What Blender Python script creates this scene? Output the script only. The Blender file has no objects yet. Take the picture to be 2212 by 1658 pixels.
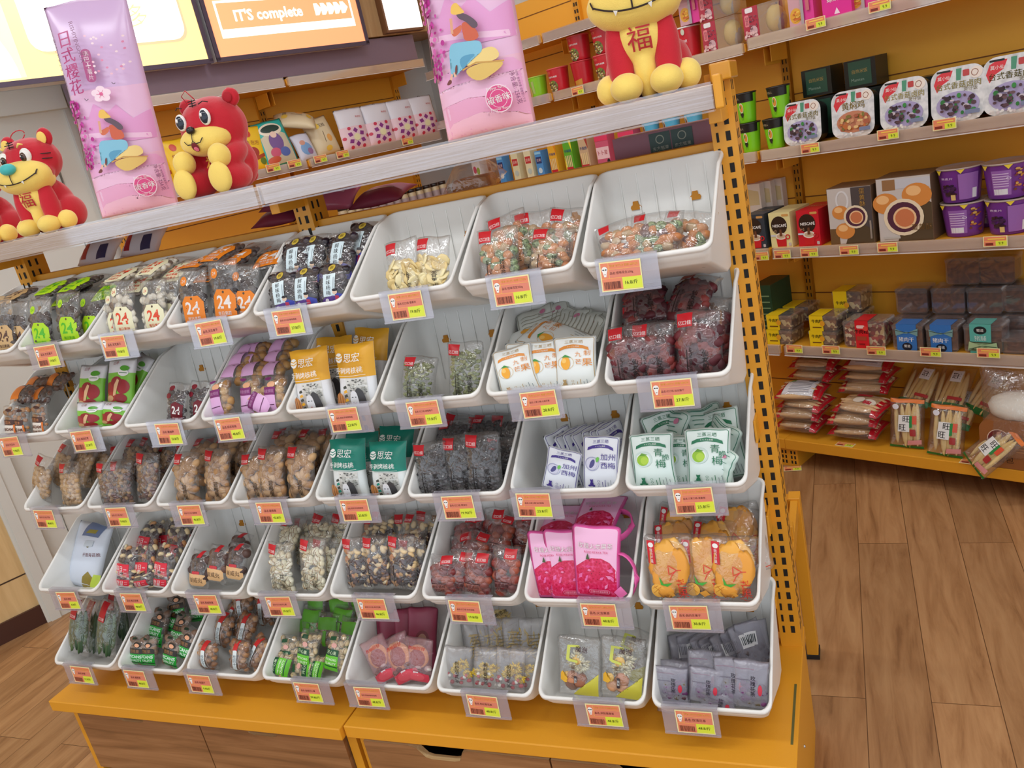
import bpy, bmesh, math, random
from mathutils import Vector, Matrix
SC = bpy.context.scene
COL = SC.collection
# ---------------------------------------------------------------- camera
EYE = Vector((0.2166, -1.4226, 1.5578)); YAW, PITCH, ROLL, FPX = 0.4231, 0.2941, -0.2213, 1775.06
_f = Vector((-math.sin(YAW)*math.cos(PITCH), math.cos(YAW)*math.cos(PITCH), -math.sin(PITCH)))
_r0 = Vector((math.cos(YAW), math.sin(YAW), 0)); _u0 = _r0.cross(_f)
CR = math.cos(ROLL)*_r0 + math.sin(ROLL)*_u0
CU = -math.sin(ROLL)*_r0 + math.cos(ROLL)*_u0
cam = bpy.data.cameras.new('camera'); camo = bpy.data.objects.new('camera', cam); COL.objects.link(camo)
cam.sensor_width = 36; cam.lens = FPX/2212*36; cam.clip_start = 0.02; cam.clip_end = 60
m3 = Matrix((CR, CU, -_f)).transposed()
camo.matrix_world = Matrix.Translation(EYE) @ m3.to_4x4()
SC.camera = camo
# ---------------------------------------------------------------- view, world, lamps
SC.view_settings.view_transform = 'Standard'; SC.view_settings.look = 'None'
SC.view_settings.gamma = 1; SC.view_settings.use_curve_mapping = False
SC.view_settings.exposure = -0.80
SC.cycles.transparent_max_bounces = 32
SC.cycles.max_bounces = 6; SC.cycles.diffuse_bounces = 4; SC.cycles.glossy_bounces = 3
SC.cycles.caustics_reflective = False; SC.cycles.caustics_refractive = False
w = bpy.data.worlds.new('shop_air'); SC.world = w; w.use_nodes = True
w.node_tree.nodes['Background'].inputs[0].default_value = (0.85, 0.92, 1.0, 1)
w.node_tree.nodes['Background'].inputs[1].default_value = 2.3
CEIL = 3.0
LAMPS = [(-2.2, -1.2), (-0.9, -1.2), (0.5, -1.2), (1.6, -0.6), (-2.0, 0.9), (-0.5, 1.2), (-0.9, -2.6), (0.7, -2.6)]
for i, (x, y) in enumerate(LAMPS):
    li = bpy.data.lights.new('ceiling_lamp', 'AREA'); li.shape = 'RECTANGLE'; li.size = 1.1; li.size_y = 0.16
    li.energy = 19; li.color = (0.92, 0.965, 1.0)
    lo = bpy.data.objects.new('ceiling_lamp', li); lo.location = (x, y, CEIL-0.075); COL.objects.link(lo)
# ---------------------------------------------------------------- rays from the lens into the shop
def ray(px, py): return _f + (px-1106)/FPX*CR - (py-829)/FPX*CU
def on_y(px, py, y): d = ray(px, py); return EYE + d*((y-EYE.y)/d.y)
def on_z(px, py, z): d = ray(px, py); return EYE + d*((z-EYE.z)/d.z)
def on_plane(px, py, p, n): d = ray(px, py); return EYE + d*((p-EYE).dot(n)/d.dot(n))
# room axes: the shop walls stand at an angle to the display rack
ANG = math.radians(154.5)
RA = Vector((-math.cos(ANG), -math.sin(ANG), 0)); RN = Vector((-RA.y, RA.x, 0))
def room(a, b, z): return RA*a + RN*b + Vector((0, 0, z))
ROTR = math.atan2(RA.y, RA.x); ROTL = math.atan2(RN.y, RN.x)
# ---------------------------------------------------------------- materials
def lin(c):
    c /= 255.0
    return c/12.92 if c <= 0.04045 else ((c+0.055)/1.055)**2.4
_mats = {}
def nodes(name):
    m = bpy.data.materials.new(name); m.use_nodes = True
    nt = m.node_tree; b = nt.nodes['Principled BSDF']; return m, nt, b
def P(c, rough=0.45, bump=0.0, bs=60, metal=0.0, coat=0.0, name=None, sheen=0):
    k = (tuple(c), rough, bump, bs, metal, coat, sheen)
    if k in _mats: return _mats[k]
    m, nt, b = nodes(name or 'surface_%d_%d_%d' % tuple(c))
    b.inputs['Base Color'].default_value = (lin(c[0]), lin(c[1]), lin(c[2]), 1)
    b.inputs['Roughness'].default_value = rough; b.inputs['Metallic'].default_value = metal
    b.inputs['Coat Weight'].default_value = coat; b.inputs['Coat Roughness'].default_value = 0.15
    if sheen: b.inputs['Sheen Weight'].default_value = sheen; b.inputs['Sheen Roughness'].default_value = 0.4
    if bump:
        n = nt.nodes.new('ShaderNodeTexNoise'); n.inputs['Scale'].default_value = bs; n.inputs['Detail'].default_value = 3
        t = nt.nodes.new('ShaderNodeTexCoord'); nt.links.new(t.outputs['Object'], n.inputs['Vector'])
        bp = nt.nodes.new('ShaderNodeBump'); bp.inputs['Strength'].default_value = bump; bp.inputs['Distance'].default_value = 0.004
        nt.links.new(n.outputs['Fac'], bp.inputs['Height']); nt.links.new(bp.outputs['Normal'], b.inputs['Normal'])
    _mats[k] = m; return m
def ramp(nt, stops):
    r = nt.nodes.new('ShaderNodeValToRGB'); e = r.color_ramp.elements
    while len(e) > 2: e.remove(e[-1])
    for i, (p, c) in enumerate(stops):
        if i > 1: e.new(p)
        e[i].position = p; e[i].color = (lin(c[0]), lin(c[1]), lin(c[2]), 1)
    return r
def speck(name, stops, scale, rough=0.4, detail=2, kind='noise', stretch=(1, 1, 1), bump=0.0, coat=0):
    if name in _mats: return _mats[name]
    m, nt, b = nodes(name)
    t = nt.nodes.new('ShaderNodeTexCoord'); mp = nt.nodes.new('ShaderNodeMapping'); mp.inputs['Scale'].default_value = stretch
    nt.links.new(t.outputs['Object'], mp.inputs['Vector'])
    if kind == 'noise':
        n = nt.nodes.new('ShaderNodeTexNoise'); n.inputs['Detail'].default_value = detail; out = n.outputs['Fac']
    else:
        n = nt.nodes.new('ShaderNodeTexVoronoi'); out = n.outputs['Color' if kind == 'cells' else 'Distance']
    n.inputs['Scale'].default_value = scale; nt.links.new(mp.outputs['Vector'], n.inputs['Vector'])
    if kind == 'cells':
        sx = nt.nodes.new('ShaderNodeSeparateColor'); nt.links.new(out, sx.inputs[0]); out = sx.outputs[0]
    r = ramp(nt, stops); nt.links.new(out, r.inputs['Fac']); nt.links.new(r.outputs['Color'], b.inputs['Base Color'])
    b.inputs['Roughness'].default_value = rough; b.inputs['Coat Weight'].default_value = coat
    if bump:
        bp = nt.nodes.new('ShaderNodeBump'); bp.inputs['Strength'].default_value = bump; bp.inputs['Distance'].default_value = 0.003
        nt.links.new(out, bp.inputs['Height']); nt.links.new(bp.outputs['Normal'], b.inputs['Normal'])
    _mats[name] = m; return m
def clear(name, haze=0.05, gloss=0.12, rough=0.1, tint=(255, 255, 255), bump=0.5, bs=70, hazecol=(240, 240, 245)):
    """thin clear plastic: see-through, with glossy glints and a little milky haze"""
    if name in _mats: return _mats[name]
    m = bpy.data.materials.new(name); m.use_nodes = True; nt = m.node_tree; nt.nodes.clear()
    o = nt.nodes.new('ShaderNodeOutputMaterial'); tr = nt.nodes.new('ShaderNodeBsdfTransparent')
    tr.inputs[0].default_value = (lin(tint[0]), lin(tint[1]), lin(tint[2]), 1)
    g = nt.nodes.new('ShaderNodeBsdfGlossy'); g.inputs['Roughness'].default_value = rough
    d = nt.nodes.new('ShaderNodeBsdfDiffuse'); d.inputs[0].default_value = (lin(hazecol[0]), lin(hazecol[1]), lin(hazecol[2]), 1)
    m1 = nt.nodes.new('ShaderNodeMixShader'); m2 = nt.nodes.new('ShaderNodeMixShader')
    m1.inputs[0].default_value = haze; nt.links.new(tr.outputs[0], m1.inputs[1]); nt.links.new(d.outputs[0], m1.inputs[2])
    lw = nt.nodes.new('ShaderNodeLayerWeight'); lw.inputs['Blend'].default_value = 0.35
    ma = nt.nodes.new('ShaderNodeMath'); ma.operation = 'MULTIPLY_ADD'; ma.inputs[1].default_value = 0.35; ma.inputs[2].default_value = gloss
    nt.links.new(lw.outputs['Facing'], ma.inputs[0]); nt.links.new(ma.outputs[0], m2.inputs[0])
    nt.links.new(m1.outputs[0], m2.inputs[1]); nt.links.new(g.outputs[0], m2.inputs[2]); nt.links.new(m2.outputs[0], o.inputs[0])
    if bump:
        n = nt.nodes.new('ShaderNodeTexNoise'); n.inputs['Scale'].default_value = bs; n.inputs['Detail'].default_value = 2; n.inputs['Distortion'].default_value = 1.2
        t = nt.nodes.new('ShaderNodeTexCoord'); nt.links.new(t.outputs['Object'], n.inputs['Vector'])
        bp = nt.nodes.new('ShaderNodeBump'); bp.inputs['Strength'].default_value = bump; bp.inputs['Distance'].default_value = 0.006
        nt.links.new(n.outputs['Fac'], bp.inputs['Height'])
        nt.links.new(bp.outputs['Normal'], g.inputs['Normal']); nt.links.new(bp.outputs['Normal'], lw.inputs['Normal'])
    _mats[name] = m; return m
def glow(name, c, s):
    if name in _mats: return _mats[name]
    m, nt, b = nodes(name); b.inputs['Base Color'].default_value = (lin(c[0]), lin(c[1]), lin(c[2]), 1)
    b.inputs['Emission Color'].default_value = (lin(c[0]), lin(c[1]), lin(c[2]), 1); b.inputs['Emission Strength'].default_value = s
    b.inputs['Roughness'].default_value = 0.3; _mats[name] = m; return m
def wood(name, stops, axis=0, scale=9, stretch=14, rough=0.45, plank=None, rot=0, seam=(60, 38, 18)):
    """streaky wood grain along an axis; plank=(length, width) adds boards with seams"""
    if name in _mats: return _mats[name]
    m, nt, b = nodes(name); L = nt.links
    t = nt.nodes.new('ShaderNodeTexCoord'); mp = nt.nodes.new('ShaderNodeMapping'); s = [stretch]*3; s[axis] = 1
    mp.inputs['Scale'].default_value = s; L.new(t.outputs['Object'], mp.inputs['Vector'])
    vec = mp.outputs['Vector']
    if plank:
        bm = nt.nodes.new('ShaderNodeMapping'); bm.inputs['Rotation'].default_value = (0, 0, math.radians(90) if axis == 1 else 0)
        L.new(t.outputs['Object'], bm.inputs['Vector'])
        br = nt.nodes.new('ShaderNodeTexBrick'); br.inputs['Scale'].default_value = 1; br.offset = 0.37
        br.inputs['Brick Width'].default_value = plank[0]; br.inputs['Row Height'].default_value = plank[1]
        br.inputs['Mortar Size'].default_value = 0.0012; br.inputs['Mortar Smooth'].default_value = 0.3; br.inputs['Bias'].default_value = 0
        br.inputs['Color1'].default_value = (0, 0, 0, 1); br.inputs['Color2'].default_value = (1, 1, 1, 1); br.inputs['Mortar'].default_value = (.5, .5, .5, 1)
        L.new(bm.outputs['Vector'], br.inputs['Vector'])
        ad = nt.nodes.new('ShaderNodeVectorMath'); ad.operation = 'MULTIPLY_ADD'; ad.inputs[1].default_value = (37, 53, 11)
        L.new(br.outputs['Color'], ad.inputs[0]); L.new(vec, ad.inputs[2]); vec = ad.outputs[0]
    n = nt.nodes.new('ShaderNodeTexNoise'); n.inputs['Scale'].default_value = scale*0.22; n.inputs['Detail'].default_value = 5; n.inputs['Roughness'].default_value = 0.62; n.inputs['Distortion'].default_value = 0.6
    L.new(vec, n.inputs['Vector'])
    r = ramp(nt, stops); L.new(n.outputs['Fac'], r.inputs['Fac']); col = r.outputs['Color']
    if plank:
        hs = nt.nodes.new('ShaderNodeHueSaturation'); mr = nt.nodes.new('ShaderNodeMapRange'); mr.inputs[3].default_value = 0.84; mr.inputs[4].default_value = 1.12
        L.new(br.outputs['Color'], mr.inputs[0]); L.new(mr.outputs[0], hs.inputs['Value']); L.new(col, hs.inputs['Color'])
        mx = nt.nodes.new('ShaderNodeMix'); mx.data_type = 'RGBA'; L.new(br.outputs['Fac'], mx.inputs[0]); L.new(hs.outputs[0], mx.inputs[6])
        mx.inputs[7].default_value = (lin(seam[0]), lin(seam[1]), lin(seam[2]), 1); col = mx.outputs[2]
    L.new(col, b.inputs['Base Color']); b.inputs['Roughness'].default_value = rough
    _mats[name] = m; return m
# common colours
WHITE = (240, 240, 238); BLACK = (25, 24, 26); RED = (196, 28, 40); ORANGE = (228, 160, 42)
PAINT = P(ORANGE, 0.42, 0.05, 300, name='orange_powder_coat')
DARK = P((18, 16, 15), 0.7, name='dark_opening')
FILM = clear('clear_film', 0.045, 0.075, 0.09, bump=0.9, bs=42)
FILMM = clear('milky_film', 0.13, 0.05, 0.25, bump=0.4, bs=40, hazecol=(225, 222, 228))
ACRYL = clear('clear_acrylic', 0.10, 0.08, 0.06, bump=0.0, hazecol=(226, 226, 244))
TAGP = clear('price_holder_plastic', 0.26, 0.08, 0.06, bump=0.0, hazecol=(206, 204, 224))
BOXP = clear('clear_tub_plastic', 0.08, 0.16, 0.08, bump=0.15, bs=20)
BINM = P((236, 236, 233), 0.38, 0.03, 200, name='white_bin_plastic')
# ---------------------------------------------------------------- mesh builder
class MB:
    def __init__(s): s.v = []; s.f = []; s.k = []; s.sm = []; s.m = []
    def mi(s, mat):
        if mat not in s.m: s.m.append(mat)
        return s.m.index(mat)
    def add(s, vs, fs, mat, smooth=False, xf=None):
        o = len(s.v)
        s.v += [tuple(xf @ Vector(p)) if xf is not None else tuple(p) for p in vs]
        k = s.mi(mat); s.f += [tuple(i+o for i in f) for f in fs]; s.k += [k]*len(fs); s.sm += [smooth]*len(fs)
    def box(s, a, b, mat, xf=None):
        x0, y0, z0 = a; x1, y1, z1 = b
        s.add([(x0,y0,z0),(x1,y0,z0),(x1,y1,z0),(x0,y1,z0),(x0,y0,z1),(x1,y0,z1),(x1,y1,z1),(x0,y1,z1)],
              [(0,3,2,1),(4,5,6,7),(0,1,5,4),(1,2,6,5),(2,3,7,6),(3,0,4,7)], mat, False, xf)
    def prism(s, pts, y0, y1, mat, xf=None, smooth=False):
        """outline in x,z extruded along y"""
        n = len(pts)
        s.add([(x, y0, z) for x, z in pts]+[(x, y1, z) for x, z in pts],
              [tuple(range(n)), tuple(range(2*n-1, n-1, -1))]+[(i, i+n, (i+1) % n+n, (i+1) % n) for i in range(n)], mat, smooth, xf)
    def lathe(s, prof, mat, n=28, xf=None, mats=None):
        vs = []; fs = []
        for r, z in prof:
            for i in range(n): a = 2*math.pi*i/n; vs.append((r*math.cos(a), r*math.sin(a), z))
        for j in range(len(prof)-1):
            row = [(j*n+i, j*n+(i+1) % n, (j+1)*n+(i+1) % n, (j+1)*n+i) for i in range(n)]
            if mats: s.add(vs, row, mats[j], True, xf)
            else: fs += row
        if not mats: s.add(vs, fs, mat, True, xf)
    def tube(s, pts, r, mat, n=8, xf=None, closed=False, flat=1.0):
        vs = []; fs = []; N = len(pts); pts = [Vector(p) for p in pts]
        for i, p in enumerate(pts):
            d = (pts[(i+1) % N]-pts[i-1]) if closed else (pts[min(i+1, N-1)]-pts[max(i-1, 0)])
            d.normalize(); a = d.cross(Vector((0, 0, 1)))
            if a.length < 1e-3: a = d.cross(Vector((0, 1, 0)))
            a.normalize(); b = d.cross(a)
            rr = r[i] if isinstance(r, (list, tuple)) else r
            for k in range(n): t = 2*math.pi*k/n; vs.append(p+a*rr*math.cos(t)+b*rr*flat*math.sin(t))
        M = N if closed else N-1
        for i in range(M):
            for k in range(n): fs.append((i*n+k, i*n+(k+1) % n, ((i+1) % N)*n+(k+1) % n, ((i+1) % N)*n+k))
        if not closed: fs += [tuple(range(n))[::-1], tuple(range((N-1)*n, N*n))]
        s.add(vs, fs, mat, True, xf)
    def ball(s, c, r, mat, rot=None, n=10, m=7, jit=0, rnd=None):
        vs = [(0, 0, -1)]; fs = []
        for j in range(1, m):
            t = math.pi*j/m
            for i in range(n): a = 2*math.pi*i/n; vs.append((math.sin(t)*math.cos(a), math.sin(t)*math.sin(a), -math.cos(t)))
        vs.append((0, 0, 1)); e = len(vs)-1
        fs += [(0, 1+(i+1) % n, 1+i) for i in range(n)]
        for j in range(m-2):
            fs += [(1+j*n+i, 1+j*n+(i+1) % n, 1+(j+1)*n+(i+1) % n, 1+(j+1)*n+i) for i in range(n)]
        fs += [(e, 1+(m-2)*n+i, 1+(m-2)*n+(i+1) % n) for i in range(n)]
        if jit: vs = [tuple(q*(1+rnd.uniform(-jit, jit)) for q in p) for p in vs]
        R = rot if rot is not None else Matrix.Identity(3)
        vs = [Vector(c)+R @ Vector((p[0]*r[0], p[1]*r[1], p[2]*r[2])) for p in vs]
        s.add(vs, fs, mat, True)
    def mesh(s, name):
        me = bpy.data.meshes.new(name); me.from_pydata(s.v, [], s.f)
        for m in s.m: me.materials.append(m)
        me.polygons.foreach_set('material_index', s.k); me.polygons.foreach_set('use_smooth', s.sm); me.update()
        return me
    def build(s, name, parent=None, loc=None, rz=None, bevel=0):
        o = link(name, s.mesh(name), parent)
        if loc is not None: o.location = loc
        if rz is not None: o.rotation_euler = (0, 0, rz)
        if bevel:
            b = o.modifiers.new('edge', 'BEVEL'); b.width = bevel; b.segments = 2; b.limit_method = 'ANGLE'; b.angle_limit = math.radians(50)
        return o
def link(name, data, parent=None):
    o = bpy.data.objects.new(name, data); COL.objects.link(o)
    if parent is not None: o.parent = parent
    return o
def tag(o, label=None, cat=None, group=None, kind=None):
    if label: o['label'] = label
    if cat: o['category'] = cat
    if group: o['group'] = group
    if kind: o['kind'] = kind
    return o
def empty(name, loc, rz, label, cat, group=None):
    o = link(name, None); o.location = loc; o.rotation_euler = (0, 0, rz); o.empty_display_size = 0.02
    return tag(o, label, cat, group)
# ---------------------------------------------------------------- flat shapes and lettering laid on a surface
_tx = {}
def glyphs(t, bold=0.0):
    k = (t, bold)
    if k not in _tx:
        cu = bpy.data.curves.new('lettering', 'FONT'); cu.body = t; cu.resolution_u = 2; cu.offset = bold
        o = bpy.data.objects.new('lettering', cu); me = o.to_mesh()
        vs = [(v.co.x, v.co.y) for v in me.vertices]; fs = [tuple(p.vertices) for p in me.polygons]
        o.to_mesh_clear(); bpy.data.objects.remove(o); bpy.data.curves.remove(cu)
        xs = [v[0] for v in vs] or [0, 1]; ys = [v[1] for v in vs] or [0, 1]
        cx = (min(xs)+max(xs))/2; cy = (min(ys)+max(ys))/2; hh = max(max(ys)-min(ys), 1e-3)
        _tx[k] = ([((x-cx)/hh, (y-cy)/hh) for x, y in vs], fs, (max(xs)-min(xs))/hh)
    return _tx[k]
def fillpoly(pts, step):
    bm = bmesh.new(); vs = [bm.verts.new((x, y, 0)) for x, y in pts]; bm.faces.new(vs)
    bmesh.ops.triangulate(bm, faces=bm.faces[:], ngon_method='EAR_CLIP')
    for _ in range(4):
        es = [e for e in bm.edges if e.calc_length() > step]
        if not es: break
        bmesh.ops.subdivide_edges(bm, edges=es, cuts=1, use_grid_fill=False)
        bmesh.ops.triangulate(bm, faces=[f for f in bm.faces if len(f.verts) > 3])
    bm.verts.index_update()
    r = [(v.co.x, v.co.y) for v in bm.verts], [tuple(v.index for v in f.verts) for f in bm.faces]
    bm.free(); return r
def soft(p, it=2):
    for _ in range(it):
        q = []
        for a, b in zip(p, p[1:]+p[:1]): q += [(a[0]*.75+b[0]*.25, a[1]*.75+b[1]*.25), (a[0]*.25+b[0]*.75, a[1]*.25+b[1]*.75)]
        p = q
    return p
def ell(cx, cy, rx, ry=None, a0=0, a1=360, n=20):
    ry = ry or rx; full = a1-a0 >= 360; k = n if full else n+1
    return [(cx+rx*math.cos(math.radians(a0+(a1-a0)*i/n)), cy+ry*math.sin(math.radians(a0+(a1-a0)*i/n))) for i in range(k)]
def rrect(x0, y0, x1, y1, r, n=4):
    out = []
    for cx, cy, a in ((x1-r, y1-r, 0), (x0+r, y1-r, 90), (x0+r, y0+r, 180), (x1-r, y0+r, 270)):
        out += [(cx+r*math.cos(math.radians(a+90*i/n)), cy+r*math.sin(math.radians(a+90*i/n))) for i in range(n+1)]
    return out
def draw(mb, gfx, S, step=0.075, rough=0.35, eps=0.0007, gain=0.00018):
    """gfx items: r rect, e ellipse, p polygon, l line, t text, v vertical text, o outline; S(U, V, off) gives a point"""
    rnd = random.Random(5)
    for i, g in enumerate(gfx):
        off = eps+gain*i; t = g[0]
        def put(pts2, faces, col):
            mat = col if not isinstance(col, (tuple, list)) else P(col, rough)
            mb.add([S(u, v, off) for u, v in pts2], faces, mat, True)
        if t == 'r':
            x0, y0, x1, y1 = g[1:5]; nx = max(1, math.ceil((x1-x0)/step)); ny = max(1, math.ceil((y1-y0)/step))
            put([(x0+(x1-x0)*a/nx, y0+(y1-y0)*b/ny) for b in range(ny+1) for a in range(nx+1)],
                [(b*(nx+1)+a, b*(nx+1)+a+1, (b+1)*(nx+1)+a+1, (b+1)*(nx+1)+a) for b in range(ny) for a in range(nx)], g[5])
        elif t == 'e': put(*fillpoly(ell(*g[1:5]), step), g[5])
        elif t == 's': put(*fillpoly(soft(g[1]), step), g[2])
        elif t == 'p': put(*fillpoly(g[1], step), g[2])
        elif t == 'rr': put(*fillpoly(rrect(*g[1:6]), step), g[6])
        elif t in 'lo':
            pts, wd, col = g[1], g[2]/2, g[3]
            dense = []
            cl = t == 'o'; src = pts+[pts[0]] if cl else pts
            for a, b in zip(src, src[1:]):
                k = max(1, math.ceil(math.dist(a, b)/step)); dense += [(a[0]+(b[0]-a[0])*j/k, a[1]+(b[1]-a[1])*j/k) for j in range(k)]
            dense.append(src[-1]); vs = []; n = len(dense)
            for j, p in enumerate(dense):
                a = dense[j-1] if j else (dense[-2] if cl else p); b = dense[j+1] if j < n-1 else (dense[1] if cl else p)
                dx, dy = b[0]-a[0], b[1]-a[1]; q = math.hypot(dx, dy) or 1
                vs += [(p[0]-dy/q*wd, p[1]+dx/q*wd), (p[0]+dy/q*wd, p[1]-dx/q*wd)]
            put(vs, [(2*j, 2*j+1, 2*j+3, 2*j+2) for j in range(n-1)], col)
        elif t in 'tv':
            txt, cx, cy, hh, col = g[1:6]; op = g[6] if len(g) > 6 else {}
            bold = op.get('b', 0.0); rot = math.radians(op.get('rot', 0)); sx = op.get('sx', 1.0); gap = op.get('gap', 1.12)
            jobs = [(txt, 0, 0)] if t == 't' else [(ch, 0, -(j-(len(txt)-1)/2)*hh*gap) for j, ch in enumerate(txt)]
            if bold and any(ord(q) > 0x2fff for q in txt):      # heavier strokes for dense characters: two prints side by side
                jobs = [(ch, ox+dx*hh, oy) for ch, ox, oy in jobs for dx in (-bold*.45, bold*.45)]; bold = 0.0
            for ch, ox, oy in jobs:
                if ch == ' ': continue
                vs, fs, wd = glyphs(ch, bold); k = hh
                if op.get('fit') and t == 't': k = min(hh, op['fit']/wd/sx)
                q = []
                for x, y in vs:
                    x, y = x*k*sx+ox, y*k+oy
                    q.append((cx+x*math.cos(rot)-y*math.sin(rot), cy+x*math.sin(rot)+y*math.cos(rot)))
                put(q, fs, col)
# ================================================================ the room
FLOORW = wood('floor_laminate', [(0.25, (128, 88, 54)), (0.40, (164, 120, 78)), (0.55, (180, 136, 92)), (0.75, (192, 150, 104))], axis=1, scale=14, stretch=9, rough=0.38, plank=(1.22, 0.1515), seam=(98, 66, 38))
OAKP = wood('oak_panel', [(0.3, (214, 180, 126)), (0.6, (228, 196, 142)), (0.8, (236, 208, 158))], axis=2, scale=10, stretch=12)
TAN = wood('tan_shelf_edge', [(0.3, (206, 170, 130)), (0.55, (222, 190, 152)), (0.8, (232, 206, 172))], axis=0, scale=8, stretch=20, rough=0.35)
WALNUT = wood('walnut_laminate', [(0.25, (112, 76, 44)), (0.45, (146, 102, 62)), (0.6, (164, 118, 76)), (0.8, (180, 134, 90))], axis=0, scale=9, stretch=16, rough=0.5)
PLY = wood('ply_edge', [(0.3, (196, 160, 108)), (0.6, (216, 184, 134)), (0.8, (228, 200, 154))], axis=0, scale=8, stretch=60, rough=0.5)
WALLG = P((206, 207, 206), 0.6, 0.03, 40, name='grey_white_wall')
DOORW = P((222, 224, 218), 0.45, 0.02, 30, name='white_door_paint')
def flat(o, x, z, n):
    o, x, z, n = Vector(o), Vector(x), Vector(z), Vector(n)
    return lambda U, V, off=0: o+x*U+z*V+n*off
mb = MB(); mb.box((-6, -5.5, -0.05), (5, 6, 0), FLOORW); tag(mb.build('floor'), kind='structure')
mb = MB(); mb.box((-6, -5.5, CEIL), (5, 6, CEIL+0.05), P((238, 238, 236), 0.7, name='ceiling_paint')); tag(mb.build('ceiling'), kind='structure')
XR = Matrix.Translation(RN*0) @ Matrix((RA, RN, Vector((0, 0, 1)))).transposed().to_4x4()      # a, b, z -> world
WL = -3.06; WR = 1.985
def rbox(mb, a0, b0, z0, a1, b1, z1, m): mb.box((a0, b0, z0), (a1, b1, z1), m, XR)
mb = MB(); rbox(mb, WL-0.1, WR, 0, 3.2, WR+0.1, CEIL, WALLG); tag(mb.build('wall_right'), kind='structure')
mb = MB(); rbox(mb, WL-0.1, 0.02, 0, WL, WR, CEIL, WALLG); rbox(mb, WL-0.1, -4.2, 0, WL, -0.77, 2.1, OAKP)
rbox(mb, WL-0.1, -4.2, 2.1, WL, 0.02, CEIL, WALLG)
for z in (0.235, 0.72, 1.2): rbox(mb, WL, -4.2, z, WL+0.001, -0.77, z+0.006, P((70, 50, 32), 0.7))
tag(mb.build('wall_left'), kind='structure')
mb = MB(); rbox(mb, WL, -4.2, 0, WL+0.014, -0.77, 0.085, P((74, 44, 36), 0.4, name='dark_baseboard')); tag(mb.build('baseboard_left'), kind='structure')
# the white door with its casing, in the left wall
do = MB(); rbox(do, WL-0.06, -0.66, 0.01, WL-0.02, 0.02, 2.03, DOORW)
xs = lambda b, z: RA*(WL-0.02)+RN*b+Vector((0, 0, z))
arc = [xs(-0.5+0.36*i/14, 0.62+0.16*math.sin(math.pi*i/14)) for i in range(15)]
do.tube(arc, 0.007, DOORW, 6)
for b0, z0, b1, z1 in ((-0.56, 1.12, -0.08, 1.9), (-0.56, 0.12, -0.08, 0.5)):
    do.tube([xs(b0, z0), xs(b1, z0), xs(b1, z1), xs(b0, z1)], 0.008, DOORW, 6, closed=True)
d = do.build('door_1'); tag(d, kind='structure')
mb = MB(); rbox(mb, WL-0.06, -0.77, 0, WL+0.022, -0.66, 2.12, DOORW); rbox(mb, WL-0.06, -0.66, 2.03, WL+0.022, 0.03, 2.12, DOORW)
rbox(mb, WL+0.022, -0.755, 0, WL+0.03, -0.715, 2.12, DOORW); tag(mb.build('trim_1'), kind='structure')
# ceiling lamps: a white tray with a lit diffuser
for i, (x, y) in enumerate(LAMPS):
    t = empty('ceiling_light', (x, y, CEIL), 0, 'long white ceiling lamp above the snack display', 'lamp', 'ceiling lamps over the shop')
    a = MB(); a.box((-0.58, -0.1, -0.05), (0.58, 0.1, 0), P((235, 235, 235), 0.5)); a.build('housing', t)
    a = MB(); a.box((-0.56, -0.085, -0.056), (0.56, 0.085, -0.05), glow('lamp_diffuser', (255, 252, 244), 3.0)); a.build('diffuser', t)
# ================================================================ wall shelving
PAINT_LIT = P((240, 176, 54), 0.5, 0.04, 200, name='orange_paint_lit')  # same orange paint, colour lightened in place of light missing between the shelves
RAILG = P((222, 214, 208), 0.25, name='pale_price_rail')
def shelf_unit(label, group, P0, ang, wid, zs, depth, base, seed):
    """P0: left end at floor on the front line of the shelves; local x runs along the wall, y into it"""
    t = empty('wall_shelf_unit', P0, ang, label, 'shelving', group)
    a = MB(); a.box((0, depth+0.001, 0.05), (wid, depth+0.012, 2.12), PAINT_LIT)
    z = 0.25
    while z < 2.1:
        a.box((0, depth-0.0005, z), (wid, depth+0.001, z+0.004), P((120, 72, 20), 0.7)); z += 0.2
    a.build('back_panel', t)
    for x in (0, wid):
        a = MB(); a.box((x-0.016, depth-0.02, 0.05), (x+0.016, depth+0.001, 2.12), PAINT)
        z = 0.1
        while z < 2.08:
            for dx in (-0.009, 0.005): a.box((x+dx, depth-0.0206, z), (x+dx+0.004, depth-0.02, z+0.016), DARK)
            z += 0.03
        a.build('upright', t)
    for z in zs:
        a = MB(); a.box((0.008, 0.0, z-0.028), (wid-0.008, depth-0.02, z), PAINT)
        for x in (0.012, wid-0.016): a.prism([(x, z-0.028), (x+0.004, z-0.028), (x+0.004, z-0.09), (x, z-0.09)], depth-0.14, depth-0.02, PAINT_LIT)
        s = a.build('shelf', t, bevel=0.002)
        a = MB(); a.box((0.012, -0.012, z-0.03), (wid-0.012, 0, z+0.004), TAN); a.build('edge_strip', s)
        a = MB(); a.box((0.012, -0.02, z-0.034), (wid-0.012, -0.017, z+0.006), ACRYL)
        a.box((0.012, -0.021, z-0.036), (wid-0.012, -0.012, z-0.033), RAILG); a.build('price_rail', s)
    if base:
        a = MB(); a.box((0.0, -0.08, 0.085), (wid, depth, 0.13), PAINT); a.build('base_deck', t, bevel=0.003)
        for x in (0.0, wid-0.04):
            a = MB(); a.box((x, -0.06, 0), (x+0.04, depth, 0.085), PAINT)
            for q in range(3):
                for p in (0.009, 0.024): a.box((x+p, -0.0605, 0.012+q*0.022), (x+p+0.007, -0.06, 0.026+q*0.022), DARK)
            a.build('foot', t)
    return t
BF = 1.69; DEP = 0.272
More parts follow.
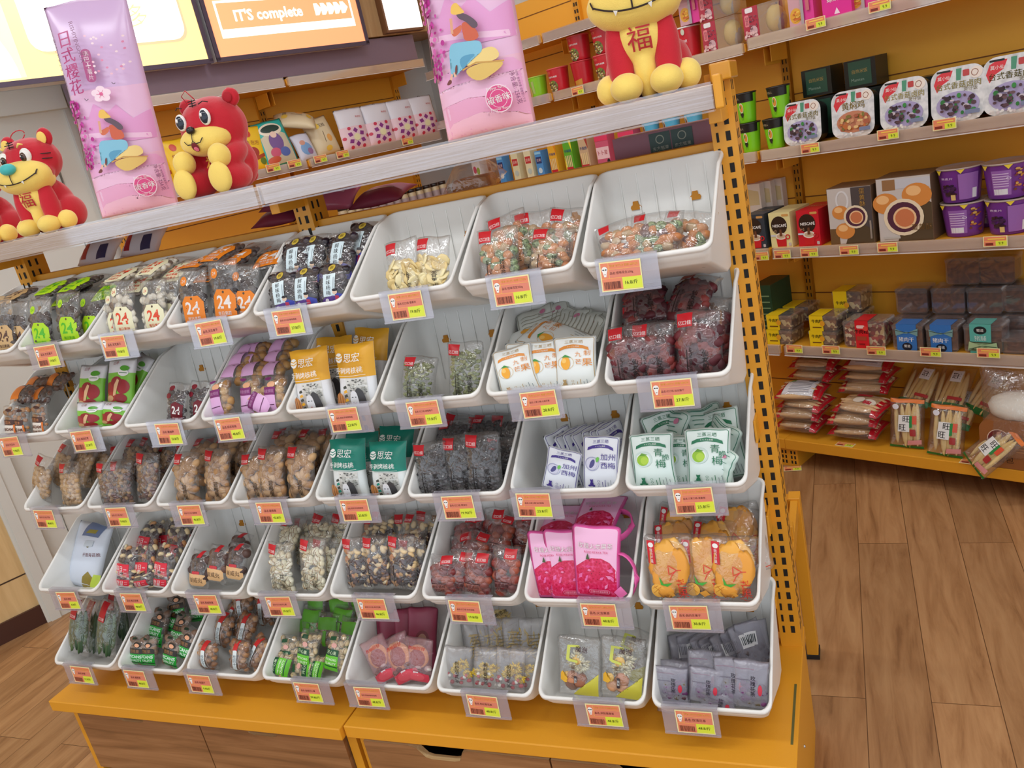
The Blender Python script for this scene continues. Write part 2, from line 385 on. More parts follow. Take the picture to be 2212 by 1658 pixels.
shelf_unit('orange wall shelving with food trays, pastry boxes and bread', 'orange wall shelving', room(-0.885, BF, 0), ROTR, 0.98, [0.508, 0.907, 1.28, 1.678], DEP, True, 1)
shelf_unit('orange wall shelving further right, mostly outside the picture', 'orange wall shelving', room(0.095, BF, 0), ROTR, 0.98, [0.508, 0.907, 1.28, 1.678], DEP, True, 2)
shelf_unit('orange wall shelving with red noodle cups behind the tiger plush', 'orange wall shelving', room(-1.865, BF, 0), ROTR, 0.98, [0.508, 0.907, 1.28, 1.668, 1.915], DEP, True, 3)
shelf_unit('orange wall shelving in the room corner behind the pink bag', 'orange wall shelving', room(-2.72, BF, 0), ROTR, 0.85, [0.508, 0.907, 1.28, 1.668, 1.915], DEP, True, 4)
LF = -2.72
def lroom(s, d, z): return RA*(LF-d)+RN*s+Vector((0, 0, z))        # along the left wall: s towards the corner, d into the wall
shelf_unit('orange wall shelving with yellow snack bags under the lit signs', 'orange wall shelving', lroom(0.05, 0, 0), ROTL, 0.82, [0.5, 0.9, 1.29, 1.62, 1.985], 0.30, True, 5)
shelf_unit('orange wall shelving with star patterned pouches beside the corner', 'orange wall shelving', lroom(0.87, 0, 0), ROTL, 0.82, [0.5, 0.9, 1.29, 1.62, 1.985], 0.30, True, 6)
# wood cladding above the shelves in the corner and fascia under the signs, with the shade there put into its colour
mb = MB(); mb.box((0, 0, 0), (0.62, 0.3, 0.85), wood('column_wood', [(0.3, (168, 132, 88)), (0.6, (190, 154, 108)), (0.8, (202, 170, 126))], axis=2, scale=10, stretch=12))
o = mb.build('trim_2', loc=lroom(1.37, 0.03, 2.125), rz=ROTL); tag(o, kind='structure')
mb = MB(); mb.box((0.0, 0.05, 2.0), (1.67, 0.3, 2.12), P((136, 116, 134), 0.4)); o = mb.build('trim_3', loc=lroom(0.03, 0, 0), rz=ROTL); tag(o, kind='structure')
# lit signs over the left shelves
SW = glow('sign_white', (255, 255, 250), 2.1)
def sign(name, label, s0, s1, z0, z1, face, gfx, dep=0.12):
    t = empty(name, lroom(s0, -0.02, z0), ROTL, label, 'sign')
    w_, h_ = s1-s0, z1-z0
    a = MB(); a.box((0, 0, 0), (w_, dep, h_), P((225, 224, 226), 0.4)); a.build('casing', t)
    a = MB()
    for b in (((-0.006, -0.008, -0.006), (w_+0.006, 0, 0.012)), ((-0.006, -0.008, h_-0.012), (w_+0.006, 0, h_+0.006)), ((-0.006, -0.008, 0), (0.012, 0, h_)), ((w_-0.012, -0.008, 0), (w_+0.006, 0, h_))):
        a.box(b[0], b[1], P((98, 84, 100), 0.25, metal=0.6))
    a.build('frame', t)
    a = MB(); a.box((0.008, -0.003, 0.008), (w_-0.008, -0.0005, h_-0.008), face)
    draw(a, gfx, flat((0, -0.003, 0), (1, 0, 0), (0, 0, 1), (0, -1, 0)), step=0.5); a.build('lit_panel', t)
YL = glow('sign_yellow', (255, 224, 150), 1.45); YP = glow('sign_pale', (255, 246, 176), 1.6); OG = glow('sign_orange', (248, 166, 116), 1.5); PK = glow('sign_peach', (246, 180, 140), 1.5)
sign('light_box_sign', 'yellow light box sign with white rounded panel over the shelves', -0.42, 0.545, 2.09, 2.62, YL,
     [('p', [(0.02, 0.02), (0.24, 0.02), (0.24, 0.5), (0.02, 0.5)], YP), ('p', [(0.02, 0.02)]+ell(0.02, 0.02, 0.20, 0.26, 0, 90, 12), SW), ('rr', 0.30, 0.09, 0.90, 0.5, 0.05, PK), ('rr', 0.29, 0.10, 0.89, 0.51, 0.05, SW),
      ('t', '喜事多', 0.62, 0.2, 0.085, YL), ('t', '自由谷', 0.62, 0.34, 0.085, YL)])
def chev(x, z, s, c): return ('p', [(x, z), (x+s*.45, z), (x+s*.95, z+s*.6), (x+s*.45, z+s*1.2), (x, z+s*1.2), (x+s*.5, z+s*.6)], c)
sign('light_box_sign', "orange light box sign reading IT'S complete with arrows", 0.575, 1.36, 2.09, 2.62, OG,
     [('r', 0.05, 0.085, 0.74, 0.235, SW), ('r', 0.06, 0.12, 0.73, 0.225, OG), ('t', "IT'S complete", 0.30, 0.165, 0.062, SW, {'b': 0.03, 'fit': 0.43})]
     + [chev(0.535+i*0.036, 0.145, 0.042, SW) for i in range(5)] + [('t', '就是有零食', 0.39, 0.32, 0.11, SW, {'b': 0.03}), ('rr', 0.50, 0.27, 0.70, 0.30, 0.01, SW)])
t = empty('wall_lamp', lroom(1.50, -0.01, 2.13), ROTL, 'bright white light panel beside the wood column in the corner', 'lamp')
a = MB(); a.box((0, 0, 0), (0.24, 0.04, 0.62), P((120, 80, 50), 0.5)); a.build('frame', t)
a = MB(); a.box((0.012, -0.004, 0.012), (0.228, 0.0, 0.608), SW); a.build('lit_panel', t)
# ================================================================ the display rack
ROWY = {1: -0.0143, 2: -0.0068, 3: 0.0, 4: -0.0526, 5: -0.0943}
ROWZ = {1: 1.3042, 2: 1.0731, 3: 0.85, 4: 0.623, 5: 0.4073}
PITCHX = 0.25; BW = 0.2355
RAILW = wood('pale_streaked_strip', [(0.3, (178, 146, 116)), (0.5, (204, 180, 160)), (0.62, (220, 206, 204)), (0.8, (190, 160, 134))], axis=0, scale=30, stretch=60, rough=0.14)
rack = empty('display_rack', (-0.97, 0.27, 0), 0, 'orange slotted metal display rack holding five rows of white snack bins', 'rack')
def rk(mb, name, bevel=0.0015):
    o = mb.build(name, rack, bevel=bevel); o.location = (0.97, -0.27, 0); return o
for x in (-1.95, -0.97, 0.012):
    a = MB(); zt_ = 1.575 if x > 0 else 1.52; a.box((x-0.024, 0.25, 0.302), (x+0.022, 0.32, zt_), PAINT); z = 0.34
    while z < zt_-0.02:
        for dx, wd in ((-0.016, 0.005), (0.002, 0.009)): a.box((x+dx, 0.2494, z), (x+dx+wd, 0.25, z+0.018), DARK)
        for dy in (0.262, 0.285): a.box((x+0.022, dy, z), (x+0.0226, dy+0.007, z+0.018), DARK)
        z += 0.03
    rk(a, 'slotted_post', 0.001)
a = MB(); a.box((-1.93, 0.279, 0.32), (-0.012, 0.287, 1.40), PAINT)
for z in (0.62, 0.92, 1.19): a.box((-1.93, 0.2785, z), (0, 0.279, z+0.003), P((130, 80, 20), 0.7))
rk(a, 'back_panel')
a = MB(); a.box((-1.93, 0.268, 1.425), (-0.006, 0.30, 1.452), PAINT); rk(a, 'top_beam')
for r in (1, 2, 3, 4, 5):
    a = MB(); z = ROWZ[r]+0.06; y = ROWY[r]+0.268; a.box((-1.98, y, z-0.012), (0.0, y+0.014, z+0.012), PAINT)
    for x in (-1.94, -1.2, -0.62, -0.04): a.box((x-0.01, y+0.01, z-0.008), (x+0.01, 0.29, z+0.008), PAINT)
    rk(a, 'bin_rail')
a = MB(); a.box((-1.95, 0.30, 1.405), (0.0, 0.64, 1.43), PAINT); rk(a, 'rear_shelf', 0.002)
for x0, x1 in ((-1.99, -0.972), (-0.968, 0.02)):
    a = MB(); a.box((x0, 0.125, 1.522), (x1, 0.43, 1.557), TAN); s = rk(a, 'top_shelf', 0.002)
    a = MB(); a.box((x0+0.002, 0.104, 1.518), (x1-0.002, 0.1065, 1.562), ACRYL); a.box((x0+0.002, 0.104, 1.512), (x1-0.002, 0.125, 1.5155), ACRYL)
    a.box((x0+0.002, 0.118, 1.5165), (x1-0.002, 0.1245, 1.5555), RAILW)
    o = a.build('price_rail', s)
for x in (-1.95, -0.97, 0.012):
    a = MB(); a.prism([(x-0.012, 1.515), (x+0.012, 1.515), (x+0.012, 1.49), (x-0.012, 1.49)], 0.15, 0.262, PAINT); rk(a, 'shelf_bracket')
a = MB(); a.box((0.021, 0.10, 1.515), (0.036, 0.13, 1.572), PAINT); rk(a, 'rail_bracket', 0.003)
a = MB(); a.box((0.004, 0.21, 1.56), (0.042, 0.33, 1.592), P((214, 150, 40), 0.25)); rk(a, 'end_cap', 0.003)
for x in (-1.99, 0.006):
    a = MB(); a.box((x, 0.60, 0.012), (x+0.03, 0.645, 0.50), PAINT); a.box((x-0.003, 0.597, 0), (x+0.033, 0.648, 0.014), P((30, 32, 34), 0.5)); rk(a, 'rear_leg')
for x in (-1.985, 0.012):
    a = MB(); a.box((x, 0.318, 0.455), (x+0.018, 0.602, 0.495), PAINT); a.box((x, 0.40, 0.495), (x+0.018, 0.43, 0.53), PAINT); rk(a, 'end_brace')
a = MB(); a.box((-1.97, 0.606, 0.455), (0.012, 0.64, 0.495), PAINT); rk(a, 'rear_rail')
for z in (0.64, 0.86): 
    a = MB(); a.box((-0.001, 0.20, z-0.02), (0.004, 0.26, z+0.03), PAINT); rk(a, 'hook_tab')
# base cabinets with a yellow deck and wooden drawers
def cabinet(x0, x1, dy, label, pulled):
    t = empty('base_cabinet', (x0, 0, 0), 0, label, 'cabinet', None); wd = x1-x0
    a = MB(); a.box((0, -0.135+dy, 0.268), (wd, 0.33, 0.302), PAINT); a.build('deck_top', t, bevel=0.0025)
    a = MB(); a.box((0.004, -0.085, 0.0), (0.03, 0.33, 0.268), PAINT); a.box((wd-0.03, -0.085, 0.0), (wd-0.004, 0.33, 0.268), PAINT)
    a.box((0.03, 0.3, 0.03), (wd-0.03, 0.31, 0.268), DARK); a.box((0.03, -0.07, 0.01), (wd-0.03, 0.3, 0.03), DARK); a.build('carcass', t)
    if pulled:
        for y, z in ((0.06, 0.19), (0.02, 0.15)):
            s_ = MB(); s_.ball((wd-0.003, y, z), (.003, .004, .004), P((210, 210, 212), .25, metal=.9), None, 10, 6); s_.build('screw', t)
        s_ = MB(); s_.box((wd-0.014, -0.06, 0.3015), (wd-0.009, 0.12, 0.3026), P((96, 96, 50), .6)); s_.build('slot', t)
    n = 2; pw = (wd-0.068)/n
    for i in range(n):
        p = 0.034+i*pw+0.002; q = p+pw-0.004; m = (p+q)/2+(-0.03 if pulled else -0.02); T = 0.252; c = 0.034
        top = [(p, T), (m-0.085, T), (m-0.065, T-0.006), (m-0.045, T-c+0.004), (m-0.03, T-c), (m+0.03, T-c), (m+0.045, T-c+0.004), (m+0.056, T-0.006), (m+0.07, T), (q, T)]
        f = -0.112 if pulled else -0.095
        a = MB(); a.prism([(p, 0.035), (q, 0.035)]+top[::-1], f, f+0.016, WALNUT); dr = a.build('drawer', t)
        a = MB(); k = len(top)
        a.add([(x, f-0.0005, z+0.0008) for x, z in top]+[(x, f+0.0165, z+0.0008) for x, z in top], [(j, j+1, j+1+k, j+k) for j in range(k-1)], PLY); a.build('edge_band', dr)
    return t
cabinet(-2.01, -1.006, 0.0, 'wooden base cabinet with yellow deck under the okra bin', False)
cabinet(-1.002, 0.036, 0.012, 'wooden base cabinet with yellow deck under the rose tea bin, drawers pulled out', True)
# ================================================================ bins
RIM = [(0, 0), (0.165, 0.098), (0.20, 0.117), (0.27, 0.132)]
def rimz(y):
    for (a, b), (c, d) in zip(RIM, RIM[1:]):
        if y <= c: return b+(d-b)*(max(y, 0)-a)/(c-a)
    return RIM[-1][1]
def binloop(x0, x1, y0, y1, r, n=5, side=9):
    pts = []
    cs = [(x1[0]-r, y0+r, -90), (x1[1]-r, y1-r, 0), (x0[1]+r, y1-r, 90), (x0[0]+r, y0+r, 180)]
    for i, (cx, cy, a) in enumerate(cs):
        pts += [(cx+r*math.cos(math.radians(a+90*k/n)), cy+r*math.sin(math.radians(a+90*k/n))) for k in range(n+1)]
        nx, ny, na = cs[(i+1) % 4]; p = pts[-1]; q = (nx+r*math.cos(math.radians(na)), ny+r*math.sin(math.radians(na)))
        pts += [(p[0]+(q[0]-p[0])*k/side, p[1]+(q[1]-p[1])*k/side) for k in range(1, side)]
    return pts
def bfloor(y): return -0.032-0.34*(min(max(y, 0.016), 0.19)-0.016)
def bin_mesh():
    mb = MB(); F, B = BW/2, 0.1235
    bot = lambda e: [(x, y, bfloor(y)+e) for x, y in binloop((-0.108+e, -0.114+e), (0.108-e, 0.114-e), 0.016+e, 0.254-e, 0.02)]
    def top(e, dz=0): return [(x, y, rimz((y-e)/(0.27-2*e)*0.27)+dz) for x, y in binloop((-F+e, -B+e), (F-e, B-e), e, 0.27-e, 0.02)]
    def mixl(a, b, t, bul=0): return [tuple(p+(q-p)*t for p, q in zip(u, v)) for u, v in zip(a, b)]
    inset = lambda L, k, dz: [(p[0]*(1-k), 0.135+(p[1]-0.135)*(1-k), bfloor(0.135+(p[1]-0.135)*(1-k))+dz) for p in L]
    b0 = bot(0)
    L = [inset(b0, .35, 0), inset(b0, .10, 0), [(p[0]*.985, 0.135+(p[1]-0.135)*.985, p[2]+.001) for p in b0], [(p[0], p[1], p[2]+.006) for p in b0], mixl(b0, top(0.004, -0.012), 0.5), top(0.004, -0.012), top(0.0045, -0.009), top(-0.0005, -0.009), top(-0.001, -0.004), top(0.0, 0), top(0.003, 0.0006), top(0.0055, -0.002),
         mixl(bot(0.003), top(0.0055, -0.002), 0.5), bot(0.003), inset(bot(0.003), .10, .0035), inset(bot(0.003), .35, .0035)]
    n = len(L[0]); vs = [p for l in L for p in l]; fs = []
    for j in range(len(L)-1): fs += [(j*n+i, j*n+(i+1) % n, (j+1)*n+(i+1) % n, (j+1)*n+i) for i in range(n)]
    fs += [tuple(range(n))[::-1], tuple(range((len(L)-1)*n, len(L)*n))]
    mb.add(vs, fs, BINM, True)
    for i in range(6):          # moulded ribs on the back and side walls
        x = -0.085+i*0.034; 
        mb.add([(x-.0013, 0.2475, -0.04), (x+.0013, 0.2475, -0.04), (x+.0013, 0.2625, 0.118), (x-.0013, 0.2625, 0.118), (x-.0013, 0.25, -0.04), (x+.0013, 0.25, -0.04), (x+.0013, 0.265, 0.118), (x-.0013, 0.265, 0.118)],
               [(0, 1, 2, 3), (0, 3, 7, 4), (1, 5, 6, 2)], BINM)
    for sx in (-1, 1):
        for y in (0.11, 0.16, 0.21):
            x0 = 0.1085; x1 = 0.1150; zt = rimz(y)-0.03
            mb.add([(sx*x0, y-.001, -0.045), (sx*x0, y+.001, -0.045), (sx*x1, y+.012, zt), (sx*x1, y+.010, zt)], [(0, 1, 2, 3)], BINM)
    return mb.mesh('snack_bin')
def hook_mesh():
    mb = MB(); pts = [(-0.011, 0), (-0.009, -0.005), (0.009, -0.005), (0.011, 0), (0.009, 0.004), (0.006, 0.005), (0.005, 0.012), (-0.005, 0.012), (-0.006, 0.005), (-0.009, 0.004)]
    mb.prism(pts, -0.0008, 0.006, P((196, 128, 22), 0.5)); return mb.mesh('hook')
BINME = bin_mesh(); HOOKME = hook_mesh()
CONT = {}   # (row, col) -> what the bin holds, filled by the stock list
def xcol(c): return -(c-1)*PITCHX-BW/2
def make_bin(r, c):
    o = link('snack_bin', BINME); o.location = (xcol(c), ROWY[r], ROWZ[r])
    tag(o, 'white plastic bin holding %s' % CONT[(r, c)], 'bin', 'white snack bins')
    for x in (-0.06, 0.06):
        h = link('hook', HOOKME, o); h.location = (x, 0.2572, 0.052)
    return o
# ================================================================ price tags
TAGX = {1: [1354, 1112, 875, 616, 453, 256, 98, None], 2: [1444, 1158, 907, 753, 503, 357, 184, 27], 3: [1505, 1159, 989, 773, 583, 407, 258, 100],
        4: [1497, 1306, 1016, 809, 602, 441, 285, 139], 5: [1493, 1297, 1051, 791, 675, 436, 300, 170]}
TAGY = {1: [583, 625, 655, 680, 719, 749, 774, 0], 2: [857, 879, 889, 902, 921, 933, 945, 958], 3: [1078, 1090, 1097, 1104, 1109, 1113, 1117, 1120],
        4: [1338, 1326, 1323, 1314, 1308, 1304, 1301, 1291], 5: [1565, 1546, 1534, 1506, 1500, 1478, 1467, 1453]}
PRICE = {1: ['16.8/斤', '16.8/斤', '19.8/斤', '27.8/斤', '19.8/斤', '19.8/斤', '19.8/斤', ''], 2: ['27.8/斤', '28.8/斤', '19.8/斤', '23.8/斤', '48.8/斤', '22.8/斤', '22.8/斤', '9.90/斤'],
         3: ['23.8/斤', '23.8/斤', '19.90/斤', '23.8/斤', '42.8/斤', '46.8/斤', '9.90/斤', '48.8/斤'], 4: ['38.8/斤', '48.8/斤', '19.8/份', '46.8/斤', '39.8/斤', '48.8/斤', '48.8/斤', '6.9/斤'],
         5: ['48.8/斤', '48.8/斤', '48.8/斤', '48.8/斤', '39.80/斤', '9.90/斤', '48.8/斤', '12.9/斤']}
PNAME = {1: ['怪味花生250g', '怪味花生250g', '亿口佳 香蕉片', '亿口佳·鲜味杨梅', '无花果干', '无花果干', '无花果干', ''], 2: ['亿口佳-仙女酸干', '三蒸三晒-九制芒果', '亿口佳 绿葡萄干', '思宏手剥烤核桃', '纸皮核桃', '蔓越莓', '和田红枣', '巴旦木'],
         3: ['三蒸三晒-青脆梅', '三蒸三晒 加州西梅', '亿口佳 黑加仑', '思宏手剥烤核桃', '碧根果', '亿口佳 碧根果', '亿口佳 杏仁', '亿口佳 花生'], 4: ['我的芒果干', '火龙果茶', '亿口佳·台式话梅', '亿口佳-每日坚果', '亿口佳开心果', '夏威夷果', '每日坚果', '海苔'],
         5: ['玫瑰花茶', '凤梨翡翠茶', '枸杞菊花茶', '西柚凤梨百香果', '盐焗开心果', '桂圆干', '碧根果', '秋葵']}
CARD = (234, 140, 104); CREAM = (244, 236, 178); YCARD = (250, 206, 92); LIME = (222, 236, 70)
def tag_mesh(r, c):
    a = MB(); rnd = random.Random(r*10+c); W_, H_ = 0.075, 0.053
    S = flat((-W_/2, 0, -H_/2), (W_, 0, 0), (0, 0, W_), (0, -1, 0)); h = H_/W_
    a.add([S(0, 0), S(1, 0), S(1, h), S(0, h), S(0, 0, -0.0006), S(1, 0, -0.0006), S(1, h, -0.0006), S(0, h, -0.0006)], [(0, 1, 2, 3), (7, 6, 5, 4), (0, 4, 5, 1), (1, 5, 6, 2), (2, 6, 7, 3), (3, 7, 4, 0)], P(CREAM, 0.6))
    g = [('r', .03, .03, .97, h-.03, CARD), ('r', .22, .43*h+.02, .97, h*.74, (226, 136, 112)), ('r', .52, .03, .985, h*.44, LIME), ('r', .03, h*.435, .97, h*.445, YCARD), ('r', .215, h*.44, .223, h-.03, YCARD), ('r', .22, h*.735, .97, h*.745, YCARD)]
    g += [('e', .12, h*.74, .072, .075, (245, 245, 242)), ('p', [(.06, h*.70), (.18, h*.70), (.145, h*.5), (.095, h*.5)], (245, 245, 242)), ('e', .09, h*.74, .025, .014, (40, 38, 40)), ('e', .15, h*.74, .025, .014, (40, 38, 40)), ('e', .12, h*.58, .022, .008, (150, 60, 60))]
    g += [('t', '零食·欢乐分 甜蜜·甜饮乐', .59, h*.855, .085, YCARD, {'fit': .68, 'b': .015}), ('t', '品名:'+PNAME[r][c-1], .52, h*.60, .085, (96, 32, 34), {'fit': .56}), ('t', PRICE[r][c-1], .73, h*.26, .10, (70, 84, 20), {'fit': .36, 'b': .01})]
    x = .07
    while x < .47:
        wd = rnd.choice((.006, .009, .014)); g.append(('r', x, .06, x+wd, h*.33, (84, 30, 30))); x += wd+rnd.choice((.008, .012, .016))
    draw(a, g, S, step=1, eps=0.00025, gain=0.00004); return a
def make_tag(r, c):
    p = on_y(TAGX[r][c-1], TAGY[r][c-1], ROWY[r]-0.012); rnd = random.Random(r*31+c)
    t = empty('price_tag', (p.x, ROWY[r]-0.007, ROWZ[r]), 0, 'clear price tag holder clipped on the bin of %s' % CONT[(r, c)], 'price tag', 'price tags on the snack bins')
    a = MB(); a.box((-0.056, -0.0015, -0.058), (0.056, 0, 0.004), TAGP); a.box((-0.056, -0.004, -0.06), (0.056, 0.0005, -0.0565), TAGP); a.box((-0.056, -0.0015, 0.004), (0.056, 0.012, 0.0055), TAGP)
    t.rotation_euler = (math.radians(-4 if r < 4 else -2), 0, 0)
    a.build('holder', t)
    o = tag_mesh(r, c).build('price_card', t); o.location = (rnd.choice((-0.012, -0.006, 0.002, 0.008)), -0.0026, -0.0285); o.rotation_euler = (0, math.radians(rnd.uniform(-2, 2)), 0)
    return t
# ================================================================ bags
class Bag:
    """a pillow-shaped pouch standing on its bottom seal; front faces -y; U runs 0..1 across, V 0..H up (both in bag widths)"""
    def __init__(s, w, h, t, seed=0, pinch=0.05, nu=14, wr=1.0, low=0.0, round_=0.0, bottom=1.0, flare=0.0):
        s.w, s.h, s.t, s.H = w, h, t, h/w; rnd = random.Random(seed); s.nu = nu; s.nv = max(8, int(nu*s.H)); s.round = round_
        ph = [(rnd.uniform(0, 6.28), rnd.uniform(0, 6.28), rnd.uniform(2, 6), rnd.uniform(1, 5), rnd.uniform(.4, 1)) for _ in range(7)]
        bend = rnd.uniform(-.004, .008); sk = rnd.uniform(-.02, .02)
        s.G = []
        for j in range(s.nv+1):
            row = []; v = j/s.nv
            for i in range(nu+1):
                u = i/nu; a = 2*u-1; vv = v**(1-low*0.5)
                prof = max(0, 1-abs(a)**2.6)**0.7 * max(0, 1-abs(2*vv-1)**3.2)**0.7
                wrk = sum(k[4]*math.sin(k[0]+k[2]*3.0*u+k[3]*2*v)*math.cos(k[1]+k[3]*3.2*v-k[2]*u) for k in ph)/4
                edge = 1-prof
                y = -t*prof*(1-low*(v-.5)) - 0.0022*wr*wrk*(0.35+0.65*edge)*min(1, 6*v, 6*(1-v)) - bend*math.sin(math.pi*v)
                x = (u-.5)*w*(1-pinch*math.sin(math.pi*min(1, v*1.0))**1.0*(1-.3*edge)+flare*(1-v)) + sk*w*v*0.2
                z = v*h + 0.0012*wr*math.sin(ph[0][0]+9*u)*v
                if round_:
                    rr = round_; ex = max(0, abs(a)-(1-2*rr)); ez = max(0, abs(2*v-1)*s.H-(s.H-2*rr))
                    if ex > 0 and ez > 0:
                        q = math.hypot(ex, ez)/(2*rr)
                        if q > 1: x -= math.copysign(ex*(1-1/q), a)*w/2; z -= math.copysign(ez*(1-1/q), 2*v-1)*w/2
                row.append((x, y, z))
            s.G.append(row)
        s.bend = bend
    def S(s, U, V, off=0):
        u = min(max(U, 0), 1)*s.nu; v = min(max(V/s.H, 0), 1)*s.nv
        i = min(int(u), s.nu-1); j = min(int(v), s.nv-1); fu, fv = u-i, v-j
        a, b, c, d = s.G[j][i], s.G[j][i+1], s.G[j+1][i], s.G[j+1][i+1]
        p = [a[k]*(1-fu)*(1-fv)+b[k]*fu*(1-fv)+c[k]*(1-fu)*fv+d[k]*fu*fv for k in range(3)]
        return (p[0], p[1]-off, p[2])
    def sheet(s, mb, mat, back=0.6, matf=None, backmat=None):
        nu, nv = s.nu, s.nv; vs = [p for r in s.G for p in r]; idx = lambda i, j: j*(nu+1)+i
        bvs = []; bi = {}
        for j in range(nv+1):
            for i in range(nu+1):
                if i in (0, nu) or j in (0, nv): bi[(i, j)] = idx(i, j)
                else:
                    x, y, z = s.G[j][i]; b0 = -s.bend*math.sin(math.pi*j/nv); bi[(i, j)] = len(vs)+len(bvs); bvs.append((x, b0-(y-b0)*back+0.0004, z))
        vs = vs+bvs; o = len(mb.v); mb.v += vs
        for j in range(nv):
            for i in range(nu):
                m = matf((i+.5)/nu, (j+.5)/nv*s.H) if matf else mat
                mb.f.append(tuple(o+k for k in (idx(i, j), idx(i+1, j), idx(i+1, j+1), idx(i, j+1)))); mb.k.append(mb.mi(m)); mb.sm.append(True)
                mb.f.append(tuple(o+k for k in (bi[(i, j)], bi[(i, j+1)], bi[(i+1, j+1)], bi[(i+1, j)]))); mb.k.append(mb.mi(backmat or m)); mb.sm.append(True)
    def fill(s, mb, spec, seed):
        """contents: list of dict(n, r=(rx,ry,rz), cols, lo, hi, jit, up)"""
        rnd = random.Random(seed)
        for q in spec:
            placed = []
            for k in range(q['n']):
                best = None
                for _ in range(12):
                    U = rnd.uniform(q.get('x0', .12), q.get('x1', .88)); V = rnd.uniform(max(.10, q.get('lo', .06)), q.get('hi', .8))*s.H
                    d = min([math.hypot(U-a, V-b) for a, b in placed] or [9])
                    if best is None or d > best[0]: best = (d, U, V)
                _, U, V = best; placed.append((U, V)); p = s.S(U, V); sc = rnd.uniform(.85, 1.12); r = [e*sc for e in q['r']]
                b0 = -s.bend*math.sin(math.pi*V/s.H); dep = max(0, b0-p[1])
                y = b0-max(0, dep-min(r))*rnd.uniform(.45, 1.0)
                if q.get('up'): R = Matrix.Rotation(rnd.uniform(-.12, .12), 3, 'Y')
                else: R = Matrix.Rotation(rnd.uniform(-.5, .5), 3, 'X') @ Matrix.Rotation(rnd.uniform(0, 6.28), 3, 'Y')
                c = rnd.choice(q['cols']); m = c if not isinstance(c, tuple) else P(c, q.get('rough', .45))
                sh = q.get('shape', 'nut')
                if sh == 'nut': mb.ball((p[0], y, p[2]), r, m, R, q.get('seg', 9), q.get('ring', 6), q.get('jit', 0.05), rnd)
                elif sh == 'shell':          # a nut split along one side showing a dark slit
                    mb.ball((p[0], y, p[2]), r, m, R, 9, 6, .03, rnd); mb.ball(Vector((p[0], y-r[1]*.25, p[2]))+R @ Vector((0, 0, 0)), (r[0]*.95, r[1]*.9, r[2]*.16), P((150, 112, 66), .6), R, 8, 5)
                elif sh == 'mum':
                    for a in range(34):
                        t = a*2.399; k = rnd.uniform(.55, 1); d = Vector((math.cos(t)*r[0]*k, -r[1]*(1-k)*2.2, math.sin(t)*r[2]*k)); o_ = Vector((p[0], y, p[2])); w_ = Vector((-math.sin(t), 0, math.cos(t)))*r[0]*.11
                        mb.add([o_+d*.15-w_*.6, o_+d*.15+w_*.6, o_+d*.7+w_+Vector((0, -.001, 0)), o_+d+Vector((0, -.0004, 0)), o_+d*.7-w_+Vector((0, -.001, 0)), o_+d*.5+Vector((0, .002, 0))], [(0, 1, 5), (1, 2, 5), (2, 3, 5), (3, 4, 5), (4, 0, 5), (0, 4, 3, 2, 1)], P(rnd.choice(q['cols']), .5), True)
                elif sh == 'cashew':
                    pts = [Vector((p[0], y, p[2]))+R @ Vector((math.cos(a)*r[0], 0, math.sin(a)*r[0]*.8)) for a in [0.4+i*.5 for i in range(6)]]
                    mb.tube(pts, [r[1]*.5, r[1]*.9, r[1], r[1]*1.05, r[1]*.9, r[1]*.4], m, 7)
                elif sh == 'chip':
                    R2 = Matrix.Rotation(rnd.uniform(-.9, .9), 3, 'X') @ Matrix.Rotation(rnd.uniform(-.9, .9), 3, 'Z')
                    mb.ball((p[0], y, p[2]), (r[0], r[1], r[2]), m, R2, 10, 4, .03, rnd)
_art = {}
KIND = {}
def kind(key, w, h, t, look, name='snack_bag', cat='snack bag', base=None, matf=None, film=None, gfx=(), lab=(), cont=None, cname='contents', **kw):
    KIND[key] = dict(w=w, h=h, t=t, look=look, name=name, cat=cat, base=base, matf=matf, film=film, gfx=gfx, lab=lab, cont=cont, cname=cname, kw=kw)
def art(key, var):
    k = (key, var)
    if k in _art: return _art[k]
    q = KIND[key]; b = Bag(q['w'], q['h'], q['t'], seed=hash_s(key)+var*7, **q['kw']); out = []
    body = MB()
    if q['film']: b.sheet(body, q['film'])
    else:
        b.sheet(body, q['base'], matf=q['matf'], backmat=q.get('backmat')); draw(body, q['gfx'], b.S, **q.get('dk', {}))
    parts = []
    if q['cont']:
        c = MB(); b.fill(c, q['cont'], hash_s(key)+var); parts.append((q['cname'], c.mesh(q['cname'])))
    if q['lab']:
        groups = [[]]
        for g in q['lab']:
            if g == '|': groups.append([])
            else: groups[-1].append(g)
        for nm, gs in zip(('label', 'print', 'sticker', 'emblem'), groups):
            if gs: l = MB(); draw(l, gs, b.S, eps=0.0009); parts.append((nm, l.mesh(nm)))
    _art[k] = (body.mesh(q['name']), parts); return _art[k]
def hash_s(t): return sum((i+1)*ord(ch) for i, ch in enumerate(t)) % 9973
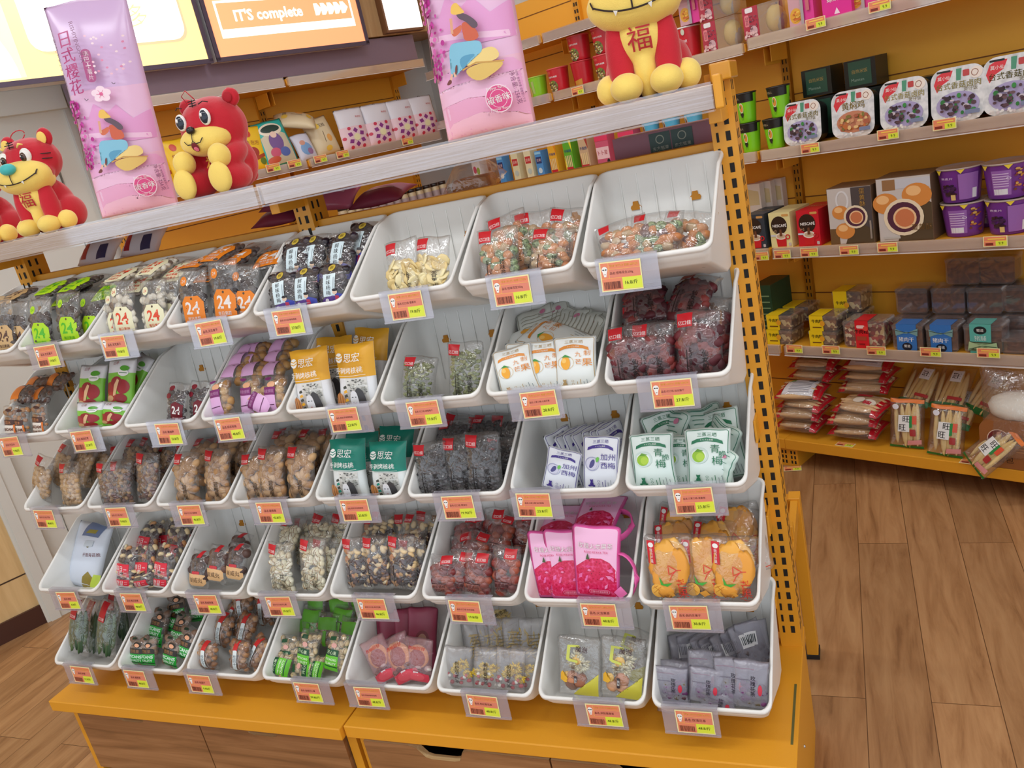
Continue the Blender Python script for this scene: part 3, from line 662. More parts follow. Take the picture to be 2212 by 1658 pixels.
def place_bag(key, T, lean=0.0, roll=0.0, yaw=0.0, var=0, sx=1.0, sz=1.0, floor=None, foot_y=None, bottom=False):
    """T is the middle of the top edge (or of the bottom edge); lean tips the top away, roll turns it in its own plane"""
    q = KIND[key]; h = q['h']*sz
    R = Matrix.Rotation(math.radians(yaw), 3, 'Z') @ Matrix.Rotation(-math.radians(lean), 3, 'X') @ Matrix.Rotation(math.radians(roll), 3, 'Y')
    up = R @ Vector((0, 0, 1))
    if not bottom and floor is not None and up.z > 0.05 and T.z-h*up.z < floor:
        sz *= max(0.45, (T.z-floor)/(h*up.z)); h = q['h']*sz
    O = T if bottom else T-up*h
    me, parts = art(key, var)
    o = link(q['name'], me); o.matrix_world = Matrix.Translation(O) @ R.to_4x4() @ Matrix.Diagonal((sx, 1, sz, 1))
    for nm, pm in parts:
        c = link(nm, pm, o)
        if nm == q['cname']: c['kind'] = 'stuff'
    return o
# ---- lettering and picture recipes for the packets
def vline(x, y0, y1, c=(40, 36, 36), w_=.02): return ('r', x-w_/2, y0, x+w_/2, y1, c)
def redtag(H, x0=.06, x1=.40, sk=.0):
    y1 = H*.96; y0 = y1-.30
    return [('p', [(x0, y0), (x1, y0), (x1+sk, y1), (x0+sk, y1)], RED), ('t', '亿口佳', (x0+x1)/2, y0+.09, .10, WHITE, {'b': .02, 'fit': .3})]
def clearlab(H, latin, cjk, col=(34, 28, 26), red=True, x=.32):
    g = (redtag(H) if red else [])+['|']
    g += [vline(x-.06, .08, H*.46, col)]
    if latin: g.append(('t', latin, x+.02, H*.27, .075, col, {'rot': 90, 'fit': H*.40}))
    if cjk: g.append(('v', cjk, x+.34, H*.27, min(.16, H*.34/len(cjk)), col, {'gap': 1.05, 'b': .01}))
    return g
TANS = [(206, 136, 82), (212, 146, 92), (196, 124, 72)]
EGGG = speck('speckled_green_shell', [(0.35, (66, 80, 58)), (0.5, (140, 160, 116)), (0.7, (166, 180, 140))], 220, .4)
EGGS = TANS+TANS+[EGGG, EGGG, EGGG, EGGG, (126, 98, 96), (204, 178, 142), (190, 160, 120)]
kind('egg_nuts', .088, .13, .017, 'clear bag of speckled egg-shaped coated peanuts with red tag', film=FILM, lab=clearlab(1.48, '|||||', '怪味花生'), cont=[dict(n=30, r=(.0122, .0098, .0098), cols=EGGS, lo=.06, hi=.72, jit=.02, rough=.3)], cname='coated_peanuts')
kind('egg_low', .10, .125, .020, 'clear bag of speckled egg-shaped coated peanuts lying low', film=FILM, lab=[('r', .08, 1.0, .30, 1.2, RED)], cont=[dict(n=30, r=(.0128, .0102, .0102), cols=EGGS, lo=.06, hi=.74, jit=.02, rough=.3)], cname='coated_peanuts')
BAN = [(236, 216, 160), (226, 200, 138), (240, 226, 178)]
kind('banana', .078, .125, .016, 'clear bag of pale banana chips with red tag', film=FILM, lab=clearlab(1.6, 'BANANA', '香蕉片'), cont=[dict(n=34, r=(.0145, .003, .015), cols=BAN, lo=.06, hi=.62, shape='chip')], cname='banana_chips')
PLUMK = [(30, 22, 34), (42, 30, 44), (24, 18, 26)]
kind('plum', .082, .125, .017, 'clear bag of black bayberry plums with pale label', film=FILM, cont=[dict(n=34, r=(.011, .010, .010), cols=PLUMK, lo=.05, hi=.9, rough=.25, jit=.12)], cname='plums',
     lab=[('p', [(.28, .42), (.66, .42), (.68, 1.12), (.28, 1.12)], (214, 232, 238)), ('v', '鲜味杨梅', .46, .77, .145, (28, 26, 34), {'gap': 1.1, 'b': .02}), ('l', [(.62, .6), (.63, 1.0)], .012, (90, 100, 110)), '|', ('e', .52, 1.32, .11, .11, (206, 180, 70)), ('t', '鲜', .52, 1.32, .11, (90, 70, 20)), '|',
          ('p', [(.05, .1), (.95, .1), (.9, .36), (.6, .44), (.3, .38)], (90, 60, 140)), ('p', [(.55, .1), (.95, .1), (.92, .45), (.7, .52)], (60, 70, 170)), ('p', [(.62, .1), (.78, .1), (.76, .42), (.66, .44)], (190, 60, 90)), ('e', .66, .54, .07, .075, (226, 196, 170)), ('e', .66, .60, .075, .04, (40, 34, 40)), ('e', .4, .3, .06, .06, (226, 220, 230))])
def lab24(H, bg, fg, tiny):
    tagp = [(.22, .10), (.90, .10), (.92, .14), (.92, H*.46), (.78, H*.56), (.36, H*.56), (.22, H*.46)]
    return [('p', tagp, bg), ('e', .57, H*.52, .035, .035, (90, 70, 50)), ('t', '24', .57, H*.37, .34, fg, {'b': .02, 'fit': .56}), ('t', '每日果蔬', .57, H*.2, .10, tiny, {'b': .02, 'fit': .5}), ('t', '无花果子', .57, H*.12, .10, tiny, {'b': .02, 'fit': .5}),
            '|', ('e', .3, H*.80, .12, .13, bg), ('t', '24', .3, H*.80, .09, fg)]
DRIED = [(58, 48, 46), (74, 62, 56), (92, 80, 72), (48, 40, 42)]
kind('fig_orange', .088, .15, .012, 'clear bag of dried snacks with orange 24 label', film=FILM, lab=lab24(1.70, (232, 132, 34), (236, 228, 224), WHITE), cont=[dict(n=30, r=(.012, .006, .010), cols=DRIED, lo=.03, hi=.70, jit=.15)], cname='dried_pieces')
kind('fig_cream', .084, .15, .012, 'clear bag of dried snacks with cream label and red 24', film=FILM, lab=lab24(1.78, (236, 232, 196), (226, 72, 40), (226, 72, 40)), cont=[dict(n=30, r=(.012, .006, .010), cols=[(206, 196, 176), (120, 104, 92), (222, 216, 200)], lo=.03, hi=.70, jit=.15)], cname='dried_pieces')
kind('fig_green', .084, .15, .012, 'clear bag of dark dried snacks with lime green 24 label', film=FILM, lab=lab24(1.78, (178, 222, 34), (84, 186, 40), (84, 186, 40)), cont=[dict(n=30, r=(.012, .006, .010), cols=DRIED, lo=.03, hi=.70, jit=.15)], cname='dried_pieces')
kind('fig_brown', .084, .15, .012, 'clear bag of dried snacks with tan label', film=FILM, lab=lab24(1.78, (206, 170, 120), (90, 60, 50), (90, 60, 50)), cont=[dict(n=30, r=(.012, .006, .010), cols=DRIED, lo=.03, hi=.70, jit=.15)], cname='dried_pieces')
# row 2
MAR = [(84, 24, 34), (104, 32, 40), (70, 20, 30), (126, 46, 42)]
kind('red_plum', .088, .14, .018, 'clear zip bag of dark red dried plums, red tag', film=FILM, round_=.08, lab=clearlab(1.59, 'PRESERVED PLUM', '仙女酸干'), cont=[dict(n=30, r=(.015, .010, .014), cols=MAR, lo=.05, hi=.72, rough=.55, jit=.28)], cname='dried_plums')
PAPER = (238, 242, 240); GOLD = (226, 142, 46)
def bear(cx, y, s, c):
    return [('e', cx, y+.05*s, .05*s, .07*s, c), ('e', cx, y+.15*s, .04*s, .04*s, c), ('e', cx-.035*s, y+.185*s, .015*s, .015*s, c), ('e', cx+.035*s, y+.185*s, .015*s, .015*s, c), ('e', cx-.06*s, y+.0*s, .04*s, .03*s, c), ('e', cx+.06*s, y+.0*s, .04*s, .03*s, c)]
def fruitpack(H, ink, ribbon, chars, fruit):
    fr = .045
    g = [('o', rrect(fr, fr, 1-fr, H-fr, .06), .012, ink), ('t', '三蒸三晒', .5, H*.90, .10, ink, {'fit': .42}),
         ('p', [(.16, H*.80), (.28, H*.835), (.5, H*.85), (.72, H*.835), (.84, H*.80), (.86, H*.745), (.72, H*.78), (.5, H*.79), (.28, H*.78), (.14, H*.745)], ribbon), ('t', 'トリプル蒸晒', .5, H*.815, .045, PAPER)]
    g += fruit+chars
    g += bear(.26, H*.10, 1.0, ink)
    for i in range(3): g += [('o', ell(.46, H*(.08+.055*i), .028, None, 0, 360, 10), .008, ink)]
    for i in range(5): g.append(('r', .56+.075*i, H*.06, .575+.075*i, H*(.22 if i % 2 else .18), (150, 160, 165) if i > 1 else ink))
    return g
MANGO = [('o', ell(.30, .86, .20), .012, (226, 196, 150)), ('s', [(.16, .80), (.20, .98), (.30, 1.06), (.40, .98), (.42, .80), (.36, .66), (.27, .64)], (246, 174, 52)), ('e', .26, .92, .06, .07, (252, 204, 110)), ('p', [(.20, 1.02), (.30, 1.10), (.46, 1.0), (.32, 1.02)], (70, 150, 70))]
kind('mango_pack', .092, .150, .011, 'white mango fruit packet with orange lettering', base=P(PAPER, .4), round_=.05, pinch=.09, gfx=fruitpack(1.63, (190, 160, 110), GOLD, [('t', '九', .62, 1.10, .15, GOLD), ('t', '制', .82, 1.14, .15, GOLD), ('t', '芒', .62, .88, .15, GOLD), ('t', '果', .82, .86, .22, GOLD)], MANGO))
def backlines(H, c, n=12): return [('o', rrect(.05, .05, .95, H-.05, .06), .012, c)]+[('r', .14, H*.1+H*.065*i, .86-.1*(i % 3), H*.1+H*.065*i+.02, c) for i in range(n)]+[('e', .74, H*.84, .07, .07, (200, 120, 150))]
kind('mango_back', .092, .150, .016, 'white mango fruit packet showing its printed back', base=P((214, 216, 208), .45), round_=.05, pinch=.09, wr=2.6, gfx=backlines(1.63, (150, 146, 130)))
GRN = (34, 120, 84)
kind('gplum_back', .092, .145, .016, 'green-plum fruit packet showing its printed back', base=P((206, 224, 216), .45), round_=.05, pinch=.11, wr=2.6, gfx=backlines(1.576, (70, 130, 110), 14))
GPLUM = [('e', .30, .88, .22, .22, (206, 226, 220)), ('e', .30, .88, .17, .17, (236, 244, 240)), ('e', .29, .86, .15, .16, (150, 196, 50)), ('e', .33, .84, .10, .11, (176, 212, 70)), ('p', [(.20, .98), (.28, 1.06), (.42, 1.0), (.30, .98)], (104, 160, 50))]
kind('gplum_pack', .092, .145, .012, 'white green-plum fruit packet with green lettering', base=P((226, 240, 236), .4), round_=.05, pinch=.11, gfx=fruitpack(1.576, GRN, GRN, [('t', '青', .68, 1.06, .22, GRN), ('t', '脆', .84, .92, .16, GRN), ('t', '梅', .72, .74, .24, GRN)], GPLUM))
PUR = (66, 48, 140)
PPLUM = [('o', ell(.28, .82, .20), .016, (160, 160, 200)), ('e', .27, .82, .16, .18, (206, 206, 226)), ('s', [(.18, .72), (.25, .68), (.36, .80), (.36, .96), (.26, .94)], (74, 72, 130)), ('s', [(.40, .84), (.50, .94), (.46, 1.04), (.38, .98)], (110, 190, 80))]
kind('pplum_pack', .080, .13, .009, 'white plum packet with purple lettering', base=P((228, 232, 240), .4), round_=.04, pinch=.06, gfx=fruitpack(1.625, PUR, PUR, [('t', '加州', .72, 1.02, .19, PUR, {'fit': .42}), ('t', '西梅', .72, .78, .19, PUR, {'fit': .42})], PPLUM))
kind('graisin', .086, .14, .016, 'clear bag of green raisins with red tag', film=FILM, round_=.08, lab=clearlab(1.625, 'GREEN RAISINS', '绿葡萄干'), cont=[dict(n=70, r=(.0075, .0045, .0045), cols=[(112, 120, 62), (130, 138, 78), (96, 104, 52), (142, 146, 92)], lo=.03, hi=.84, jit=.15)], cname='raisins')
def walnutpack(H, top):
    z = H*.50; g = [('r', 0, z, 1, H, top)]
    g += [('r', .30, .03, .84, z-.01, (226, 226, 222))]
    rnd = random.Random(3)
    for i in range(60): g.append(('e', rnd.uniform(.40, .82), rnd.uniform(z*.5, z*.95), rnd.uniform(.014, .04), rnd.uniform(.010, .02), rnd.choice([(206, 208, 200), (236, 236, 232), (150, 152, 146), (90, 90, 88)])))
    for i in range(6): g.append(('p', [(.30, .04+i*.09), (.40, .06+i*.09), (.38, .12+i*.09), (.30, .09+i*.09)], [top, (60, 60, 50)][i % 2]))
    g += [('s', [(.50, .03), (.84, .03), (.80, z*.66), (.60, z*.72)], (60, 58, 60)), ('s', [(.46, z*.14), (.52, .03), (.62, .03), (.66, z*.3), (.64, z*.62), (.5, z*.64), (.45, z*.4)], (222, 222, 226)), ('e', .52, z*.44, .025, .01, (60, 60, 64)), ('e', .6, z*.44, .02, .01, (60, 60, 64)), ('e', .55, z*.25, .025, .01, (190, 110, 110))]
    g += [('e', .17, z*.36, .13, .16, (196, 130, 70)), ('l', [(.17, z*.12), (.17, z*.62)], .02, (130, 78, 40)), ('l', [(.10, z*.2), (.09, z*.5)], .015, (150, 92, 48)), ('l', [(.24, z*.2), (.25, z*.5)], .015, (150, 92, 48)), ('e', .06, z*.10, .05, .05, (236, 170, 40))]
    g += [('e', .27, H*.80, .10, .10, WHITE), ('l', [(.18, H*.79), (.27, H*.77), (.36, H*.80)], .02, top), ('l', [(.19, H*.83), (.28, H*.81), (.36, H*.84)], .02, top), ('t', '思宏', .60, H*.80, .19, WHITE, {'b': .02}), ('t', '手剥烤核桃', .50, H*.615, .18, WHITE, {'b': .02, 'fit': .70}), ('l', [(.1, H*.535), (.9, H*.535)], .008, WHITE)]
    return g
kind('walnut_y', .105, .15, .020, 'yellow and white roasted walnut packet', base=P((236, 238, 242), .3), gfx=walnutpack(1.43, (232, 172, 40)), pinch=.10)
kind('walnut_t', .100, .145, .020, 'teal and white roasted walnut packet', base=P((234, 240, 240), .3), gfx=walnutpack(1.45, (16, 136, 118)), pinch=.10)
WN = [(190, 146, 88), (170, 124, 70), (204, 164, 108)]
LILAC = (226, 176, 222)
kind('walnut_p', .070, .092, .015, 'small clear walnut packet with lilac label', film=FILM, cont=[dict(n=9, r=(.012, .010, .011), cols=WN, lo=.1, hi=.85, x0=.5, x1=.9, jit=.15)], cname='walnuts',
     lab=[('r', .04, .05, .64, .66, LILAC), ('r', .04, .66, .64, .92, (126, 40, 110)), ('t', '薄皮核桃', .34, .79, .13, (200, 150, 190), {'fit': .5}), ('l', [(.1, .3), (.58, .34)], .03, (90, 30, 80)), '|', ('e', .45, 1.0, .17, .10, (226, 170, 130)), '|', ('e', .25, 1.2, .16, .05, (126, 40, 110))])
kind('walnut_flat', .078, .058, .017, 'small lilac labelled walnut packet lying flat in the heap', film=FILM, cont=[dict(n=5, r=(.012, .010, .011), cols=WN, lo=.1, hi=.85, x0=.68, x1=.92, jit=.15)], cname='walnuts', lab=[('p', [(.06, .08), (.70, .1), (.66, .82), (.08, .86)], LILAC), ('l', [(.1, .84), (.68, .8)], .05, (70, 26, 60)), ('l', [(.5, .5), (.6, .5)], .02, (110, 60, 100))])
kind('maroon24', .072, .105, .012, 'clear bag of dark berries with maroon 24 label', film=FILM, lab=[('p', [(.36, .06), (.86, .06), (.9, .7), (.6, .8), (.4, .7)], (112, 18, 34)), ('t', '24', .62, .5, .27, WHITE, {'b': .03}), ('t', '蔓越莓', .62, .2, .12, (230, 180, 180)), '|', ('e', .3, 1.25, .14, .09, (130, 26, 44)), '|', ('e', .2, .98, .14, .09, (130, 26, 44))], cont=[dict(n=40, r=(.006, .0055, .0055), cols=[(44, 28, 34), (58, 34, 40), (36, 26, 30)], lo=.05, hi=.8, jit=.1)], cname='berries')
kind('jujube', .102, .142, .018, 'green and white packet printed with red dates', base=P((120, 190, 60), .3), pinch=.08, matf=lambda u, v: P((226, 226, 232), .3) if v > 1.05 else (P((42, 150, 50), .3) if v < .16 else P((128, 196, 66), .3)),
     gfx=[('e', .26, .62, .2, .17, (168, 40, 48)), ('e', .72, .66, .2, .19, (156, 34, 44)), ('e', .5, .78, .2, .14, (148, 30, 40)), ('e', .36, .40, .2, .13, (178, 60, 50)), ('e', .66, .36, .2, .12, (150, 34, 40)), ('p', [(.40, .42), (.50, .44), (.62, .82), (.54, .86), (.44, .7)], (226, 184, 140)), ('e', .28, .36, .14, .08, (214, 164, 120)), ('e', .72, 1.02, .16, .09, WHITE), ('e', .74, 1.14, .14, .07, (84, 160, 50)), ('l', [(.6, 1.02), (.84, 1.02)], .02, (80, 130, 90)), ('t', '红枣', .4, 1.28, .09, (150, 60, 70))])
kind('badam', .064, .092, .014, 'small clear packet with brown and orange badam label', film=FILM, cont=[dict(n=14, r=(.009, .006, .006), cols=[(176, 120, 66), (190, 136, 80), (150, 100, 56)], lo=.1, hi=.9)], cname='almonds',
     lab=[('r', .06, .04, .80, .62, (240, 228, 216)), ('r', .06, .60, .80, .84, (76, 40, 28)), ('t', '巴旦木', .42, .72, .15, (216, 140, 90)), ('t', 'BADAM', .43, .42, .19, (112, 62, 40), {'fit': .6, 'b': .03}), ('t', 'QUALITY', .43, .2, .15, (112, 62, 40), {'fit': .6, 'b': .03}), ('r', .76, .04, .84, .62, (226, 120, 40)), '|', ('e', .5, 1.25, .18, .06, (70, 36, 26))])
kind('badam_flat', .092, .066, .016, 'orange labelled nut packet lying in the heap', film=FILM, cont=[dict(n=10, r=(.011, .008, .008), cols=[(84, 50, 34), (104, 66, 44), (60, 38, 30)], lo=.1, hi=.9, x0=.5)], cname='almonds', lab=[('p', [(.04, .08), (.56, .1), (.62, .5), (.2, .66)], (222, 122, 36)), ('l', [(.1, .66), (.62, .52)], .05, (60, 30, 24))])
# row 3
kind('braisin', .088, .14, .016, 'clear zip bag of black raisins with red tag', film=FILM, round_=.06, lab=clearlab(1.59, 'BLACK CURRANT', '黑加仑'), cont=[dict(n=80, r=(.0075, .005, .005), cols=[(34, 30, 36), (46, 40, 46), (26, 24, 30), (58, 50, 54)], lo=.03, hi=.84, jit=.15, rough=.35)], cname='raisins')
PEC = [(196, 154, 106), (182, 138, 90), (208, 168, 120), (170, 126, 82)]
kind('pecan', .084, .14, .018, 'clear bag of whole pecans', film=FILM, lab=clearlab(1.67, '|||||||', '碧根果', x=.26), cont=[dict(n=22, r=(.018, .0105, .0105), cols=PEC, lo=.05, hi=.82, jit=.02)], cname='pecans')
kind('nut_mix', .084, .14, .016, 'clear bag of small brown nuts with red tag', film=FILM, lab=clearlab(1.67, '|||||||', ''), cont=[dict(n=60, r=(.008, .006, .006), cols=[(150, 112, 72), (126, 92, 60), (176, 138, 94), (110, 70, 60)], lo=.03, hi=.80, jit=.08)], cname='nuts')
kind('hazel', .080, .13, .016, 'clear bag of tan round nuts with red tag', film=FILM, lab=clearlab(1.625, '|||||||', ''), cont=[dict(n=44, r=(.009, .008, .008), cols=[(196, 158, 110), (180, 140, 92), (206, 172, 128)], lo=.03, hi=.72, jit=.05)], cname='nuts')
# row 4
MG = [(240, 176, 74), (246, 190, 96), (232, 160, 60)]
kind('dmango', .098, .145, .018, 'clear bag of dried mango slices with red corner tag', film=FILM, round_=.05, cont=[dict(n=9, r=(.026, .005, .040), cols=MG, lo=.36, hi=.68, x0=.34, x1=.66, up=1, jit=.14, seg=14, ring=9)], cname='mango_slices',
     lab=[('r', .07, .88, .24, 1.36, (206, 28, 44)), ('e', .155, 1.27, .06, .05, WHITE), ('v', '我的芒果', .155, 1.05, .07, WHITE), '|', ('o', [(.50, .66), (.50, .86), (.68, .74)], .02, (222, 60, 44)), ('l', [(.50, .52), (.56, .64), (.66, .74), (.84, .74)], .018, (222, 60, 44)), ('v', '芒果', .74, .34, .2, (222, 60, 44)), ('l', [(.60, .14), (.74, .06), (.92, .08)], .014, (222, 60, 44)),
          ('p', [(.28, .62), (.36, .46), (.56, .48), (.44, .40), (.30, .44)], (70, 170, 60)), ('e', .22, .30, .16, .15, (244, 186, 80)), ('l', [(.12, .24), (.30, .40)], .012, (206, 130, 40)), ('l', [(.10, .34), (.24, .42)], .012, (206, 130, 40)), ('l', [(.14, .40), (.32, .24)], .012, (206, 130, 40)), ('p', [(.36, .24), (.50, .30), (.58, .20), (.46, .14)], (236, 170, 70))])
PINK = (232, 96, 170)
PIT = speck('dragon_fruit_print', [(0.0, (40, 14, 30)), (0.10, (60, 16, 40)), (0.16, (206, 26, 76)), (0.6, (214, 36, 90)), (0.95, (232, 84, 140))], 170, .25, kind='voronoi')
def petals(seed, n, x0, x1, z0, z1):
    r = random.Random(seed); g = []
    for i in range(n):
        x, z = r.uniform(x0, x1), r.uniform(z0, z1); a = r.uniform(0, 3.1); L = r.uniform(.05, .09); w_ = L*.45
        c, s = math.cos(a), math.sin(a)
        g.append(('p', [(x+c*L, z+s*L), (x-s*w_, z+c*w_), (x-c*L*.8, z-s*L*.8), (x+s*w_, z-c*w_)], r.choice([(236, 110, 176), (226, 70, 140), (240, 140, 190)])))
    return g
kind('pitaya', .108, .155, .008, 'pink cup-shaped dragon fruit tea pouch', name='tea_pouch', cat='tea pouch', base=P(PINK, .3), round_=.07, pinch=.02, flare=-.12, cont=None,
     gfx=[('rr', .06, .06, .94, 1.38, .05, (244, 190, 226)), ('p', [(.06, .10), (.10, .06), (.90, .06), (.94, .10), (.94, .58), (.80, .74), (.62, .82), (.42, .82), (.30, .78), (.18, .68), (.06, .62)], PIT)]+petals(4, 12, .14, .86, .16, .68)+[('t', '玫瑰火龙果茶', .5, 1.06, .13, (214, 110, 170), {'b': .025, 'fit': .72}), ('t', '玫瑰火龙果茶', .5, 1.06, .13, WHITE, {'b': .01, 'fit': .72}), ('t', 'ROSE PITAYA TEA', .52, .94, .045, (214, 60, 120), {'fit': .5}), ('p', [(.30, .80), (.34, .92), (.38, .80)], (70, 90, 50)), ('rr', .34, .12, .80, .20, .035, (244, 150, 190)), ('rr', .35, .127, .79, .193, .03, (206, 40, 90)), ('t', '计量方式:散装称重', .57, .16, .045, (248, 190, 214), {'fit': .38})])
kind('redball', .070, .115, .018, 'clear bag of red preserved plums with red tag', film=FILM, round_=.06, lab=redtag(1.64, .5, .9)+['|', ('r', .1, .52, .7, .54, (50, 20, 24)), ('t', '台式话梅', .4, .42, .12, (50, 22, 26)), ('t', '亿口佳', .4, .26, .13, (50, 22, 26))], cont=[dict(n=16, r=(.013, .012, .0125), cols=[(136, 50, 44), (150, 62, 48), (120, 40, 40), (164, 80, 56)], lo=.05, hi=.72, rough=.3, jit=.12)], cname='preserved_plums')
kind('mixnut', .076, .13, .016, 'clear bag of mixed nuts, cashews and raisins with red tag', film=FILM, lab=clearlab(1.71, '', ''), cname='mixed_nuts',
     cont=[dict(n=40, r=(.008, .006, .006), cols=[(52, 28, 34), (70, 36, 40), (44, 30, 30)], lo=.03, hi=.55, jit=.15), dict(n=9, r=(.009, .005, .006), cols=[(228, 204, 160), (220, 190, 140)], lo=.3, hi=.8, shape='cashew'), dict(n=8, r=(.010, .006, .007), cols=[(196, 130, 80), (206, 150, 96), (236, 214, 170)], lo=.1, hi=.8), dict(n=10, r=(.008, .006, .007), cols=[(190, 150, 96), (170, 124, 74)], lo=.04, hi=.5, jit=.3)])
PIS = [(236, 232, 208), (228, 222, 192), (242, 240, 222), (220, 206, 170)]
kind('pistw', .078, .14, .018, 'clear bag of white pistachios with red tag', film=FILM, lab=clearlab(1.79, 'PISTACHIO', '开心果', (60, 56, 50)), cont=[dict(n=40, r=(.0095, .0075, .0075), cols=PIS, lo=.03, hi=.80, shape='shell')], cname='pistachios')
MAC = [(84, 58, 50), (104, 74, 62), (70, 48, 44)]
kind('macad', .068, .10, .016, 'small clear packet of round brown macadamias with tan label', film=FILM, cont=[dict(n=9, r=(.0135, .0125, .013), cols=MAC, lo=.2, hi=.8, jit=.02)], cname='macadamias', lab=[('p', [(.06, .18), (.2, .1), (.8, .12), (.94, .24), (.92, .56), (.1, .58)], (226, 182, 130)), ('t', '夏威夷', .5, .34, .2, (80, 46, 30), {'fit': .66, 'b': .02}), '|', ('rr', .3, .56, .7, .68, .05, (200, 50, 60)), '|', ('p', [(.4, 1.2), (.62, 1.2), (.7, 1.45), (.5, 1.45)], RED)])
kind('daily', .074, .100, .016, 'small packet of mixed nuts with red white label', film=FILM, cname='mixed_nuts', cont=[dict(n=12, r=(.009, .007, .007), cols=[(60, 32, 40), (48, 28, 34), (120, 60, 60)], lo=.1, hi=.9, jit=.1), dict(n=8, r=(.009, .006, .006), cols=[(228, 206, 160), (206, 150, 100), (236, 220, 180)], lo=.1, hi=.95, shape='cashew')],
     lab=[('p', [(.10, .08), (.82, .10), (.80, .72), (.12, .70)], (222, 40, 62)), ('p', [(.10, .08), (.82, .10), (.82, .24), (.10, .22)], (236, 236, 238)), ('t', '每日', .34, .54, .19, WHITE, {'b': .02}), ('t', '坚果', .34, .34, .19, WHITE, {'b': .02}), ('r', .60, .36, .74, .40, (240, 160, 170)), ('r', .60, .50, .74, .54, (240, 160, 170))])
kind('seaweed', .15, .19, .026, 'large pale blue and white paper snack bag', base=P((214, 222, 236), .55), pinch=.10, wr=1.6, gfx=[('p', [(.60, .0), (.86, .0), (.90, .22), (.78, .34), (.66, .22)], (150, 132, 50)), ('p', [(.82, .0), (1, .0), (1, .3), (.9, .3)], (196, 220, 80)), ('e', .62, .82, .04, .04, (120, 110, 70)), ('t', '什饭海苔脆', .74, .66, .09, (120, 60, 70), {'fit': .4, 'rot': 10}), ('p', [(.36, .98), (.8, 1.02), (.86, 1.26), (.4, 1.26)], (104, 122, 160)), ('p', [(.44, 1.04), (.7, 1.08), (.72, 1.16), (.5, 1.12)], (150, 140, 60)), ('p', [(.50, .78), (.74, .82), (.74, .94), (.52, .9)], (196, 206, 216))])
# row 5
GREY = clear('frosted_grey_film', 0.42, .05, .25, bump=.4, bs=40, hazecol=(176, 174, 190))
ROSE = [(96, 44, 92), (120, 60, 110), (84, 50, 60), (110, 96, 70)]
kind('rose', .072, .105, .009, 'frosted sachet of purple rose tea', name='tea_sachet', cat='tea sachet', film=GREY, cont=[dict(n=16, r=(.008, .006, .008), cols=ROSE, lo=.08, hi=.55, x0=.3, jit=.25)], cname='rose_buds', lab=[('v', '玫瑰花茶', .58, .72, .14, (44, 34, 52), {'b': .01}), ('e', .78, .62, .06, .17, (206, 50, 70)), ('r', .1, .88, .5, .90, (110, 104, 120)), ('r', .08, 1.2, .6, 1.215, (150, 120, 140))])
kind('rose_edge', .072, .105, .006, 'frosted grey tea sachet standing on edge', name='tea_sachet', cat='tea sachet', film=GREY, cont=[dict(n=10, r=(.007, .004, .007), cols=[(88, 78, 84), (104, 92, 92)], lo=.08, hi=.5, jit=.25)], cname='rose_buds', lab=[('r', .25, .75, .62, 1.15, (226, 226, 230))]+[('r', .29+.05*i, .84, .31+.05*i+(.01 if i % 2 else 0), 1.08, (50, 60, 66)) for i in range(6)])
kind('fruitea', .102, .14, .012, 'clear zip bag of fruit tea slices with yellow bracket print', name='tea_pouch', cat='tea pouch', film=FILM, round_=.04, cname='fruit_slices',
     cont=[dict(n=2, r=(.030, .008, .030), cols=[(238, 230, 190), (244, 240, 214)], lo=.46, hi=.62, x0=.42, x1=.6, shape='mum'), dict(n=3, r=(.016, .005, .016), cols=[(196, 130, 90), (206, 150, 110), (150, 90, 60)], lo=.18, hi=.32, x0=.2, x1=.55, jit=.1), dict(n=2, r=(.012, .004, .012), cols=[(240, 190, 60)], lo=.3, hi=.6, x0=.2, x1=.7)],
     lab=[('p', [(.28, .80), (.22, .84), (.26, 1.16), (.54, 1.16), (.54, 1.11), (.33, 1.11), (.30, .86), (.50, .82), (.49, .77)], (206, 214, 96)), ('t', '魔泡', .58, 1.08, .13, (70, 30, 40), {'b': .02}), ('v', '果烤水', .38, .56, .09, (90, 60, 40)), ('rr', .40, .25, .47, .48, .03, (60, 46, 50)), ('v', '凤梨', .435, .365, .055, WHITE), ('p', [(.36, .04), (.92, .04), (.95, .55), (.86, .48), (.78, .24), (.52, .2)], (206, 198, 70)), ('p', [(.08, .36), (.2, .34), (.26, .40), (.16, .46), (.14, .58), (.08, .52)], (226, 170, 30))])
CHRY = [(240, 204, 60), (246, 216, 90), (228, 186, 40)]
kind('chrys', .074, .11, .011, 'frosted sachet of yellow chrysanthemum tea with black vertical lettering', name='tea_sachet', cat='tea sachet', film=FILMM, cname='flowers',
     cont=[dict(n=4, r=(.019, .006, .017), cols=CHRY, lo=.28, hi=.58, x0=.2, x1=.85, shape='mum'), dict(n=7, r=(.006, .004, .005), cols=[(170, 40, 60), (190, 70, 80)], lo=.08, hi=.3), dict(n=5, r=(.005, .003, .005), cols=[(236, 236, 230)], lo=.1, hi=.4)], lab=[('v', '枸杞菊花茶', .5, .56, .15, (30, 26, 30), {'b': .012, 'gap': 1.1})])
kind('chrys_edge', .074, .105, .009, 'frosted yellow chrysanthemum tea sachet seen from its printed back', name='tea_sachet', cat='tea sachet', film=FILMM, cname='flowers', cont=[dict(n=26, r=(.010, .002, .002), cols=[(196, 160, 50), (206, 176, 70)], lo=.15, hi=.7, x0=.25, x1=.8)], lab=[('r', .3, .3+.1*i, .72, .32+.1*i, (120, 104, 60)) for i in range(7)])
GFR = [(150, 52, 34), (170, 70, 44)]
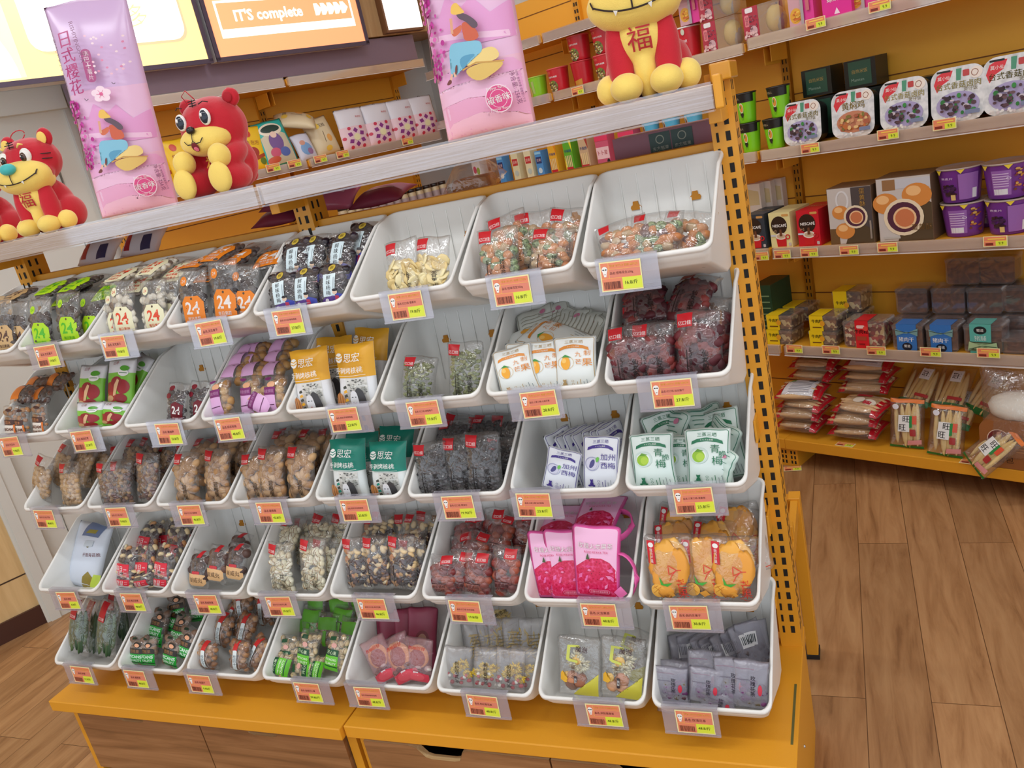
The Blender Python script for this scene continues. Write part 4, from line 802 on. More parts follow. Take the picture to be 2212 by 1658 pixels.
kind('grapefruit', .078, .15, .012, 'clear tea pouch with dried grapefruit slice and pink base', name='tea_pouch', cat='tea pouch', film=clear('rosy_film', .16, .07, .15, tint=(252, 238, 240), bump=.5, hazecol=(236, 190, 200)), round_=.05, cname='fruit_slices',
     cont=[dict(n=1, r=(.030, .004, .040), cols=[(214, 160, 96)], lo=.56, hi=.58, x0=.5, x1=.52, up=1, seg=18, ring=10), dict(n=1, r=(.024, .0065, .033), cols=[(146, 50, 34)], lo=.54, hi=.56, x0=.5, x1=.52, up=1, seg=18, ring=10), dict(n=6, r=(.009, .006, .009), cols=[(90, 60, 50), (120, 90, 80), (206, 196, 190)], lo=.15, hi=.35, jit=.3)],
     lab=[('p', [(.06, .05), (.94, .05), (.94, .40), (.5, .52), (.06, .40)], (214, 62, 84)), ('e', .5, .28, .30, .18, (226, 90, 104)), '|', ('t', '西柚回甘', .5, 1.5, .14, (206, 50, 40), {'fit': .7}), ('r', .42, .34, .6, .5, (226, 226, 230))])
kind('pinkpouch', .078, .15, .008, 'dull pink tea pouch standing at the back', name='tea_pouch', cat='tea pouch', base=P((150, 58, 84), .35), round_=.12, pinch=.1, gfx=[('e', .5, .9, .25, .3, (120, 50, 60)), ('e', .5, .9, .16, .2, (170, 130, 110)), ('l', [(.1, .3), (.9, .5)], .05, (196, 110, 140))])
PG = (104, 196, 44)
def pistlab(bg, dark, word):
    return [('p', [(.06, .05), (.74, .08), (.72, .66), (.08, .62)], bg), ('p', [(.08, .62), (.72, .66), (.71, .90), (.10, .86)], dark), ('l', [(.1, .22), (.72, .25)], .045, dark), ('t', word, .40, .50, .15, (226, 246, 206), {'fit': .54, 'b': .03, 'rot': 2}), ('t', 'QUALITY', .40, .34, .13, (226, 246, 206), {'fit': .54, 'b': .03, 'rot': 2})]
kind('pistg', .066, .10, .016, 'clear packet of pistachios with bright green label', film=FILM, cont=[dict(n=20, r=(.0095, .0075, .0075), cols=[(214, 192, 150), (204, 180, 136), (222, 204, 168)], lo=.05, hi=.9, shape='shell')], cname='pistachios', lab=pistlab(PG, (22, 78, 46), 'PISTACHIO')+[('t', '开心果', .40, .76, .14, (226, 246, 206)), '|', ('e', .46, 1.04, .13, .09, (226, 170, 160)), '|', ('p', [(.2, 1.2), (.5, 1.24), (.48, 1.38), (.22, 1.34)], (22, 78, 46))])
kind('pistback', .072, .09, .015, 'pistachio packet with green back label further back', film=FILM, cont=[dict(n=14, r=(.0095, .0075, .0075), cols=[(190, 166, 128), (176, 150, 112)], lo=.05, hi=.6, shape='shell')], cname='pistachios', lab=[('p', [(.08, .62), (.92, .66), (.9, 1.1), (.1, 1.06)], (96, 170, 44)), ('p', [(.40, .05), (.56, .05), (.56, .6), (.40, .6)], (104, 180, 50))])
DG = (30, 170, 54)
kind('pecang', .062, .092, .016, 'clear packet of pecans with green label reading pecans quality', film=FILM, cont=[dict(n=9, r=(.014, .010, .010), cols=[(150, 122, 100), (136, 106, 84), (120, 92, 74)], lo=.1, hi=.9)], cname='pecans',
     lab=[('r', .08, .04, .92, .62, DG), ('r', .08, .62, .92, .88, (40, 30, 20)), ('t', '碧根果', .5, .75, .17, (170, 120, 70)), ('t', 'PECANS', .5, .48, .18, (220, 246, 226), {'fit': .76, 'b': .035}), ('t', 'QUALITY', .5, .28, .15, (220, 246, 226), {'fit': .76, 'b': .035}), ('r', .08, .14, .92, .18, (16, 60, 34)), '|', ('e', .62, 1.04, .15, .10, (226, 160, 120)), ('e', .62, 1.06, .19, .14, (40, 34, 26)), ('e', .62, 1.04, .13, .09, (232, 170, 132)), '|', ('e', .3, 1.34, .2, .05, (24, 50, 34))])
BRW = [(150, 104, 68), (170, 122, 80), (132, 90, 60), (186, 142, 100)]
kind('walnutr', .068, .095, .022, 'clear packet of brown walnut kernels with red strip', film=FILM, cont=[dict(n=24, r=(.010, .009, .009), cols=BRW, lo=.05, hi=.9, jit=.25)], cname='walnut_kernels', lab=[('p', [(.36, .96), (.58, .96), (.62, 1.36), (.40, 1.36)], (200, 40, 40)), ('rr', .38, .1, .58, .98, .05, (226, 236, 238)), ('v', '桂圆干', .48, .54, .15, (60, 70, 80)), ('l', [(.2, .2), (.3, .6), (.25, .9)], .01, (236, 226, 226)), ('l', [(.7, .2), (.66, .6), (.74, .9)], .01, (236, 226, 226))])
OKR = [(56, 84, 44), (70, 100, 54), (44, 72, 40), (84, 104, 60)]
kind('okra', .085, .165, .018, 'clear bag of dark green dried okra with long red tag', film=FILM, cont=[dict(n=22, r=(.0075, .0075, .045), cols=OKR, lo=.32, hi=.52, x0=.16, x1=.84, up=1, jit=.10, seg=7, ring=8)], cname='okra_pods', lab=[('p', [(.16, 1.25), (.52, 1.25), (.50, 1.88), (.2, 1.88)], (178, 26, 38)), ('t', '亿口佳', .34, 1.34, .11, WHITE, {'fit': .3})])
# ================================================================ what stands in the bins
# kind, x, y of the top edge's middle in the photograph's frame, depth of that edge behind the bin front (m), lean, roll, yaw
STOCK = {
(1, 1): ('egg-shaped coated peanuts in low bags', [('egg_low', 1338, 476, .125, 38, -10, 0), ('egg_low', 1420, 458, .135, 38, 4, 0), ('egg_low', 1496, 455, .15, 40, 14, 0)]),
(1, 2): ('egg-shaped coated peanuts in upright bags', [('egg_nuts', 1073, 492, .115, 20, 0, 0), ('egg_nuts', 1196, 492, .115, 22, 9, 0), ('egg_nuts', 1090, 462, .185, 32, -12, 0), ('egg_nuts', 1150, 456, .20, 28, 4, 20), ('egg_nuts', 1232, 448, .205, 26, 10, 0)]),
(1, 3): ('banana chips', [('banana', 864, 518, .105, 18, -4, 0), ('banana', 936, 510, .11, 18, 6, 0)]),
(1, 4): ('black bayberry plums', [('plum', 611, 583, .10, 20, -2, 0), ('plum', 664, 575, .11, 22, 2, 0), ('plum', 724, 566, .105, 22, 3, 0), ('plum', 633, 515, .19, 30, -2, 0), ('plum', 684, 506, .20, 30, 4, 0), ('plum', 748, 500, .20, 32, 4, 0), ('plum', 793, 478, .24, 34, 10, 0)]),
(1, 5): ('orange labelled dried snack bags', [('fig_orange', 415, 580, .10, 14, 3, 0), ('fig_orange', 478, 561, .105, 14, 4, 0), ('fig_orange', 545, 567, .12, 14, 4, 0), ('fig_orange', 480, 544, .24, 84, 8, 0), ('fig_orange', 545, 528, .245, 84, 12, 0), ('fig_orange', 572, 522, .25, 78, 10, 0)]),
(1, 6): ('cream labelled dried snack bags', [('fig_cream', 232, 624, .12, 14, 2, 0), ('fig_cream', 264, 603, .105, 14, 3, 0), ('fig_cream', 331, 601, .105, 14, 4, 0), ('fig_cream', 369, 598, .14, 16, 4, 0), ('fig_cream', 330, 575, .24, 85, 6, 0), ('fig_cream', 402, 558, .245, 84, 8, 0)]),
(1, 7): ('lime green labelled dried snack bags', [('fig_green', 87, 645, .105, 14, 4, 0), ('fig_green', 147, 629, .105, 14, 4, 0), ('fig_green', 196, 628, .135, 14, 4, 0), ('fig_green', 180, 604, .24, 85, 6, 0), ('fig_green', 236, 594, .245, 84, 8, 0)]),
(1, 8): ('tan labelled dried snack bags', [('fig_brown', 2, 648, .105, 14, 3, 0), ('fig_brown', 38, 650, .13, 14, 3, 0), ('fig_brown', 50, 630, .24, 85, 6, 0), ('fig_brown', 105, 620, .245, 84, 8, 0)]),
(2, 1): ('dark red dried plums', [('red_plum', 1345, 702, .105, 16, 0, 0), ('red_plum', 1409, 693, .11, 16, 2, 0), ('red_plum', 1508, 668, .105, 16, 3, 0), ('red_plum', 1385, 652, .19, 34, -4, 0), ('red_plum', 1465, 648, .19, 34, 6, 0), ('red_plum', 1545, 640, .20, 30, 8, 0), ('red_plum', 1392, 618, .25, 72, -10, 0), ('red_plum', 1520, 596, .25, 66, 14, 0)]),
(2, 2): ('white mango fruit packets', [('mango_pack', 1088, 752, .095, 16, -9, 0), ('mango_pack', 1134, 739, .125, 16, 4, 0), ('mango_pack', 1174, 735, .11, 16, 0, 0), ('mango_pack', 1241, 726, .10, 16, 3, 0), ('mango_pack', 1140, 712, .19, 66, -52, 10), ('mango_pack', 1215, 706, .20, 66, 62, -10), ('mango_back', 1170, 694, .225, 62, -70, 10), ('mango_back', 1120, 672, .25, 46, -16, 0), ('mango_back', 1185, 660, .255, 46, -8, 10), ('mango_back', 1245, 664, .25, 44, 10, -14), ('mango_back', 1285, 676, .235, 40, 16, -30)]),
(2, 3): ('green raisins', [('graisin', 911, 768, .11, 18, 10, 0), ('graisin', 1004, 737, .105, 16, 4, 0)]),
(2, 4): ('yellow roasted walnut packets', [('walnut_y', 665, 753, .10, 14, -2, 0), ('walnut_y', 763, 741, .10, 14, 1, 0), ('walnut_y', 720, 727, .19, 18, 2, 0), ('walnut_y', 803, 708, .20, 20, 5, -8)]),
(2, 5): ('small lilac labelled walnut packets', [('walnut_p', 474, 816, .09, 18, -2, 0), ('walnut_p', 542, 811, .095, 18, 2, 0), ('walnut_p', 597, 809, .095, 18, 4, 0), ('walnut_p', 536, 848, .085, 40, -66, 0),
   ] + [('walnut_flat', x, y, d, 60, rr, 0) for x, y, d, rr in ((514, 790, .15, 4), (562, 785, .155, 2), (606, 783, .155, 4), (498, 769, .19, 6), (556, 765, .195, 4), (612, 760, .195, 6), (504, 751, .225, 6), (566, 743, .23, 4), (624, 734, .235, 8))]),
(2, 6): ('two small bags of dark berries', [('maroon24', 390, 826, .115, 22, 9, 0), ('maroon24', 438, 822, .13, 22, 8, 0)]),
(2, 7): ('green packets printed with red dates', [('jujube', 201, 788, .155, 24, 4, 0), ('jujube', 266, 775, .16, 24, 4, 0), ('jujube', 196, 868, .095, 34, 3, 0), ('jujube', 250, 868, .105, 34, 8, 0), ('jujube', 320, 768, .22, 40, 12, -20)]),
(2, 8): ('small badam almond packets', [('badam', 18, 876, .09, 16, 2, 0), ('badam', 48, 876, .10, 16, 3, 0), ('badam', 84, 869, .095, 16, 3, 0)] + [('badam_flat', x, y, d, 58, rr, 0) for x, y, d, rr in ((28, 838, .15, 6), (70, 836, .16, 4), (112, 834, .165, 4), (60, 818, .20, 6), (105, 812, .21, 6), (145, 806, .215, 8))]),
(3, 1): ('green-plum fruit packets', [('gplum_pack', 1405, 935, .095, 14, 0, 0), ('gplum_pack', 1466, 940, .135, 14, 2, 0), ('gplum_pack', 1527, 924, .10, 14, 2, 0), ('gplum_pack', 1415, 890, .20, 24, -4, 25), ('gplum_back', 1466, 884, .20, 24, 3, -45), ('gplum_back', 1512, 878, .215, 22, 2, 40), ('gplum_pack', 1548, 884, .20, 22, -14, -15), ('gplum_back', 1586, 912, .155, 20, 14, -40), ('gplum_back', 1596, 962, .10, 18, 10, -45)]),
(3, 2): ('white plum packets with purple lettering', [('pplum_pack', 1222, 970, .09, 26, 16, 0), ('pplum_pack', 1308, 940, .10, 18, 5, 0)] + [('pplum_pack', x, y, .175, 14, 0, 62) for x, y in ((1200, 928), (1222, 930), (1241, 926), (1258, 925), (1281, 920), (1297, 917), (1312, 915))]),
(3, 3): ('black raisins', [('braisin', 924, 953, .10, 16, -2, 0), ('braisin', 990, 938, .115, 16, 0, 0), ('braisin', 1040, 932, .10, 16, 2, 0), ('braisin', 1085, 944, .15, 16, 4, -10), ('braisin', 985, 905, .22, 52, 0, 0), ('braisin', 1060, 895, .235, 52, 8, 0)]),
(3, 4): ('teal roasted walnut packets', [('walnut_t', 750, 947, .105, 14, 2, 0), ('walnut_t', 838, 952, .10, 14, 2, 0), ('walnut_t', 778, 932, .19, 20, 2, 0), ('walnut_t', 858, 920, .20, 20, 5, 0)]),
(3, 5): ('whole pecans beside the teal walnut packets', [('pecan', 545, 975, .11, 14, 0, 0), ('pecan', 586, 963, .10, 16, 4, 0), ('pecan', 652, 960, .105, 16, 6, 0), ('pecan', 620, 928, .21, 44, 4, 0), ('pecan', 680, 925, .225, 40, 8, 0)]),
(3, 6): ('whole pecans left of another pecan bin', [('pecan', 404, 975, .10, 16, 5, 0), ('pecan', 470, 968, .105, 16, 6, 0), ('pecan', 430, 946, .21, 44, 4, 0), ('pecan', 500, 938, .22, 42, 8, 0)]),
(3, 7): ('small brown nuts', [('nut_mix', 215, 998, .10, 14, 4, 0), ('nut_mix', 262, 992, .115, 14, 4, 0), ('nut_mix', 325, 976, .105, 14, 9, 0), ('nut_mix', 270, 950, .21, 40, 10, 0), ('nut_mix', 330, 945, .225, 40, 12, 0)]),
(3, 8): ('tan round nuts', [('hazel', 102, 985, .13, 18, 18, 0), ('hazel', 149, 996, .10, 16, 2, 0), ('hazel', 150, 960, .19, 36, 14, 0), ('hazel', 200, 958, .21, 36, 16, 0)]),
(4, 1): ('dried mango slices', [('dmango', 1440, 1152, .10, 16, -1, 0), ('dmango', 1516, 1152, .11, 16, 0, 0), ('dmango', 1600, 1156, .105, 16, 2, 0), ('dmango', 1455, 1122, .205, 44, -4, 0), ('dmango', 1545, 1120, .21, 44, 6, 0), ('dmango', 1622, 1092, .235, 40, 14, 0)]),
(4, 2): ('pink dragon fruit tea pouches', [('pitaya', 1178, 1145, .12, 15, -1, 0), ('pitaya', 1222, 1143, .11, 15, 1, 0), ('pitaya', 1288, 1134, .095, 15, 5, 0), ('pitaya', 1205, 1092, .25, 82, 4, 0), ('pitaya', 1310, 1072, .26, 80, 2, 0)]),
(4, 3): ('red preserved plums', [('redball', 958, 1195, .105, 24, 0, 0), ('redball', 1000, 1186, .12, 22, 4, 0), ('redball', 1035, 1188, .10, 20, 6, 0), ('redball', 1095, 1177, .11, 18, 5, 0), ('redball', 975, 1150, .19, 36, -14, 0), ('redball', 1042, 1145, .19, 40, 14, 0), ('redball', 1015, 1112, .235, 48, 0, 0), ('redball', 1095, 1110, .23, 46, 10, 0)]),
(4, 4): ('mixed nuts with cashews and raisins', [('mixnut', 765, 1158, .115, 15, 0, 0), ('mixnut', 810, 1155, .105, 15, 2, 0), ('mixnut', 866, 1154, .10, 15, 4, 0), ('mixnut', 905, 1161, .13, 15, 5, 0), ('mixnut', 815, 1112, .225, 46, 2, 0), ('mixnut', 905, 1108, .22, 44, 6, 0)]),
(4, 5): ('white pistachios', [('pistw', 606, 1170, .10, 15, 4, 0), ('pistw', 676, 1160, .10, 15, 5, 0), ('pistw', 716, 1160, .14, 16, 5, 0), ('pistw', 640, 1118, .215, 46, 8, 0), ('pistw', 710, 1112, .225, 46, 10, 0)]),
(4, 6): ('round brown macadamias', [('macad', 440, 1188, .13, 28, 6, 0), ('macad', 479, 1176, .135, 28, 8, 0), ('macad', 521, 1172, .14, 28, 8, 0), ('macad', 530, 1150, .20, 44, 12, 0)]),
(4, 7): ('small red labelled daily nut packets', [('daily', 248, 1230, .085, 24, 4, 0), ('daily', 312, 1232, .09, 40, -8, 0), ('daily', 353, 1228, .09, 24, 6, 0), ('daily', 262, 1180, .14, 30, 6, 0), ('daily', 318, 1176, .145, 30, 4, 0), ('daily', 368, 1176, .145, 30, 8, 0), ('daily', 290, 1140, .20, 44, 8, 0), ('daily', 338, 1128, .215, 44, 8, 0), ('daily', 388, 1140, .19, 34, 10, 0)]),
(4, 8): ('one large pale blue paper snack bag', [('seaweed', 190, 1130, .20, 34, 10, 0)]),
(5, 1): ('frosted rose tea sachets', [('rose', 1452, 1496, .066, 16, 6, 0), ('rose', 1556, 1487, .068, 16, 14, 0), ('rose', 1443, 1438, .085, 26, 4, 0), ('rose', 1527, 1440, .085, 26, 6, 0), ('rose', 1578, 1418, .10, 22, 2, 0), ('rose', 1622, 1424, .095, 22, 5, 0), ('rose', 1450, 1424, .125, 24, 2, 0), ('rose', 1522, 1402, .13, 28, 3, 0)] + [('rose_edge', x, y, .20, 22, rr, yw) for x, y, rr, yw in ((1462, 1366, 12, 35), (1490, 1364, 8, 45), (1512, 1366, 6, 55), (1534, 1368, 4, 50), (1560, 1362, -4, 35), (1584, 1354, -6, 30), (1600, 1344, -4, 30), (1618, 1340, 2, 24))]),
(5, 2): ('fruit tea slices in zip bags', [('fruitea', 1251, 1371, .115, 22, 3, 0), ('fruitea', 1346, 1374, .115, 22, 5, 0), ('fruitea', 1378, 1356, .205, 34, 10, -10)]),
(5, 3): ('yellow chrysanthemum tea sachets', [('chrys', 989, 1394, .105, 24, 2, 0), ('chrys', 1056, 1396, .105, 24, 4, 0), ('chrys', 1104, 1399, .09, 24, 6, 0), ('chrys', 1145, 1396, .12, 24, 6, 0)] + [('chrys_edge', x, y, .185, 24, rr, yw) for x, y, rr, yw in ((997, 1338, 4, 25), (1030, 1340, 6, 30), (1058, 1338, 2, 30), (1084, 1336, 8, 25), (1116, 1332, 4, 10), (1152, 1334, 8, 20))] + [('chrys', 1130, 1308, .235, 64, 60, 0)]),
(5, 4): ('dried grapefruit tea pouches', [('grapefruit', 800, 1378, .105, 34, -26, 0), ('grapefruit', 848, 1372, .12, 30, -24, 0), ('grapefruit', 905, 1376, .115, 26, 6, 0)] + [('pinkpouch', x, y, .20, 24, rr, yw) for x, y, rr, yw in ((812, 1330, 14, 35), (848, 1322, 12, 30), (882, 1312, 14, 35), (914, 1310, 16, 30))]),
(5, 5): ('pistachios with bright green labels', [('pistg', 620, 1370, .135, 26, 6, 0), ('pistg', 676, 1361, .135, 26, 10, 0), ('pistg', 735, 1365, .13, 26, 12, 0), ('pistg', 582, 1428, .085, 50, -82, 0), ('pistg', 632, 1434, .085, 50, -86, 0), ('pistg', 672, 1440, .085, 50, -84, 0)] + [('pistback', x, y, d, 32, rr, 0) for x, y, d, rr in ((622, 1326, .20, 4), (680, 1306, .215, 6), (712, 1322, .19, 4), (748, 1304, .215, 10), (764, 1332, .18, 8))]),
(5, 6): ('brown walnut kernels with red strips', [('walnutr', 455, 1380, .10, 24, 2, 0), ('walnutr', 520, 1380, .10, 24, 6, 0), ('walnutr', 478, 1320, .175, 32, 10, 0), ('walnutr', 542, 1322, .175, 32, 12, 0), ('walnutr', 522, 1298, .225, 44, 6, 0), ('walnutr', 575, 1375, .13, 34, 20, -20)]),
(5, 7): ('pecans with green labels', [('pecang', 284, 1370, .10, 24, 2, 0), ('pecang', 324, 1372, .10, 24, 2, 0), ('pecang', 380, 1370, .105, 24, 12, 0), ('pecang', 296, 1325, .175, 40, 4, 0), ('pecang', 358, 1312, .185, 40, 10, 0), ('pecang', 402, 1322, .18, 40, 10, 0), ('pecang', 418, 1352, .135, 30, 14, 0), ('pecang', 390, 1296, .23, 50, 8, 0)]),
(5, 8): ('dried okra', [('okra', 182, 1290, .135, 24, 8, 0), ('okra', 212, 1294, .15, 24, 9, 0), ('okra', 244, 1296, .14, 24, 10, 0)]),
}
for k, (what, _) in STOCK.items(): CONT[k] = what
ORD = ['first', 'second', 'third', 'fourth', 'fifth', 'sixth', 'seventh', 'eighth', 'ninth', 'tenth']
def handle(o, key, var):
    """looped handle and small tag of the cup-shaped pouch"""
    if 'handle_mesh' not in _art:
        a = MB(); w_ = KIND[key]['w']; a.tube([(w_*.44+.036*math.sin(t), -.001, .062+.05*math.cos(t)*-1*-1-.012+0) for t in [math.pi*i/12 for i in range(13)]], .0085, P(PINK, .3), 8, flat=.3)
        b = MB(); b.prism([(.0, 0), (.014, .012), (.0, .026), (-.014, .012)], -.001, .001, P((236, 120, 184), .3)); _art['handle_mesh'] = (a.mesh('handle'), b.mesh('hang_tag'))
    h = link('handle', _art['handle_mesh'][0], o); g = link('hang_tag', _art['handle_mesh'][1], o); g.location = (KIND[key]['w']*.47, -.006, .006)
def stock_bin(r, c, what, items):
    make_bin(r, c)
    if not (r == 1 and c == 8): make_tag(r, c)
    front = [i for i, q in enumerate(items) if q[3] < .15]; back = [i for i in range(len(items)) if i not in front]
    for i, (key, px, py, dy, lean, roll, yaw) in enumerate(items):
        T = on_y(px, py, ROWY[r]+dy); dy = dy*.82 if dy < .15 else dy; T = on_y(px, py, ROWY[r]+dy); lean = max(4, min(lean, math.degrees(math.asin(max(.02, min(.99, (dy-.028-KIND[key]['t']*.8)/KIND[key]['h'])))))) if dy < .15 and abs(roll) < 55 else lean; fl = ROWZ[r]+bfloor(dy-.7*KIND[key]['h']*math.sin(math.radians(lean)))+.015
        T.x = min(max(T.x, xcol(c)-0.114+KIND[key]['w']*.44), xcol(c)+0.114-KIND[key]['w']*.44)
        if abs(roll) > 55 and dy < .1: T.x = on_y(px, py, ROWY[r]+dy).x
        o = place_bag(key, T, lean, roll, yaw, var=i % 2, floor=fl)
        if key == 'pitaya': handle(o, key, i)
        same = [j for j in (front if i in front else back) if items[j][0] == key]
        same.sort(key=lambda j: items[j][1]); n = len(same); p = same.index(i)
        row = 'in front' if i in front else 'at the back'
        if sum(1 for q in items if q[0] == key) == 1: pos = ''
        elif n == 1: pos = row
        elif p == 0: pos = row+', leftmost'
        elif p == n-1: pos = row+', rightmost'
        else: pos = row+', %s from left' % ORD[p]
        tail = BINHINT.get((r, c), '')
        lab = (KIND[key]['look']+(' '+tail if tail else '')+(', '+pos if pos else '')).strip()
        tag(o, lab, KIND[key]['cat'], what)
BINHINT = {(3, 5): 'beside the teal packets', (3, 6): 'in the further bin'}
CONT[(3, 5)] = 'whole pecans beside the teal walnut packets'; CONT[(3, 6)] = 'whole pecans, further from teal packets'
for (r, c), (what, items) in STOCK.items(): stock_bin(r, c, what, items)
# the heaps filling the rear of the fuller bins
HEAP = {(3, 3): ('braisin', 3), (3, 5): ('pecan', 3), (3, 6): ('pecan', 3), (3, 7): ('nut_mix', 3), (3, 8): ('hazel', 3), (4, 1): ('dmango', 2), (4, 3): ('redball', 3), (4, 4): ('mixnut', 3), (4, 5): ('pistw', 3),
        (4, 7): ('daily', 3), (5, 5): ('pistback', 3), (5, 6): ('walnutr', 3), (5, 7): ('pecang', 3), (5, 8): ('okra', 2), (2, 1): ('red_plum', 2), (1, 5): ('fig_orange', 2), (1, 6): ('fig_cream', 2), (1, 7): ('fig_green', 2)}
for (r, c), (key, n) in HEAP.items():
    for i in range(n):
        q = KIND[key]; rnd = random.Random(r*50+c*7+i); u = -1+2*i/(n-1); top_row = r == 1
        T = Vector((xcol(c)+u*(0.105-q['w']*.5), ROWY[r]+(.255 if top_row else .235), ROWZ[r]+(.105 if top_row else .092)+rnd.uniform(-.012, .008)))
        lean = 76 if top_row else 24+rnd.uniform(-4, 8)
        o = place_bag(key, T, lean, rnd.uniform(-9, 9), rnd.uniform(-12, 12), var=i % 2, floor=ROWZ[r]-0.075)
        pos = ['leftmost', 'rightmost'][i] if n == 2 else ['leftmost', 'middle', 'rightmost'][i]
        tail = BINHINT.get((r, c), '')
        tag(o, q['look']+(' '+tail if tail else '')+', %s in the rear heap' % pos, q['cat'], STOCK[(r, c)][0])
# ================================================================ on the top shelf of the rack: plush toys and big pink bags
VRED = P((196, 26, 46), 0.85, 0.25, 500, sheen=0.5); VYEL = P((246, 216, 112), 0.85, 0.25, 500, sheen=0.4); VINK = P((40, 26, 28), 0.6); TEAL = P((70, 186, 186), 0.7, sheen=.3)
ZT = 1.557
def blob(name, balls, mat, parent, vox=0.005, it=5):
    a = MB()
    for c, r, *rot in balls:
        R = Matrix.Rotation(math.radians(rot[0]), 3, rot[1]) if rot else None
        a.ball(c, r, mat, R, 16, 12)
    o = a.build(name, parent)
    m = o.modifiers.new('skin', 'REMESH'); m.mode = 'VOXEL'; m.voxel_size = vox; m.use_smooth_shade = True
    s = o.modifiers.new('soften', 'SMOOTH'); s.iterations = it; s.factor = 0.5
    return o
def ellS(c, r, lift=0.0008):
    def S(U, V, off=0):
        q = max(0.02, 1-((U-c[0])/r[0])**2-((V-c[2])/r[2])**2)
        return Vector((U, c[1]-r[1]*math.sqrt(q)-off-lift, V))
    return S
def onball(name, gfx, c, r, parent, lift=0.0012):
    a = MB(); draw(a, gfx, ellS(c, r, lift), step=0.006, rough=0.7, eps=0.0002, gain=0.0002); return a.build(name, parent)
def tiger(loc, rz, label):
    t = empty('plush_tiger', loc, rz, label, 'plush toy', 'new year plush toys')
    dz = -.022; MZ = ((0, -.052, .166), (.088, .052, .049))
    b = blob('body', [((0, .03, .075), (.058, .062, .078)), ((0, -.005, .13), (.046, .042, .06)), ((0, 0, .206), (.088, .074, .068)), ((0, -.035, .170), (.083, .05, .042)), ((-.042, -.042, .075), (.026, .027, .078)), ((.042, -.042, .075), (.026, .027, .078)),
          ((-.052, .025, .048), (.030, .055, .048)), ((.052, .025, .048), (.030, .055, .048)), ((.02, .095, .04), (.012, .022, .014))], VRED, t)
    blob('muzzle', [MZ, ((0, -.035, .150), (.078, .056, .034))], VYEL, t)
    BB = ((0, -.040, .108), (.044, .038, .052)); blob('bib', [BB, ((0, -.03, .055), (.024, .042, .062))], VYEL, t)
    for x in (-.036, .036):
        blob('front_paw', [((x, -.066, .026), (.031, .036, .026))], VYEL, t)
        blob('hind_paw', [((x*1.95, -.030, .028), (.027, .030, .028))], VYEL, t)
        e = blob('ear', [((x*1.75, .008, .264), (.026, .014, .028))], VRED, t); a = MB(); a.ball((x*1.75, -.006, .262), (.016, .004, .018), VYEL, None, 12, 8); a.build('inner_ear', e)
        E = ((x*1.02, -.060, .221), (.018, .010, .021)); a = MB(); a.ball(E[0], E[1], P((238, 238, 232), .25), None, 14, 10); ey = a.build('eye', t)
        a = MB(); a.ball((x*.95, -.0675, .218), (.0105, .006, .013), P((84, 62, 48), .15), None, 12, 8); a.ball((x*.92, -.0715, .217), (.006, .004, .008), P((20, 16, 16), .1), None, 10, 6); a.ball((x*.92-.002, -.0745, .221), (.002, .0015, .0025), P(WHITE, .2), None, 8, 6); a.build('pupil', ey)
        a = MB(); a.tube([(x*.65, -.066, .246), (x*.9, -.067, .2545), (x*1.2, -.064, .251)], [.002, .0035, .002], VYEL, 6); a.build('brow', t)
    blob('nose', [((0, -.103, .192), (.026, .018, .017))], TEAL, t)
    m = [(-.07+.14*i/20, .150+.018*abs(-1+i/10)**2.2) for i in range(21)]
    onball('mouth', [('l', m, .003, (48, 34, 30)), ('l', [(-.074, .178), (-.069, .165)], .003, (48, 34, 30)), ('l', [(.074, .178), (.069, .165)], .003, (48, 34, 30)), ('l', [(0, .150), (0, .18)], .003, (48, 34, 30)), ('p', [(-.034, .1545), (-.026, .1525), (-.031, .145)], WHITE), ('p', [(.034, .1545), (.026, .1525), (.031, .145)], WHITE)], *MZ, t, .002)
    onball('lucky_character', [('t', '福', 0, .103, .042, (176, 30, 40), {'b': .01})], *BB, t, .003)
    a = MB()
    for k in (-1, 0, 1): a.tube([(-.014+abs(k)*.004, -.066+abs(k)*.004, .257+k*.006), (.014-abs(k)*.004, -.066+abs(k)*.004, .257+k*.006)], .0016, VINK, 6)
    a.tube([(0, -.066, .267), (0, -.067, .246)], .0016, VINK, 6)
    for s in (-1, 1):
        for k in range(2): a.tube([(s*.087, -.02, .216-k*.014), (s*.074, -.045, .218-k*.014)], .0015, VINK, 6)
    a.build('stripes', t)
    a = MB(); a.tube([(-.02+.026*math.cos(q), .005, .284+.014*math.sin(q)+.3*(.012*math.cos(q))) for q in [k*.5 for k in range(13)]], .0014, VRED, 6); a.build('hanging_loop', t)
    return t
